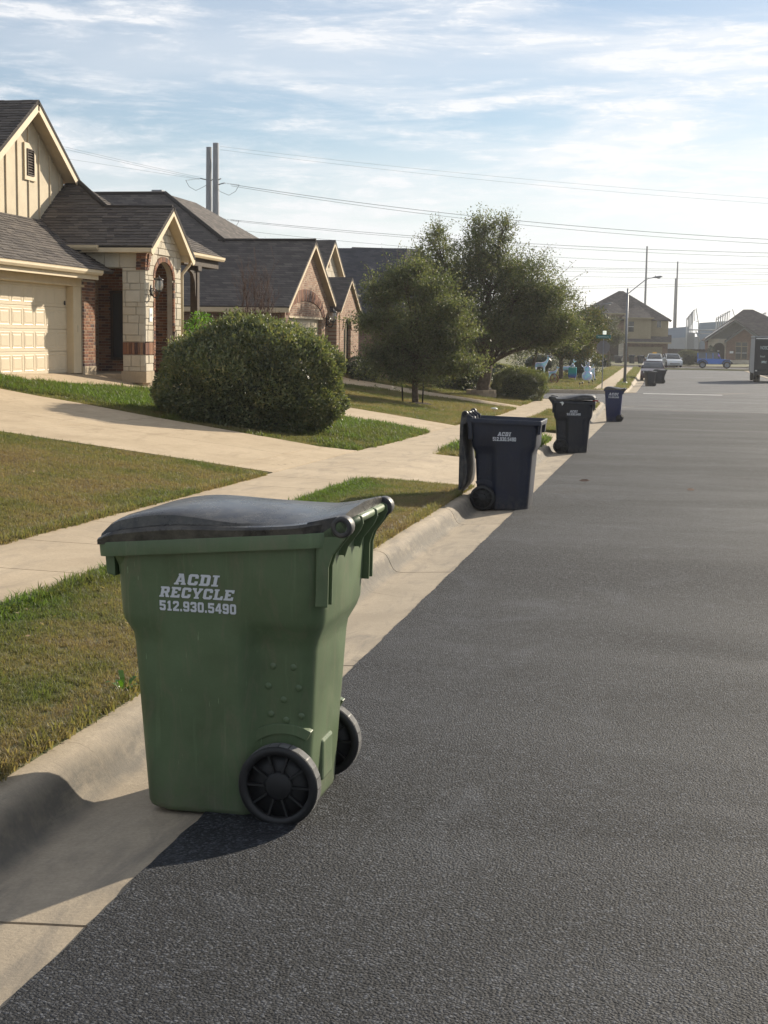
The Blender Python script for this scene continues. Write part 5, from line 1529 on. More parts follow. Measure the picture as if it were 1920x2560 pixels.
roof_slab(h4, [(-13, 204.8, 4.5), (-5.85, 211.5, 8.72), (-13, 218.6, 4.5)], T['roof_far'], .15)
roof_slab(h4, [(-7.6, 203.9, 5.36), (-4.35, 203.9, 5.36), (-6.2, 207.5, 7.0), (-6.6, 207.5, 7.0)], T['roof_far'], .12)
roof_slab(h4, [(-5.1, 203.9, 4.78), (-.6, 203.9, 4.78), (-3.0, 208.5, 6.8), (-3.4, 208.5, 6.8)], T['roof_far'], .12)
m_ = MB(); m_.box(-5.1, -.6, 203.86, 203.9, 4.62, 4.80); m_.build('fascia', T['siding_x'], h4)
m_ = MB(); m_.box(-7.6, -4.35, 203.86, 203.9, 5.2, 5.38); m_.build('fascia', T['siding_x'], h4)

# ------------------------------------------------------------------ right-hand house at the end of the street
h5 = root('brick_house', (10.5, 200, -1.3), 'single-storey house with arched entry behind the blue off-roader', 'house', 'houses at the end of the street')
m_ = MB(); m_.box(6.8, 22, 202.0, 214, -1.9, 1.8); m_.build('wall', T['brick_x'], h5)
ent = [(7.55, -1.6), (7.55, .75)] + [(8.3 + .75 * math.cos(math.radians(a)), .75 + .72 * math.sin(math.radians(a))) for a in range(165, -1, -15)] + [(9.05, -1.6)]
m_ = MB(); m_.prism([(6.8, 200.6, -1.8), (9.3, 200.6, -1.8), (9.3, 200.6, 2.0), (6.8, 200.6, 2.0)], (0, .4, 0), holes=[[(a, 200.6, b) for a, b in ent]]); m_.build('entry_wall', T['stone_x'], h5)
m_ = MB(); m_.box(7.4, 9.2, 201.6, 201.7, -1.6, 1.6); m_.build('entry_door', T['wood_dark'], h5)
m_ = MB(); m_.prism([(9.25, 200, -1.8), (13.7, 200, -1.8), (13.7, 200, 1.75), (11.49, 200, 3.5), (9.25, 200, 1.85)], (0, 1, 0)); m_.build('brick_gable', T['brick_x'], h5)
m_ = MB(); m_.box(9.2, 13.8, 199.85, 200.02, -1.8, -.85); m_.build('stone_base', T['stone_x'], h5)
for x0, x1 in ((10.50, 11.20), (11.30, 12.0)):
    window(h5, x0, x1, 199.97, -.72, .95, True, .05)
    window(h5, x0, x1, 199.97, 1.05, 1.55, False, .05)
m_ = MB(); m_.prism([(6.7, 200.9, 2.0), (13.5, 200.9, 2.0), (13.5, 200.9, 2.5), (10.29, 200.9, 4.5)], (0, .3, 0)); m_.build('grey_gable', T['grey_siding'], h5)
for pts in ([(6.2, 199.7, 1.75), (10.29, 199.7, 4.66), (10.29, 206, 4.66), (6.2, 206, 1.75)], [(10.29, 199.7, 4.66), (14.4, 199.7, 1.9), (14.4, 206, 1.9), (10.29, 206, 4.66)]):
    roof_slab(h5, pts, T['roof_far'], .14)
for pts in ([(8.95, 199.4, 1.72), (11.49, 199.4, 3.66), (11.49, 202, 3.66), (8.95, 202, 1.72)], [(11.49, 199.4, 3.66), (14.1, 199.4, 1.72), (14.1, 202, 1.72), (11.49, 202, 3.66)]):
    roof_slab(h5, pts, T['roof_far'], .12)
for a, b in (((8.95, 199.38, 1.6), (11.49, 199.38, 3.54)), ((11.49, 199.38, 3.54), (14.1, 199.38, 1.6)), ((6.2, 199.68, 1.6), (10.29, 199.68, 4.5)), ((10.29, 199.68, 4.5), (14.4, 199.68, 1.75))):
    a, b = Vector(a), Vector(b)
    m_ = MB(); m_.prism([a, b, b + Vector((0, 0, -.2)), a + Vector((0, 0, -.2))], (0, -.04, 0)); m_.build('rake_board', T['grey_siding'], h5)
roof_slab(h5, [(6.3, 203, 1.8), (22, 203, 1.8), (13.1, 209, 6.2), (11.8, 209, 6.2)], T['roof_far'], .15)
roof_slab(h5, [(6.3, 203, 1.8), (11.8, 209, 6.2), (6.3, 215, 1.8)], T['roof_far'], .15)
m_ = MB()
d_ = Vector((4.09, 0, 2.91)).normalized()
for k in range(4):
    a = Vector((6.35, 200.3, 1.97)) + d_ * (.15 + k * 1.05)
    m_ = MB(); m_.prism([a, a + d_ * 1.0, a + d_ * 1.0 + Vector((0, 3.2, 0)), a + Vector((0, 3.2, 0))], (-.03, 0, .045)); m_.build('solar_panel', T['white_paint'] if k < 3 else T['glass'], h5)
m_ = MB(); m_.box(9.7, 10.2, 199.95, 199.99, .05, .35); m_.build('plaque', T['white_paint'], h5)
m_ = MB(); m_.box(8.1, 8.4, 201.55, 201.6, .25, .4); m_.build('door_sign', T['white_paint'], h5)

# ------------------------------------------------------------------ foliage
def unit(a): return a / np.maximum(1e-9, np.linalg.norm(a, axis=-1, keepdims=True))
def leaves(name, P, D, size, mat, parent, rng, aspect=0.5, fold=0.25, rich=False):
    """one leaf per point P, pointing along D"""
    n = len(P)
    D = unit(D)
    up = unit(rng.normal(size=(n, 3)) * 0.55 + np.array([0, 0, 0.7]))
    S = unit(np.cross(D, up)); N = np.cross(S, D)
    L = (size * rng.uniform(0.7, 1.25, n))[:, None]
    W = L * aspect
    if rich:
        a = P; b = P + D * L * .30 + S * W * .42 + N * L * fold * .25; c_ = P + D * L * .68 + S * W * .40 + N * L * fold * .22
        t = P + D * L - N * L * .08
        d = P + D * L * .68 - S * W * .40 + N * L * fold * .22; e = P + D * L * .30 - S * W * .42 + N * L * fold * .25
        m1 = P + D * L * .5
        V = np.stack([a, b, c_, t, d, e, m1], 1).reshape(-1, 3)
        k = np.arange(n)[:, None] * 7
        F = np.concatenate([k + np.array([[0, 1, 6]]), k + np.array([[1, 2, 6]]), k + np.array([[2, 3, 6]]), k + np.array([[3, 4, 6]]), k + np.array([[4, 5, 6]]), k + np.array([[5, 0, 6]])], 0)
    else:
        a = P; b = P + D * L * .45 + S * W * .5 + N * L * fold * .2; t = P + D * L; d = P + D * L * .45 - S * W * .5 + N * L * fold * .2
        V = np.stack([a, b, t, d], 1).reshape(-1, 3)
        k = np.arange(n)[:, None] * 4
        F = np.concatenate([k + np.array([[0, 1, 2]]), k + np.array([[0, 2, 3]])], 0)
    return npmesh(name, V, F, mat, parent)
def ellipsoid_points(rng, n, c_, r_, shell=0.55, bottom=None):
    d = unit(rng.normal(size=(n, 3)))
    rad = shell + (1 - shell) * rng.random(n) ** 0.6
    P = np.array(c_) + d * np.array(r_) * rad[:, None]
    return P, d
def branch(mb_, a, b, r0, r1, rng, wig=0.08, n=6, seg=7):
    a, b = Vector(a), Vector(b)
    L = (b - a).length
    pts, rad = [], []
    for i in range(n + 1):
        f = i / n
        p = a.lerp(b, f)
        k = math.sin(math.pi * f) * wig * L
        p += Vector((rng.uniform(-1, 1), rng.uniform(-1, 1), rng.uniform(-.4, .8))) * k * .6
        pts.append(p); rad.append(r0 + (r1 - r0) * f)
    mb_.tube(pts, rad, seg)
    return pts
def tree(name, label, group, base, trunk_top, r0, clumps, n_twig, leaf, mat, bark, seed, twig_len=.35, per=7, limbs=None, shell=.45, bare=0, extra=None):
    rng = np.random.default_rng(seed); pr = random.Random(seed)
    t = root(name, base, label, 'tree', group)
    tr = MB()
    pts = branch(tr, base, trunk_top, r0, r0 * .72, pr, .03, 6, 12)
    tr.build('trunk', bark, t, smooth=True)
    ends = []
    for c_, r_, w in clumps:
        m_ = MB()
        tip = Vector(c_) + Vector((0, 0, r_[2] * .3))
        bp = branch(m_, trunk_top, tip, r0 * .36, r0 * .08, pr, .10, 6, 7)
        for q in range(7):
            d = unit(rng.normal(size=3)); d[2] = abs(d[2]) * .8
            e = Vector(np.array(c_) + d * np.array(r_) * .85)
            branch(m_, bp[pr.randint(2, 5)], e, r0 * .11, r0 * .03, pr, .10, 5, 5)
        m_.build('limb', bark, t, smooth=True)
    # uneven crown: every mass carries smaller clumps on its outside
    big = clumps
    clumps = []
    for c_, r_, w in big:
        clumps.append((c_, tuple(np.array(r_) * .66), w * .16))
        for k in range(13):
            d = unit(rng.normal(size=3))
            f = rng.uniform(.24, .44)
            clumps.append((tuple(np.array(c_) + d * np.array(r_) * rng.uniform(.50, 1.08)), tuple(np.array(r_) * f * np.array([1.15, 1.15, .85])), w * .84 / 13 * (.5 + f * 1.5)))
    # twigs with leaves, denser to the outside
    W = np.array([w for _, _, w in clumps]); W = W / W.sum()
    Ps, Ds, tw = [], [], MB()
    for (c_, r_, _), w in zip(clumps, W):
        k = int(n_twig * w)
        P, d = ellipsoid_points(rng, k, c_, r_, shell)
        keep = P[:, 2] > base[2] + .5
        P, d = P[keep], d[keep]
        dirn = unit(d * np.array([1, 1, .55]) + np.array([0, 0, .50]) + rng.normal(size=P.shape) * .45)
        ln = twig_len * (.45 + 1.5 * rng.random(len(P)) ** 2)
        for j in range(per):
            f = (j + .6) / per
            q = P + dirn * (ln * f)[:, None] + rng.normal(size=P.shape) * .035
            ld = unit(dirn * .5 + rng.normal(size=P.shape) * .8)
            Ps.append(q); Ds.append(ld)
        for i in range(0, len(P), 9):
            tw.tube([P[i] - dirn[i] * .15, P[i] + dirn[i] * ln[i] * .6, P[i] + dirn[i] * ln[i] * 1.05], [.008, .005, .003], 3, caps=False)
    if extra is not None:                         # bare shoots sticking out of the crown
        for a, b in extra:
            bp = branch(tw, a, b, .014, .004, pr, .06, 5, 4)
            for j in range(14):
                p = bp[pr.randint(1, 5)]
                Ps.append(np.array([[p.x, p.y, p.z]]) + rng.normal(size=(1, 3)) * .05); Ds.append(unit(rng.normal(size=(1, 3))))
    tag(tw.build('twigs', T['twig'], t), kind='stuff')
    tag(leaves('crown', np.concatenate(Ps), np.concatenate(Ds), leaf, mat, t, rng), kind='stuff')
    return t
def shrub(name, label, group, base, c_, r_, n, leaf, mat, seed, rich=False, pw=5.0, shoots=0, shell=.86, cat='shrub', box=False, flat=None, twigs=True, lump=.06):
    rng = np.random.default_rng(seed); pr = random.Random(seed)
    t = root(name, base, label, cat, group)
    m_ = MB()
    for q in range(9):
        a = q / 9 * 6.283
        branch(m_, Vector(base) + Vector((.08 * math.cos(a), .08 * math.sin(a), -.03)), Vector(c_) + Vector((r_[0] * .55 * math.cos(a), r_[1] * .55 * math.sin(a), r_[2] * .25)), .03, .008, pr, .1, 5, 5)
    m_.build('stems', T['bark'], t)
    d = unit(rng.normal(size=(n, 3)))
    if box:
        e = 0.30
        s_ = (np.abs(d) ** (1 / e)).sum(1) ** e
        d2 = d / s_[:, None] / np.abs(d).max(1)[:, None] ** 0
        dirs = np.sign(d) * np.abs(d)
        k = 1 / np.maximum(1e-6, (np.abs(d) ** pw).sum(1) ** (1 / pw))
        shape = d * k[:, None]
    else:
        shape = d
    lumps = 1 + lump * (np.sin(shape[:, 0] * 7 + seed) * np.sin(shape[:, 1] * 6 + 2) + np.sin(shape[:, 2] * 9 + shape[:, 0] * 4)) + lump * .8 * np.sin(shape[:, 0] * 17 + shape[:, 2] * 13) * np.sin(shape[:, 1] * 15)
    rad = (shell + (1 - shell) * rng.random(n) ** .5) * lumps
    P = np.array(c_) + shape * np.array(r_) * rad[:, None]
    g = P[:, 2] > gz(P[:, 0], P[:, 1]) + .03
    P, d = P[g], d[g]
    nrm = unit(d / np.array(r_))
    D = unit(nrm * .55 + rng.normal(size=P.shape) * .6 + np.array([0, 0, .35]))
    if shoots:                                    # soft new shoots standing above the clipped surface
        top = P[(nrm[:, 2] > .15)]
        q = top[rng.integers(0, len(top), shoots)]
        dd = unit(rng.normal(size=q.shape) * .35 + np.array([0, 0, 1]))
        P = np.concatenate([P] + [q + dd * (.05 + .045 * j) for j in range(4)])
        D = np.concatenate([D] + [unit(dd + rng.normal(size=q.shape) * .7) for j in range(4)])
    tag(leaves('foliage', P, D, leaf, mat, t, rng, .52, .3, rich), kind='stuff')
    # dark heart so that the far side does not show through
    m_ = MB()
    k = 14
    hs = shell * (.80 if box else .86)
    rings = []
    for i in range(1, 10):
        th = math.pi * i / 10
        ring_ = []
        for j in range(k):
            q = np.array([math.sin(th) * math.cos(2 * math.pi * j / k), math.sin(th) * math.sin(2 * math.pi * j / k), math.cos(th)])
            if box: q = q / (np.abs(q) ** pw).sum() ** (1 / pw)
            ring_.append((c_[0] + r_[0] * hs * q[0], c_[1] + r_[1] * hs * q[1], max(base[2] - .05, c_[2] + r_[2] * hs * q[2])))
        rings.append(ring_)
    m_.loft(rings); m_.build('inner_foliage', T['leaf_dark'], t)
    return t
def G(x, y): return float(gz(x, y))
bx, by = BUSH
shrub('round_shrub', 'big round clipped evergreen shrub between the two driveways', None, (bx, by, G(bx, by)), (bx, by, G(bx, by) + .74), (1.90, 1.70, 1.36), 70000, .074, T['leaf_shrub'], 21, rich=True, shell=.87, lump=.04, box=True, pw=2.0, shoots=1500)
# trees
tree('oak_tree', 'dense small oak with two black stakes on the lawn', 'street trees on the left', (-8.12, 48.15, G(-8.12, 48.15) - .05), (-8.15, 48.1, 1.0), .12,
     [((-8.2, 48.1, 2.0), (1.25, 1.3, 1.2), .55), ((-9.35, 48.0, 3.0), (.75, .8, .45), .22), ((-8.6, 48.0, 3.55), (.65, .8, .45), .20), ((-7.9, 48.1, 3.2), (.8, .9, .5), .25), ((-7.2, 48.0, 2.6), (.85, .9, .45), .25), ((-9.6, 48.1, 2.2), (.7, .8, .45), .20), ((-6.75, 48.0, 1.8), (.8, .9, .42), .22), ((-9.2, 48.1, 1.3), (.9, .9, .5), .25), ((-7.2, 48.1, 1.1), (1.05, 1.0, .45), .30), ((-6.6, 48.1, .75), (.75, .8, .35), .18), ((-9.0, 48.1, .55), (.85, .9, .45), .22), ((-7.7, 48.0, .45), (.9, .9, .38), .22), ((-8.1, 48.1, 4.0), (.4, .5, .35), .08)],
     8200, .085, T['leaf_oak'], T['bark'], 31, .42, 8, extra=[((-9.4, 48, 3.3), (-10.0, 48, 4.2)), ((-9.0, 48, 3.6), (-9.35, 48, 4.75)), ((-8.8, 48, 3.7), (-8.75, 48, 4.85)), ((-7.2, 48, 3.0), (-6.0, 48, 3.3)), ((-9.6, 48, 2.6), (-10.35, 48, 3.1)), ((-7.0, 48, 2.4), (-5.9, 48, 2.2))])
tree('live_oak_tree', 'large spreading live oak growing in the round block planter', 'street trees on the left', (-7.30, 60.3, -.72), (-7.05, 60.2, .55), .30,
     [((-7.2, 60.4, 3.6), (2.2, 2.0, 1.7), 1.2), ((-9.1, 60.6, 3.9), (1.35, 1.3, 1.6), .6), ((-9.35, 60.6, 5.5), (.55, .6, 1.0), .18), ((-7.4, 60.4, 5.4), (1.05, 1.0, 1.2), .45), ((-7.6, 60.4, 6.1), (.5, .5, .65), .10), ((-6.6, 60.4, 6.0), (.5, .5, .75), .12), ((-5.6, 60.2, 4.0), (1.5, 1.4, 1.2), .7), ((-4.5, 60.0, 3.3), (1.1, 1.2, 1.0), .5), ((-4.7, 60.0, 2.2), (1.3, 1.3, .9), .6), ((-6.2, 60.1, 2.2), (1.6, 1.4, .9), .6), ((-8.5, 60.5, 2.5), (1.4, 1.3, 1.2), .6), ((-8.9, 60.6, 1.3), (1.3, 1.2, .9), .4), ((-9.3, 60.5, .45), (1.1, 1.0, .6), .3), ((-8.3, 60.4, .9), (.8, .9, .6), .2), ((-6.1, 60.4, 1.5), (1.0, 1.0, .7), .3), ((-3.9, 60.0, 1.9), (.9, 1.0, .6), .3)],
     15500, .095, T['leaf_oak'], T['bark'], 32, .50, 8, extra=[((-7.3, 60.4, 6.2), (-7.25, 60.4, 7.2)), ((-6.5, 60.4, 6.3), (-6.3, 60.4, 7.0)), ((-9.3, 60.6, 6.0), (-9.35, 60.6, 7.0)), ((-4.0, 60, 3.9), (-3.0, 60, 4.5)), ((-4.3, 60, 4.1), (-3.5, 60, 4.9)), ((-3.9, 60, 3.4), (-2.9, 60, 3.7)), ((-8.0, 60.4, 5.9), (-8.1, 60.4, 6.7))])
tree('oak_tree', 'shade tree over the lawn ornaments across the side street', 'street trees on the left', (-6.2, 94.3, -1.2), (-6.2, 94.3, .35), .17,
     [((-6.2, 94.3, 2.3), (2.6, 2.3, 1.6), 1.0), ((-4.6, 94.0, 1.6), (1.6, 1.6, 1.1), .7), ((-8.2, 94.6, 2.6), (1.8, 1.7, 1.5), .6), ((-4.9, 94.0, 3.0), (1.4, 1.4, .9), .4), ((-6.0, 94.0, .9), (2.2, 1.6, .55), .4)],
     7000, .12, T['leaf_warm'], T['bark'], 33, .45, 7)
tree('oak_tree', 'slanting dark tree left of the standing doe ornament', 'street trees on the left', (-8.3, 96.0, -1.1), (-7.95, 96.0, 1.0), .13,
     [((-8.6, 96.2, 2.4), (1.8, 1.6, 1.4), 1.0), ((-10.2, 96.4, 2.0), (1.6, 1.6, 1.3), .7)], 6000, .10, T['leaf_oak'], T['bark'], 34, .45, 7)
tree('acacia_tree', 'pale grey-green tree in front of the two-storey house', 'trees at the end of the street', (-5.0, 150.0, G(-5, 150)), (-5.0, 150, 1.2), .14,
     [((-5.1, 150, 2.6), (1.35, 1.3, 1.6), 1.0), ((-4.5, 150, 1.9), (.9, .9, .9), .5)], 3000, .11, T['leaf_pale'], T['bark'], 35, .4, 6)
# clipped hedge and other shrubs
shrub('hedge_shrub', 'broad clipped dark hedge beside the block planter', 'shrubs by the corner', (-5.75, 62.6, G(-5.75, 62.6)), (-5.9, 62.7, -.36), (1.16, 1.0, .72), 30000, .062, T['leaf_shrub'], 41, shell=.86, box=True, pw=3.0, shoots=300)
shrub('understory_shrub', 'dark rambling shrub behind the block planter', 'shrubs by the corner', (-8.6, 64.0, G(-8.6, 64)), (-8.8, 64.0, 0.1), (1.5, 1.2, 1.0), 16000, .08, T['leaf_dark'], 42, shell=.6)
shrub('understory_shrub', 'dark shrub massed behind the staked oak', 'shrubs by the corner', (-10.9, 62.8, G(-10.9, 62.8)), (-10.9, 62.8, .7), (1.3, 1.2, 1.1), 14000, .08, T['leaf_dark'], 43, shell=.6)
shrub('boxwood_shrub', 'low clipped boxwood in front of the arched entry, near one', 'shrubs at the second house', (-12.1, 58.6, G(-12.1, 58.6)), (-12.1, 58.6, .22), (.56, .6, .42), 9000, .05, T['leaf_dark'], 44, shell=.8, box=True)
shrub('boxwood_shrub', 'low clipped boxwood in front of the arched entry, far one', 'shrubs at the second house', (-12.75, 60.8, G(-12.75, 60.8)), (-12.75, 60.8, .42), (.48, .6, .35), 7000, .05, T['leaf_dark'], 45, shell=.8, box=True)
shrub('leafy_shrub', 'bright green young shrub beside the porch post', None, (-12.0, 36.2, G(-12.0, 36.2)), (-12.05, 36.6, 1.55), (.45, .5, .75), 1500, .085, T['leaf_bright'], 46, shell=.5)
shrub('hedge_shrub', 'dark rounded hedge behind the stop sign post', 'shrubs by the corner', (-5.7, 152, G(-5.7, 152)), (-5.8, 152, -.75), (.95, .9, .75), 9000, .11, T['leaf_dark'], 47, shell=.75, box=True)
shrub('hedge_shrub', 'big brown-green bush left of the blue off-roader', 'shrubs at the end of the street', (3.9, 179.5, G(3.9, 179.5)), (3.9, 179.5, -.62), (1.35, 1.2, 1.05), 11000, .12, T['leaf_pale'], 48, shell=.75, box=True)
shrub('cone_shrub', 'pointed dark evergreen by the arched entry of the far house', 'shrubs at the end of the street', (7.2, 197.5, G(7.2, 197.5)), (7.2, 197.5, -.3), (.75, .75, 1.3), 3000, .13, T['leaf_dark'], 49, shell=.6)
shrub('garden_shrub', 'low shrub at the pale wall across the side street', 'shrubs by the corner', (-10.3, 90, G(-10.3, 90)), (-10.3, 90, -.55), (1.3, 1.0, .6), 3500, .10, T['leaf_dark'], 50, shell=.7)
shrub('garden_shrub', 'dark shrub between the reindeer ornament and the snowman', 'shrubs by the corner', (-5.2, 101.5, G(-5.2, 101.5)), (-5.3, 101.5, -.1), (1.5, 1.0, 1.2), 5000, .10, T['leaf_dark'], 51, shell=.65)
shrub('garden_shrub', 'dark shrub behind the fawn ornament', 'shrubs by the corner', (-8.3, 102, G(-8.3, 102)), (-8.3, 102, -.1), (1.8, 1.0, 1.2), 5000, .10, T['leaf_dark'], 52, shell=.65)
# bare crape myrtle behind the round shrub
rng = np.random.default_rng(60); pr = random.Random(60)
cm = root('crape_myrtle', (-12.1, 42.2, G(-12.1, 42.2)), 'bare leafless crape myrtle above the round shrub', 'tree')
for q in range(9):
    m_ = MB()
    a = q / 9 * 6.283
    e = Vector((-12.1 + .42 * math.cos(a), 42.2 + .4 * math.sin(a), 2.5 + pr.uniform(-.2, .3)))
    bp = branch(m_, (-12.1 + .08 * math.cos(a), 42.2 + .08 * math.sin(a), G(-12.1, 42.2) - .03), e, .03, .013, pr, .05, 6, 5)
    for k in range(9):
        s_ = bp[pr.randint(3, 6)]
        e2 = s_ + Vector((pr.uniform(-.38, .38), pr.uniform(-.3, .3), pr.uniform(.45, 1.35)))
        bq = branch(m_, s_, e2, .010, .004, pr, .08, 4, 4)
        for k2 in range(5):
            s2 = bq[pr.randint(1, 4)]
            branch(m_, s2, s2 + Vector((pr.uniform(-.2, .2), pr.uniform(-.2, .2), pr.uniform(.1, .45))), .005, .003, pr, .05, 2, 3)
    m_.build('stem', T['twig'], cm)
P = np.array([-12.1, 42.2, 3.2]) + rng.normal(size=(900, 3)) * np.array([.33, .3, .55])
tag(leaves('seed_heads', P, rng.normal(size=P.shape), .035, T['twig'], cm, rng), kind='stuff')
# stakes of the small oak, each a thing
for i, (x, y, dx, lab) in enumerate(((-8.62, 48.5, .07, 'thin black tree stake, left of the small oak trunk'), (-7.86, 48.05, -.05, 'thin black tree stake, right of the small oak trunk'))):
    m_ = MB(); m_.tube([(0, 0, -.1), (dx * -1.0, 0, 1.35)], .028, 6)
    o = m_.build('tree_stake', T['black_metal']); o.location = (x, y, G(x, y)); tag(o, lab, 'stake', 'tree stakes')
# mulch ring
m_ = MB(); m_.lathe([(.0, .05), (.25, .05), (.45, .03), (.60, -.02)], 20, Matrix.Translation((-8.12, 48.2, G(-8.12, 48.2))))
tag(m_.build('mulch', simple('mulch', (.05, .035, .025), .95, .2, var=.4, vscale=30, bmp=.8, bscale=60)), 'dark mulch ring around the small oak trunk', 'mulch', kind='stuff')
# round planter of stacked blocks
pl = root('block_planter', (-7.32, 60.3, -.95), 'low round planter of tan concrete blocks', 'planter')
zb = G(-7.0, 59.8) - .12
for course in range(3):
    for k in range(14):
        a0, a1 = 2 * math.pi * (k + .02 + .5 * (course % 2)) / 14, 2 * math.pi * (k + .98 + .5 * (course % 2)) / 14
        ro = .66 - course * .01
        q = [(-7.32 + r_ * math.cos(a), 60.3 + r_ * math.sin(a)) for r_, a in ((ro, a0), (ro, a1), (ro - .17, a1), (ro - .17, a0))]
        m_ = MB(); m_.prism([(a, b, zb + course * .145 + .005) for a, b in q], (0, 0, .137)); m_.build('block', T['plant_block'] if 'plant_block' in T else T.setdefault('plant_block', simple('planter_block', (.34, .27, .19), .9, .2, var=.15, rnd='object', rnd_amt=.25, bmp=.4, bscale=40)), pl)
m_ = MB(); m_.lathe([(.0, .0), (.50, .0)], 16, Matrix.Translation((-7.32, 60.3, zb + .36))); m_.build('soil', T['soil'], pl)
# weed at the kerb
w = root('weed', (-2.44, 6.25, G(-2.44, 6.25)), 'small bright green weed sprouting at the kerb edge', 'plant')
for k in range(7):
    a = k * .9 + .3; L = .07 + .03 * (k % 3)
    p0 = Vector((-2.44, 6.25, G(-2.44, 6.25))); d = Vector((math.cos(a), math.sin(a), 0)); s_ = Vector((-d.y, d.x, 0))
    m_ = MB(); m_.add([p0, p0 + d * L * .4 + s_ * .012 + Vector((0, 0, L * .55)), p0 + d * L * .75 + s_ * .013 + Vector((0, 0, L * .75)), p0 + d * L + Vector((0, 0, L * .7)), p0 + d * L * .75 - s_ * .013 + Vector((0, 0, L * .75)), p0 + d * L * .4 - s_ * .012 + Vector((0, 0, L * .55))], [(0, 1, 5), (1, 2, 4, 5), (2, 3, 4)]); m_.build('leaf', T['leaf_bright'], w)

# ------------------------------------------------------------------ street furniture
def text_mesh(name, body, size, mat, parent, M, extrude=0.004, shear=0.0, offset=0.0, xs=1.0):
    cu = bpy.data.curves.new(name, 'FONT')
    cu.body = body; cu.size = size; cu.extrude = extrude; cu.shear = shear; cu.offset = offset; cu.align_x = 'LEFT'
    tmp = bpy.data.objects.new(name, cu)
    C.objects.link(tmp)
    dg = bpy.context.evaluated_depsgraph_get()
    me = bpy.data.meshes.new_from_object(tmp.evaluated_get(dg))
    C.objects.unlink(tmp); bpy.data.objects.remove(tmp)
    d = off_of(parent)
    me.transform(Matrix.Translation(-d) @ M @ Matrix.Diagonal((xs, 1, 1, 1)))
    me.materials.clear()
    return link(name, me, mat, parent)
FACE = Matrix(((1, 0, 0, 0), (0, 0, -1, 0), (0, 1, 0, 0), (0, 0, 0, 1)))     # text that faces down the street (-Y)
sx_, sy_ = -3.10, 83.9
sz_ = G(sx_, sy_)
ss = root('stop_sign', (sx_, sy_, sz_), 'back of an octagonal stop sign with green street name blades', 'sign')
m_ = MB(); m_.box(sx_ - .03, sx_ + .03, sy_ - .03, sy_ + .03, sz_ - .2, 1.75); m_.build('post', T['grey_metal'], ss)
m_ = MB(); m_.prism([(sx_ + .405 * math.cos(math.radians(22.5 + 45 * k)), sy_ + .034, 1.25 + .405 * math.sin(math.radians(22.5 + 45 * k))) for k in range(8)], (0, .006, 0)); m_.build('octagon', T['sign_back'], ss)
m_ = MB(); m_.box(sx_ - .44, sx_ + .42, sy_ - .012, sy_ + .012, 1.76, 1.96); bl = m_.build('name_blade', T['sign_green'], ss, bevel=.004)
text_mesh('street_name', 'North Emory', .115, T['sign_white'], bl, Matrix.Translation((sx_ - .34, sy_ - .014, 1.82)) @ FACE, .001)
m_ = MB(); m_.prism([(sx_ - .05, sy_ - .40, 1.99), (sx_ + .12, sy_ + .40, 1.99), (sx_ + .12, sy_ + .40, 2.20), (sx_ - .05, sy_ - .40, 2.20)], (.022, 0, 0)); m_.build('cross_blade', T['sign_white'], ss)
def street_lamp(label, x, y, zb, h, arm, rise, hl=.62):
    t = root('street_lamp', (x, y, zb), label, 'street lamp', 'street lamps')
    m_ = MB(); m_.tube([(x, y, zb - .1), (x, y, zb + h)], [.105, .065], 12); m_.build('pole', T['grey_metal'], t)
    m_ = MB(); m_.lathe([(.0, -.1), (.19, -.1), (.19, .05), (.13, .12), (.0, .12)], 12, Matrix.Translation((x, y, zb))); m_.build('base', T['grey_metal'], t)
    m_ = MB(); m_.tube([(x, y, zb + h - .35), (x + arm * .35, y, zb + h - .35 + rise * .42), (x + arm * .7, y, zb + h - .35 + rise * .85), (x + arm * .85, y, zb + h - .35 + rise * .97), (x + arm, y, zb + h - .35 + rise)], [.032, .03, .028, .028, .028], 8); m_.build('arm', T['grey_metal'], t)
    a = Vector((x + arm, y, zb + h - .35 + rise))
    sg = 1 if arm > 0 else -1
    rings = []
    for s_, w, hh in ((0, .04, .035), (.12, .09, .06), (.35, .13, .085), (.55, .12, .08), (.66, .05, .04)):
        c_ = a + Vector((sg * s_ * hl / .62, 0, s_ * .12))
        rings.append([(c_.x, c_.y + w * math.cos(q * math.pi / 5), c_.z + hh * math.sin(q * math.pi / 5) * (1 if q < 5 else .45)) for q in range(10)])
    m_ = MB(); m_.loft(rings); m_.build('head', T['grey_metal'], t)
    m_ = MB(); m_.lathe([(.0, -.10), (.07, -.085), (.11, -.04), (.12, .0)], 12, Matrix.Translation(a + Vector((sg * .42 * hl / .62, 0, .03)))); m_.build('lens', T['lantern_glass'], t)
    m_ = MB(); m_.lathe([(.03, 0), (.03, .05), (.0, .06)], 8, Matrix.Translation(a + Vector((sg * .2, 0, .09)))); m_.build('photocell', T['black_metal'], t)
street_lamp('grey street lamp on a tall pole beside the far sidewalk', -2.06, 95.8, G(-2.06, 95.8), 6.25, 1.55, 1.05)
street_lamp('street lamp head showing above the tree by the two-storey house', -6.6, 132, G(-6.6, 132), 6.1, 1.75, .15)
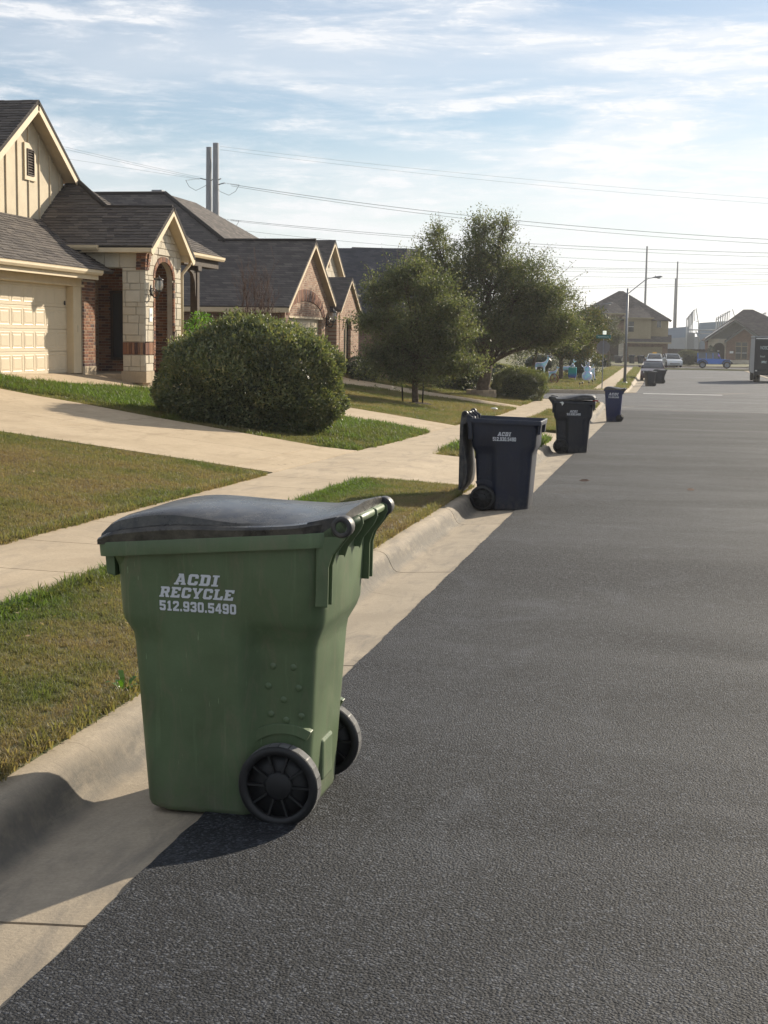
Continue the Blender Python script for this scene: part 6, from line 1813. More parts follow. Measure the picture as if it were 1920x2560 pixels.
# ------------------------------------------------------------------ vehicles
def paint(name, col): return simple(name, col, .28, .5, var=.03, coat=.8)
C_WHITE, C_MAROON, C_BLUE, C_BLACK = paint('white_paintwork', (.62, .64, .66)), paint('maroon_paintwork', (.045, .012, .016)), paint('blue_paintwork', (.012, .14, .55)), simple('black_paintwork', (.014, .016, .021), .45, .4, var=.1)
C_RUB = simple('tyre_rubber', (.012, .012, .012), .85, .3)
C_CHR = simple('bright_metal', (.55, .55, .56), .25, .5, metal=.9, var=.05)
C_LAMP = simple('lamp_glass', (.75, .74, .68), .15, .6, var=.03)
C_RED = simple('red_lamp', (.30, .01, .012), .25, .5)
def wheel(parent, x, y, r, w):
    """wheel in vehicle coordinates: axle along Y"""
    s_ = 1 if y > 0 else -1
    M = Matrix.Translation((x, y, r)) @ Matrix.Rotation(-s_ * math.pi / 2, 4, 'X')
    m_ = MB(); m_.lathe([(r * .62, -w / 2), (r * .94, -w / 2), (r, -w * .35), (r, w * .35), (r * .94, w / 2), (r * .62, w / 2)], 24, M); o = m_.build('wheel', C_RUB, parent)
    m_ = MB(); m_.lathe([(0, w * .30), (r * .18, w * .34), (r * .22, w * .28), (r * .56, w * .36), (r * .63, w * .48), (r * .63, -w * .4), (0, -w * .4)], 20, M); m_.build('rim', T['grey_metal'], o)
def car(name, label, loc, rz, col, L, W, H, prof, cab, group, wr=.33, wb=.6, extra=None):
    """prof = body outline (x forward, z); cab = glasshouse outline; front at +X"""
    t = root(name, loc, label, 'car', group, world=False, rz=rz)
    m_ = MB()
    hw = W / 2
    inner = [(a, b) for a, b in prof]
    rings = [[(a, s_ * hw, b) for a, b in [(p_[0] * f, p_[1] if p_[1] < .5 else p_[1] - dz) for p_ in prof]] for s_, f, dz in ((-.93, .97, .05), (-1, 1, .02), (-1.0, 1, .0), (1.0, 1, .0), (1, 1, .02), (.93, .97, .05))]
    rings[1] = [(a, -hw * .995, b) for a, b in prof]; rings[2] = [(a, -hw * .90, b + (.025 if b > .6 else 0)) for a, b in prof]
    rings[3] = [(a, hw * .90, b + (.025 if b > .6 else 0)) for a, b in prof]; rings[4] = [(a, hw * .995, b) for a, b in prof]
    m_.loft(rings); m_.build('body', col, t, bevel=.02)
    zs = [b for _, b in cab]; z0, z1 = min(zs), max(zs)
    m_ = MB()
    def tw(b): return hw * (.94 - .20 * (b - z0) / (z1 - z0))
    m_.loft([[(a, -tw(b), b) for a, b in cab], [(a, tw(b), b) for a, b in cab]]); m_.build('windows', T['glass'], t, bevel=.015)
    top = [p_ for p_ in cab if p_[1] > z1 - .06]
    xa, xb = min(a for a, _ in top) - .04, max(a for a, _ in top) + .04
    m_ = MB(); m_.loft([[(xa, -tw(z1) * s_, z1 - .012), (xb, -tw(z1) * s_, z1 - .012), (xb, tw(z1) * s_, z1 - .012), (xa, tw(z1) * s_, z1 - .012)] if i == 0 else [(xa + .05, -tw(z1) * s_ * .9, z1 + .03), (xb - .05, -tw(z1) * s_ * .9, z1 + .03), (xb - .05, tw(z1) * s_ * .9, z1 + .03), (xa + .05, tw(z1) * s_ * .9, z1 + .03)] for i, s_ in ((0, 1.02), (1, 1.0))], sm=False); m_.build('roof', col, t, bevel=.015)
    # pillars
    n = len(cab)
    for i in range(n):
        a, b = cab[i], cab[(i + 1) % n]
        if abs(a[1] - b[1]) > .2:
            for s_ in (-1, 1):
                m_ = MB(); m_.tube([(a[0], s_ * tw(a[1]) * 1.005, a[1]), (b[0], s_ * tw(b[1]) * 1.005, b[1])], .035, 6); m_.build('pillar', col, t)
    for s_ in (-1, 1):
        xm = (xa + xb) / 2 + .05
        m_ = MB(); m_.tube([(xm, s_ * tw(z0) * 1.0, z0), (xm, s_ * tw(z1) * 1.0, z1)], .032, 6); m_.build('pillar', col, t)
        for fx in (wb * L / 2 * .98, -wb * L / 2 * 1.0):
            wheel(t, fx, s_ * (hw - .10), wr, .21)
        m_ = MB(); m_.box(L * .465, L * .492, s_ * hw * .58 - .16 * 1, s_ * hw * .58 + .16, .60, .74); m_.build('headlight', C_LAMP, t, bevel=.02)
        m_ = MB(); m_.box(-L * .495, -L * .47, s_ * hw * .72 - .14, s_ * hw * .72 + .14, .74, .92); m_.build('taillight', C_RED, t, bevel=.02)
        m_ = MB(); m_.prism([(L * .17, s_ * hw * 1.0, z0 + .02), (L * .20, s_ * hw * 1.0, z0 + .02), (L * .20, s_ * hw * 1.0, z0 + .16), (L * .17, s_ * hw * 1.0, z0 + .16)], (0, s_ * .17, 0)); m_.build('mirror', col, t, bevel=.02)
    m_ = MB(); m_.box(L * .482, L * .498, -hw * .62, hw * .62, .38, .56); m_.build('grille', T['black_metal'], t, bevel=.015)
    m_ = MB(); m_.box(-L * .499, -L * .488, -.26, .26, .55, .68); m_.build('number_plate', T['white_paint'], t)
    return t
SUVP = [(-2.2, .28), (-2.28, .55), (-2.22, .95), (-1.9, 1.02), (.85, 1.00), (1.55, .92), (2.10, .80), (2.26, .55), (2.18, .26), (1.75, .22), (-1.8, .22)]
SUVC = [(-2.08, 1.0), (-1.70, 1.50), (-1.2, 1.57), (.15, 1.56), (.45, 1.50), (1.05, 1.0)]
SEDC = [(-1.75, .98), (-1.1, 1.40), (-.6, 1.46), (.20, 1.45), (.40, 1.40), (1.15, .98)]
SEDP = [(-2.25, .30), (-2.32, .60), (-2.25, .92), (-1.7, .98), (1.0, .96), (1.8, .84), (2.15, .72), (2.28, .48), (2.2, .24), (1.75, .20), (-1.8, .20)]
FWD = -math.pi / 2                                # nose towards the camera
tx = car('suv', 'white car carrying a yellow roof sign, parked at the left kerb', (-.30, 172.2, RZ(172)), FWD, C_WHITE, 4.5, 1.86, 1.57, SUVP, SUVC, 'parked cars')
m_ = MB(); m_.loft([[(-.55, -.28, 1.60), (-.30, -.28, 1.60), (-.30, .28, 1.60), (-.55, .28, 1.60)], [(-.52, -.22, 1.78), (-.33, -.22, 1.78), (-.33, .22, 1.78), (-.52, .22, 1.78)]], sm=False); m_.build('roof_sign', simple('yellow_sign', (.75, .42, .04), .5), tx, bevel=.01)
car('suv', 'white hatchback car right of the one with the roof sign', (1.75, 175.0, RZ(175)), FWD + .16, C_WHITE, 4.5, 1.86, 1.57, SUVP, SUVC, 'parked cars')
car('sedan', 'dark red sedan parked behind the two far black bins', (-.30, 111.5, RZ(111)), FWD, C_MAROON, 4.55, 1.80, 1.46, SEDP, SEDC, 'parked cars')
# boxy off-roader, side on
oj = root('off_roader', (6.7, 172.2, RZ(172)), 'boxy blue four-door off-road car seen from the side', 'car', 'parked cars', world=False)
JP = [(-2.05, .62), (-2.05, 1.10), (.62, 1.12), (.80, 1.10), (1.72, 1.02), (1.78, .62), (1.70, .50), (-2.0, .50)]
m_ = MB(); m_.loft([[(a, s_ * .78, b) for a, b in JP] for s_ in (-1, 1)]); m_.build('body', C_BLUE, oj, bevel=.03)
JC = [(-2.02, 1.10), (-1.95, 1.78), (.28, 1.78), (.62, 1.12)]
m_ = MB(); m_.loft([[(a, -.74 + .06 * (b > 1.5), b) for a, b in JC], [(a, .74 - .06 * (b > 1.5), b) for a, b in JC]]); m_.build('windows', T['glass'], oj)
m_ = MB(); m_.box(-2.0, .32, -.72, .72, 1.76, 1.85); m_.build('roof', T['black_metal'], oj, bevel=.03)
for a, b, cc in ((-2.0, -1.92, 0), (-1.05, -.97, 1), (-.28, -.2, 1), (.32, .40, 2)):
    for s_ in (-1, 1):
        dx = .30 if cc == 2 else .03
        m_ = MB(); m_.prism([(a + (.0 if cc < 2 else .28), s_ * .76, 1.10), (b + (.0 if cc < 2 else .28), s_ * .76, 1.10), (b - .04 + .0, s_ * .70, 1.78), (a - .04, s_ * .70, 1.78)], (0, s_ * .015, 0)); m_.build('pillar', C_BLUE, oj)
for fx in (-1.42, 1.38):
    for s_ in (-1, 1):
        wheel(oj, fx, s_ * .78, .42, .27)
        m_ = MB(); m_.prism([(fx + .62 * math.cos(a), s_ * .70, .42 + .62 * math.sin(a)) for a in [math.radians(k) for k in range(10, 171, 16)]] + [(fx + .52 * math.cos(a), s_ * .70, .42 + .52 * math.sin(a)) for a in [math.radians(k) for k in range(170, 9, -16)]], (0, s_ * .24, 0)); m_.build('wheel_arch', T['black_metal'], oj)
m_ = MB(); m_.box(1.80, 2.05, -.80, .80, .52, .74); m_.build('front_bumper', T['black_metal'], oj, bevel=.02)
m_ = MB(); m_.box(-2.28, -2.05, -.80, .80, .52, .70); m_.build('rear_bumper', T['black_metal'], oj, bevel=.02)
m_ = MB(); m_.lathe([(.0, -.12), (.38, -.12), (.40, 0), (.38, .12), (.0, .12)], 20, Matrix.Translation((-2.2, 0, 1.05)) @ Matrix.Rotation(math.pi / 2, 4, 'Y')); m_.build('spare_wheel', C_RUB, oj)
for s_ in (-1, 1):
    m_ = MB(); m_.lathe([(.0, .05), (.10, .04), (.11, -.02), (.0, -.02)], 14, Matrix.Translation((1.78, s_ * .55, .88)) @ Matrix.Rotation(math.pi / 2, 4, 'Y')); m_.build('headlight', C_LAMP, oj)
    m_ = MB(); m_.box(.40, .52, s_ * .78 - .02 + (.0 if s_ > 0 else -.14), s_ * .78 + .16 - (.0 if s_ > 0 else .14), 1.14, 1.32); m_.build('mirror', T['black_metal'], oj, bevel=.01)
m_ = MB(); m_.lathe([(.0, .0), (.09, .02), (.12, .07), (.09, .12), (.0, .14)], 10, Matrix.Translation((.40, -.77, 1.50)) @ Matrix.Rotation(math.pi / 2, 4, 'X')); m_.build('wreath', simple('purple_wreath', (.35, .16, .62), .6), oj)
# black step van, only its left rear in the picture
zt = RZ(112)
tv = root('step_van', (8.55, 114, zt), 'black delivery step van with white lettering on its rear doors', 'van', 'parked cars')
X0, X1, Y0, Y1 = 7.30, 9.75, 112.0, 118.2
m_ = MB(); m_.loft([[(X0, Y0, zt + .62), (X0, Y1 - 1.2, zt + .62), (X0, Y1, zt + .75), (X1, Y1, zt + .75), (X1, Y1 - 1.2, zt + .62), (X1, Y0, zt + .62)], [(X0, Y0, zt + 2.0), (X0, Y1 - 1.2, zt + 2.0), (X0, Y1, zt + 1.5), (X1, Y1, zt + 1.5), (X1, Y1 - 1.2, zt + 2.0), (X1, Y0, zt + 2.0)], [(X0, Y0, zt + 3.38), (X0, Y1 - 1.2, zt + 3.38), (X0, Y1 - .9, zt + 2.9), (X1, Y1 - .9, zt + 2.9), (X1, Y1 - 1.2, zt + 3.38), (X1, Y0, zt + 3.38)]], sm=False); m_.build('body', C_BLACK, tv, bevel=.04)
m_ = MB(); m_.box(X0 - .02, X1 + .02, Y0 - .03, Y1 - 1.15, zt + 3.38, zt + 3.50); m_.build('roof', T['grey_metal'], tv, bevel=.03)
m_ = MB(); m_.box(X0 - .012, X0 - .002, Y0 + .1, Y1 - 1.3, zt + .7, zt + 3.3); m_.build('side_panel', T['grey_metal'], tv)
for a, b in ((X0 + .10, (X0 + X1) / 2 - .01), ((X0 + X1) / 2 + .01, X1 - .10)):
    m_ = MB(); m_.box(a, b, Y0 - .03, Y0 - .003, zt + .95, zt + 3.25); m_.build('rear_door', C_BLACK, tv, bevel=.012)
m_ = MB(); m_.box(X0 - .02, X1 + .02, Y0 - .22, Y0 - .02, zt + .55, zt + .80); m_.build('bumper', T['black_metal'], tv, bevel=.02)
m_ = MB(); m_.box(X0 + .05, X1 - .05, Y0 - .03, Y0 - .004, zt + 3.27, zt + 3.36); m_.build('marker_strip', C_CHR, tv)
for x in (X0 + .16, X1 - .16):
    m_ = MB(); m_.box(x - .07, x + .07, Y0 - .045, Y0 - .004, zt + .83, zt + .93); m_.build('taillight', C_LAMP, tv)
for x, lab in ((X0 + .17, 0), (X0 + .42, 0), (X1 - .17, 0), (X1 - .42, 0)):
    M = Matrix.Translation((x, Y0 + 1.2, zt + .40)) @ Matrix.Rotation(math.pi / 2, 4, 'Y')
    m_ = MB(); m_.lathe([(.0, -.10), (.24, -.11), (.38, -.11), (.40, -.07), (.40, .07), (.38, .11), (.24, .11), (.0, .10)], 22, M); m_.build('wheel', C_RUB, tv)
for x in (X0 + .17, X1 - .17):
    M = Matrix.Translation((x, Y1 - 1.1, zt + .40)) @ Matrix.Rotation(math.pi / 2, 4, 'Y')
    m_ = MB(); m_.lathe([(.0, -.10), (.24, -.11), (.38, -.11), (.40, -.07), (.40, .07), (.38, .11), (.24, .11), (.0, .10)], 22, M); m_.build('wheel', C_RUB, tv)
VL = lambda x, z: Matrix.Translation((x, Y0 - .036, zt + z)) @ FACE
text_mesh('lettering', 'NOSO', .37, T['sign_white'], tv, VL(7.70, 2.50), .001, xs=.56)
text_mesh('lettering', 'Retail', .19, T['sign_white'], tv, VL(7.72, 1.90), .001, xs=.8)
text_mesh('lettering', 'SPEC', .23, T['sign_white'], tv, VL(7.80, 1.46), .001, shear=.3, offset=.006, xs=.8)
# ------------------------------------------------------------------ lawn ornaments: iridescent deer, gift box, snowman
m, nt, bs = new_mat('iridescent_film')
lw = nt.nodes.new('ShaderNodeLayerWeight'); lw.inputs['Blend'].default_value = .45
f_ = mth(nt, 'ADD', mth(nt, 'MULTIPLY', lw.outputs['Facing'], .8), noise(nt, coords(nt, (2, 2, 2.5)), 1.6, 2, .5))
cc = ramp(nt, f_, [(.35, (.80, .86, .88)), (.55, (.42, .78, .86)), (.72, (.58, .55, .90)), (.88, (.86, .76, .76)), (1.0, (.88, .90, .86))])
nt.links.new(cc, bs.inputs['Base Color']); bs.inputs['Roughness'].default_value = .3
tr = nt.nodes.new('ShaderNodeBsdfTranslucent'); nt.links.new(cc, tr.inputs['Color'])
mx = nt.nodes.new('ShaderNodeMixShader'); mx.inputs[0].default_value = .45
nt.links.new(bs.outputs[0], mx.inputs[1]); nt.links.new(tr.outputs[0], mx.inputs[2]); nt.links.new(mx.outputs[0], nt.nodes['Material Output'].inputs['Surface'])
IRI = m
m, nt, bs = new_mat('gift_film')
sp = nt.nodes.new('ShaderNodeSeparateXYZ'); nt.links.new(coords(nt), sp.inputs[0])
cc = ramp(nt, mrange(nt, sp.outputs[2], -.1, 1.0), [(.0, (.55, .5, .7)), (.2, (.26, .14, .62)), (.38, (.05, .22, .62)), (.55, (.03, .50, .58)), (.8, (.06, .55, .55)), (1.0, (.6, .7, .7))])
nt.links.new(cc, bs.inputs['Base Color']); bs.inputs['Roughness'].default_value = .25; bs.inputs['Metallic'].default_value = .2
GIFT = m
def skin(name, parent, nodes, edges, mat, sub=1):
    me = bpy.data.meshes.new(name)
    me.from_pydata([n_[0] for n_ in nodes], edges, [])
    o = link(name, me, mat, parent)
    md = o.modifiers.new('skin', 'SKIN')
    sl = me.skin_vertices[0].data
    for i, (_, r_) in enumerate(nodes):
        sl[i].radius = (r_, r_)
    sl[0].use_root = True
    md.use_smooth_shade = True
    s_ = o.modifiers.new('sub', 'SUBSURF'); s_.levels = sub; s_.render_levels = sub
    return o
def deer(label, loc, rz, s, antlers):
    t = root('deer_ornament', loc, label, 'lawn ornament', 'holiday lawn ornaments', world=False, rz=rz)
    N = [((.0, 0, .72), .15), ((.26, 0, .74), .16), ((.42, 0, .84), .12), ((.54, 0, 1.06), .075), ((.60, 0, 1.26), .07), ((.72, 0, 1.27), .055), ((.84, 0, 1.23), .035),
         ((-.26, 0, .74), .15), ((-.40, 0, .78), .07), ((-.47, 0, .88), .03)]
    E_ = [(0, 1), (1, 2), (2, 3), (3, 4), (4, 5), (5, 6), (0, 7), (7, 8), (8, 9)]
    for sy in (-1, 1):
        b = len(N)
        N += [((.30, sy * .10, .56), .065), ((.31, sy * .10, .33), .036), ((.29, sy * .10, .02), .028)]
        E_ += [(1, b), (b, b + 1), (b + 1, b + 2)]
        b = len(N)
        N += [((-.28, sy * .10, .56), .085), ((-.25, sy * .10, .42), .05), ((-.36, sy * .10, .28), .036), ((-.33, sy * .10, .02), .028)]
        E_ += [(7, b), (b, b + 1), (b + 1, b + 2), (b + 2, b + 3)]
        b = len(N)
        N += [((.56, sy * .06, 1.33), .03), ((.50, sy * .13, 1.39), .012)]
        E_ += [(4, b), (b, b + 1)]
    N = [((p[0] * s, p[1] * s, p[2] * s), r_ * s) for p, r_ in N]
    skin('body', t, N, E_, IRI)
    if antlers:
        for sy in (-1, 1):
            m_ = MB()
            P_ = lambda *q: Vector(q) * s
            m_.tube([P_(.60, sy * .05, 1.32), P_(.56, sy * .16, 1.48), P_(.50, sy * .28, 1.58), P_(.46, sy * .36, 1.76)], [.02 * s, .018 * s, .015 * s, .008 * s], 6)
            for a, b in (((.56, .16, 1.48), (.66, .20, 1.64)), ((.50, .28, 1.58), (.60, .36, 1.72)), ((.53, .22, 1.53), (.40, .24, 1.68))):
                m_.tube([P_(a[0], sy * a[1], a[2]), P_(b[0], sy * b[1], b[2])], [.014 * s, .007 * s], 5)
            m_.build('antler', IRI, t)
    return t
deer('iridescent standing doe ornament with raised head, leftmost', (-7.85, 97.3, G(-7.85, 97.3)), -.15, 1.02, False)
deer('small iridescent fawn ornament in front of the tree trunk', (-6.72, 93.6, G(-6.72, 93.6)), math.pi - .35 + math.pi, .62, False)
deer('iridescent reindeer ornament with branching antlers', (-6.15, 98.6, G(-6.15, 98.6)), -.10, .92, True)
deer('pale iridescent deer ornament behind the snowman', (-4.45, 99.5, G(-4.45, 99.5)), math.pi / 2 + .5, 1.0, True)
gx, gy = -5.55, 96.2; gzz = G(gx, gy)
gb = root('gift_box_ornament', (gx, gy, gzz), 'turquoise to violet iridescent gift box ornament on short legs', 'lawn ornament', 'holiday lawn ornaments', world=False)
m_ = MB(); m_.loft([[(s_ * w * a, b_ * w, z) for a, b_, s_ in ((-1, -1, 1), (1, -1, 1), (1, 1, 1), (-1, 1, 1))] for w, z in ((.23, .14), (.27, .22), (.28, .75), (.25, .86))], sm=False); m_.build('box', GIFT, gb, bevel=.04)
for a in (-1, 1):
    for b_ in (-1, 1):
        m_ = MB(); m_.tube([(a * .2, b_ * .2, .0), (a * .2, b_ * .2, .16)], .025, 6); m_.build('leg', IRI, gb)
for k in range(4):
    a = k * math.pi / 2 + .4
    m_ = MB(); m_.lathe([(.0, -.03), (.10, -.02), (.13, .0), (.10, .02), (.0, .03)], 12, Matrix.Translation((.10 * math.cos(a), .10 * math.sin(a), .94)) @ Matrix.Rotation(a, 4, 'Z') @ Matrix.Rotation(1.1, 4, 'Y')); m_.build('bow_loop', IRI, gb)
sx2, sy2 = -4.60, 97.0; sz2 = G(sx2, sy2)
sn = root('snowman_ornament', (sx2, sy2, sz2), 'pearly iridescent snowman ornament, rightmost of the row', 'lawn ornament', 'holiday lawn ornaments', world=False)
for nm, r_, z in (('lower_ball', .36, .36), ('middle_ball', .25, .84), ('head', .17, 1.20)):
    m_ = MB(); m_.lathe([(r_ * math.sin(math.pi * k / 12), z - r_ * math.cos(math.pi * k / 12)) for k in range(13)], 20); m_.build(nm, IRI, sn)
m_ = MB(); m_.lathe([(.0, 1.33), (.22, 1.33), (.22, 1.36), (.13, 1.37), (.12, 1.55), (.0, 1.56)], 16); m_.build('hat', IRI, sn)
for s_ in (-1, 1):
    m_ = MB(); m_.tube([(s_ * .2, 0, .9), (s_ * .36, -.05, 1.02), (s_ * .42, -.06, 1.16)], [.03, .022, .014], 6); m_.build('arm', IRI, sn)
m_ = MB(); m_.tube([(.0, -.16, 1.2), (.0, -.30, 1.18)], [.03, .004], 8); m_.build('nose', simple('carrot', (.6, .2, .05), .6), sn)
ww = root('wagon_wheel', (-6.2, 88.4, G(-6.2, 88.4) - .02), 'red-brown wagon wheel standing on edge by the corner lawn', 'wheel')
Mw = Matrix.Translation((-6.2, 88.4, G(-6.2, 88.4) + .30)) @ Matrix.Rotation(1.0, 4, 'Z') @ Matrix.Rotation(math.pi / 2, 4, 'Y')
RW = simple('red_brown_wood', (.14, .035, .025), .7, .3)
m_ = MB(); m_.lathe([(.27, -.025), (.32, -.025), (.32, .025), (.27, .025), (.27, -.025)], 28, Mw, sm=False); m_.build('rim', RW, ww)
m_ = MB(); m_.lathe([(.0, -.05), (.05, -.05), (.05, .05), (.0, .05)], 12, Mw); m_.build('hub', RW, ww)
for k in range(10):
    a = 2 * math.pi * k / 10
    m_ = MB(); m_.tube([Mw @ Vector((.04 * math.cos(a), .04 * math.sin(a), 0)), Mw @ Vector((.28 * math.cos(a), .28 * math.sin(a), 0))], .012, 5); m_.build('spoke', RW, ww)
for i, (x, y) in enumerate(((-4.34, 82.9), (-4.28, 84.5), (-3.94, 85.6), (-3.87, 89.1), (-3.86, 92.3))):
    t = root('path_light', (x, y, G(x, y)), 'black stake path light along the corner walk, number %s from the street corner' % ('nearest', 'second', 'third', 'fourth', 'farthest')[i] if False else ('black path light nearest the side street corner', 'second black path light from the side street corner', 'third black path light from the side street corner', 'fourth black path light from the side street corner', 'farthest black path light of the corner row')[i], 'path light', 'path lights on the corner lawn', world=False)
    m_ = MB(); m_.tube([(0, 0, -.05), (0, 0, .26)], .014, 6); m_.build('stake', T['black_metal'], t)
    m_ = MB(); m_.lathe([(.0, .38), (.02, .37), (.07, .33), (.075, .32), (.04, .31), (.04, .25), (.0, .24)], 12); m_.build('lamp', T['black_metal'], t)
# small things on lawns and road
m_ = MB(); m_.lathe([(.0, .07), (.10, .06), (.14, .03), (.14, -.05)], 16); o = m_.build('utility_cap', T['white_paint']); o.location = (-5.82, 51.9, G(-5.82, 51.9)); tag(o, 'white round utility cap on the lawn right of the staked oak', 'cap')
m_ = MB(); m_.box(-.18, .18, -.12, .12, -.02, .035); o = m_.build('valve_cover', simple('green_cover', (.10, .20, .14), .6), bevel=.01); o.location = (-5.6, 30.4, G(-5.6, 30.4)); tag(o, 'small green valve cover in the lush grass wedge', 'valve cover')
for x, y, a, lab in ((-1.06, 22.46, .3, 'dark curled leaf on the road near the open bin'), (.56, 21.35, 1.0, 'dark leaf lying out on the road')):
    m_ = MB(); m_.add([(-.09, 0, .012), (-.03, .035, .03), (.04, .03, .035), (.10, 0, .02), (.04, -.035, .006), (-.03, -.03, .005)], [(0, 1, 5), (1, 2, 4, 5), (2, 3, 4)]); o = m_.build('fallen_leaf', T['twig']); o.location = (x, y, RZ(y)); o.rotation_euler = (0, 0, a); tag(o, lab, 'leaf')
# ------------------------------------------------------------------ power poles, wires, substation, fence
def steel_pole(label, x, y, zb, zt_, r0, r1, arms):
    t = root('power_pole', (x, y, zb), label, 'power pole', 'steel power poles')
    m_ = MB(); m_.tube([(x, y, zb), (x, y, zt_)], [r0, r1], 12); m_.build('shaft', T['pole_metal'], t)
    for z, L, ins in arms:
        m_ = MB(); m_.tube([(x, y, z), (x + L, y - .6, z + .35)], .10, 6); m_.build('arm', T['pole_metal'], t)
        if ins:
            s_ = 1 if L > 0 else -1
            m_ = MB()
            for k in range(9): m_.lathe([(.05, -.05), (.13, 0), (.05, .05)], 8, Matrix.Translation((x + L + s_ * (.2 + k * .30), y - .6, z + .30 - k * .04)) @ Matrix.Rotation(math.pi / 2, 4, 'Y'))
            m_.build('insulator_string', T['grey_metal'], t)
            m_ = MB(); m_.tube([(x + L + s_ * 2.8, y - .6, z), (x + L + s_ * 2.1, y - .6, z - 1.2), (x + L + s_ * .8, y - .6, z - 1.9), (x + L * .5, y - .6, z - 1.2), (x + .2, y, z - .4)], .04, 5); m_.build('jumper', T['black_metal'], t)
    return t
steel_pole('left one of the pair of tall steel power poles above the roofs', -83.8, 260, -2, 36.3, .78, .52, [(30.2, -1.6, True), (23.6, -1.6, True), (30.0, 1.0, False)])
steel_pole('right one of the pair of tall steel power poles above the roofs', -82.15, 259, -2, 36.9, .82, .55, [(29.2, 1.9, True), (22.6, 1.9, True), (30.0, 1.2, False)])
steel_pole('taller far power pole behind the two-storey house', -4.0, 420, -2, 28.4, .40, .25, [])
steel_pole('shorter far power pole right of the two-storey house', 4.8, 420, -2, 24.1, .42, .20, [])
o = MB(); o.tube([(4.40, 419.6, -2), (4.40, 419.6, 19.3)], [.34, .22], 10)
tag(o.build('power_pole', T['pole_metal']), 'stubby pole standing against the shorter far power pole', 'power pole', 'steel power poles')
W_MAT = simple('power_line', (.14, .15, .17), .7, .3)
def wire(label, pts, r=.045, y=260.0, n=40):
    xs_ = np.array([p[0] for p in pts]); zs_ = np.array([p[1] for p in pts])
    deg = min(2, len(pts) - 1)
    co = np.polyfit(xs_, zs_, deg)
    X = np.linspace(xs_.min(), xs_.max(), n)
    m_ = MB(); m_.tube([(x, y + (x - xs_.min()) * .02, float(np.polyval(co, x))) for x in X], r * .72, 4, caps=False)
    tag(m_.build('power_line', W_MAT), label, 'power line', 'power lines across the sky')
E1 = 40
wire('upper conductor of the top span from the steel pole pair', [(-79.5, 29.4), (-44.3, 24.95), (-27.2, 22.9), (18.3, 19.5), (E1, 18.9)], .075)
wire('lower conductor of the top span from the steel pole pair', [(-79.5, 29.1), (-44.3, 24.45), (-27.2, 22.2), (18.3, 18.7), (E1, 18.2)], .06)
wire('upper conductor of the middle span from the steel pole pair', [(-79.5, 22.9), (-44.2, 20.2), (-27.1, 18.8), (3.3, 17.6), (18.4, 17.2), (E1, 17.1)], .065)
wire('lower conductor of the middle span from the steel pole pair', [(-79.5, 22.7), (-44.2, 19.8), (-15.0, 17.7), (18.4, 16.5), (E1, 16.3)], .05)
wire('thin power line just under the middle span', [(-80.9, 21.6), (-58, 18.6), (-15, 16.4), (18.5, 15.2), (E1, 14.9)], .045)
wire('dark level power line crossing behind the oak tops', [(-80, 19.0), (-58, 16.3), (-14.95, 14.64), (18.5, 14.74), (E1, 15.2)], .05)
for i, (za, zb_) in enumerate(((14.25, 13.84), (13.75, 13.5), (12.95, 12.45))):
    wire(('upper of three thin parallel power lines right of the oaks', 'middle of three thin parallel power lines right of the oaks', 'lower of three thin parallel power lines right of the oaks')[i], [(-62, za + .75), (-14.9, za), (18.6, zb_), (E1, zb_ - .1)], .038)
wire('upper power line rising to the right above the far houses', [(-40, 10.6), (-14.84, 11.08), (18.64, 12.24), (E1, 13.2)], .04)
wire('lower power line rising to the right above the far houses', [(-40, 10.2), (-14.83, 10.72), (18.66, 11.76), (E1, 12.7)], .045)
wire('upper faint ground wire near the top of the poles', [(-81.6, 36.4), (-44.4, 32.18), (18, 26.7), (E1, 25.4)], .03)
wire('lower faint ground wire near the top of the poles', [(-81.6, 35.8), (-44.4, 31.4), (18, 25.8), (E1, 24.5)], .03)
wire('upper power line left of the steel pole pair', [(-140, 43.2), (-112.3, 36.6), (-86, 30.9)], .04)
wire('middle power line left of the steel pole pair', [(-140, 42.8), (-112.3, 36.2), (-86, 30.6)], .04)
wire('lower power line left of the steel pole pair', [(-140, 38.6), (-111, 34.3), (-86, 30.5)], .035)
# substation gantries, beams and sheds
S_MAT = simple('substation_steel', (.30, .32, .34), .7, .4, var=.1)
def gantry(label, x, z, n, dx, dz, h):
    t = root('substation_gantry', (x, 300, -1.6), label, 'gantry', 'substation gantries')
    for k in range(n):
        xx, hh = x + k * dx, z + k * dz
        m_ = MB(); m_.tube([(xx, 300 + k * 2.5, -1.6), (xx, 300 + k * 2.5, hh)], .11, 6); m_.build('column', S_MAT, t)
        m_ = MB(); m_.tube([(xx, 300 + k * 2.5, hh), (xx + .38, 300 + k * 2.5, hh + .25), (xx + .38, 300 + k * 2.5, hh - 2.2)], .07, 5); m_.build('crossarm', S_MAT, t)
    xe, he = x + (n - 1) * dx, z + (n - 1) * dz
    m_ = MB(); m_.tube([(xe + .38, 300, he + .3), (xe + 1.35, 300, he - h)], .10, 6); m_.build('brace', S_MAT, t)
    m_ = MB(); m_.tube([(x, 299, z - .4), (xe, 299, he - .1)], .08, 5); m_.build('beam', S_MAT, t)
    m_ = MB(); m_.tube([(xe + .4, 300, he - 2.4), (xe + 1.0, 300, he - 2.4)], .07, 5); m_.build('tie', S_MAT, t)
gantry('left lattice gantry of the substation beside the far poles', 5.7, 6.3, 5, .35, .42, 4.6)
gantry('middle lattice gantry of the substation behind the right house', 11.6, 6.4, 6, .55, .30, 2.6)
gantry('rightmost lattice gantry of the substation, above the roof', 20.0, 6.9, 3, .7, .35, 1.2)
t = root('transformer', (6.5, 296, -1.6), 'tall grey ribbed substation transformer', 'transformer')
m_ = MB(); m_.box(5.75, 7.35, 295, 298, -1.6, 3.3); m_.build('tank', S_MAT, t)
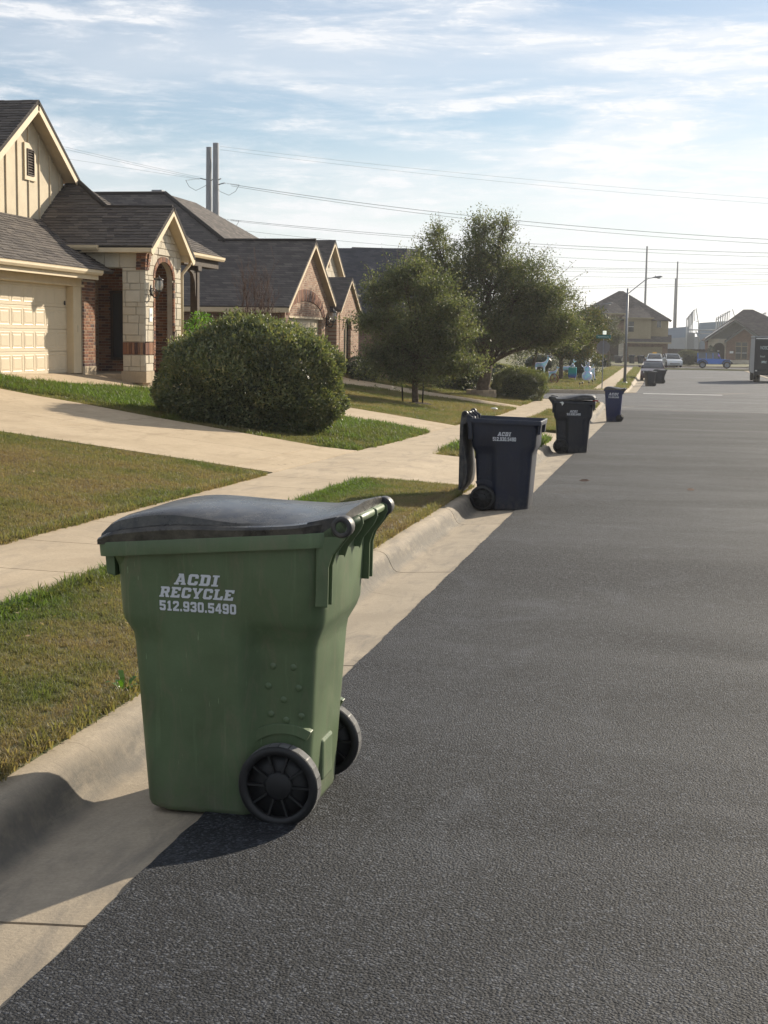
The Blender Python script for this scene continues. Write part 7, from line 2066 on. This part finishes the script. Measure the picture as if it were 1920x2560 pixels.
for k in range(8):
    m_ = MB(); m_.box(5.78 + k * .2, 5.86 + k * .2, 294.7, 295.0, -1.4, 3.1); m_.build('rib', S_MAT, t)
m_ = MB(); m_.tube([(5.9, 296, 3.85), (11.5, 296, 3.85)], .14, 6); m_.build('pipe', S_MAT, t)
m_ = MB(); m_.tube([(7.4, 296, 3.2), (11.0, 296, 3.1)], .12, 6); m_.build('pipe', S_MAT, t)
m_ = MB(); m_.tube([(7.5, 296, 3.6), (8.5, 296, 1.5)], .13, 6); m_.build('brace', S_MAT, t)
BB = simple('blue_grey_cladding', (.20, .26, .33), .8, .3, var=.08, vscale=.5)
GB = simple('grey_cladding', (.28, .30, .32), .7, .3, var=.08, vscale=.5)
for lab, x0, x1, y0, z1, mat_ in (('blue-grey industrial shed behind the substation', 9.3, 15.5, 330, 6.2, BB), ('low dark blue shed behind the left gantry', 1.9, 7.0, 335, 4.9, BB), ('pale grey industrial block between the far houses', 2.2, 9.0, 325, 2.6, GB)):
    t = root('industrial_shed', ((x0 + x1) / 2, y0, -1.6), lab, 'building', 'industrial sheds in the distance')
    m_ = MB(); m_.prism([(x0, y0, -1.6), (x1, y0, -1.6), (x1, y0, z1), (x0, y0, z1 - .5)], (0, 18, 0)); m_.build('wall', mat_, t)
    for k in range(7):
        xx = x0 + (x1 - x0) * (k + .5) / 7
        m_ = MB(); m_.box(xx - .05, xx + .05, y0 - .06, y0 - .01, -1.6, z1 - .6); m_.build('cladding_rib', mat_, t)
fn = root('wooden_fence', (4.0, 208, -1.4), 'dark wooden privacy fence between the two far houses', 'fence')
m_ = MB(); m_.box(1.5, 6.9, 208.06, 208.1, -.2, -.1); m_.box(1.5, 6.9, 208.06, 208.1, .2, .3); m_.build('rails', T['wood_dark'], fn)
FW = simple('fence_board', (.075, .062, .055), .9, .2, var=.2, rnd='object', rnd_amt=.25)
for k in range(38):
    m_ = MB(); m_.box(1.45 + k * .143, 1.45 + k * .143 + .137, 208, 208.05, -1.7, .47 + .02 * ((k * 7) % 3)); m_.build('board', FW, fn)
# sticker and red strap on the black bin
st = [o for o in scene.objects if o.get('label', '').startswith('black wheeled bin with closed lid')][0]
m_ = MB(); m_.add([(.26, .379, 1.10), (.19, .379, 1.115), (.16, .379, 1.085), (.20, .379, 1.02), (.215, .379, 1.075)], [(0, 1, 2, 4), (4, 2, 3)]); m_.build('sticker', T['white_paint'], st)
m_ = MB(); m_.box(-.56, -.44, .26, .33, 1.13, 1.155); m_.build('strap', C_RED, st)

# ------------------------------------------------------------------ thin morning haze
m = bpy.data.materials.new('haze_air'); m.use_nodes = True
nt = m.node_tree; nt.nodes.clear()
out_ = nt.nodes.new('ShaderNodeOutputMaterial'); pv = nt.nodes.new('ShaderNodeVolumePrincipled')
pv.inputs['Color'].default_value = (0.93, 0.95, 1.0, 1)
pv.inputs['Density'].default_value = 0.00028
pv.inputs['Anisotropy'].default_value = 0.45
nt.links.new(pv.outputs['Volume'], out_.inputs['Volume'])
m_ = MB(); m_.box(-3200, 3200, -200, 4300, -3.2, 52)
hz = m_.build('haze', m)
tag(hz, 'thin pale haze hanging over the whole street', 'haze', kind='stuff')
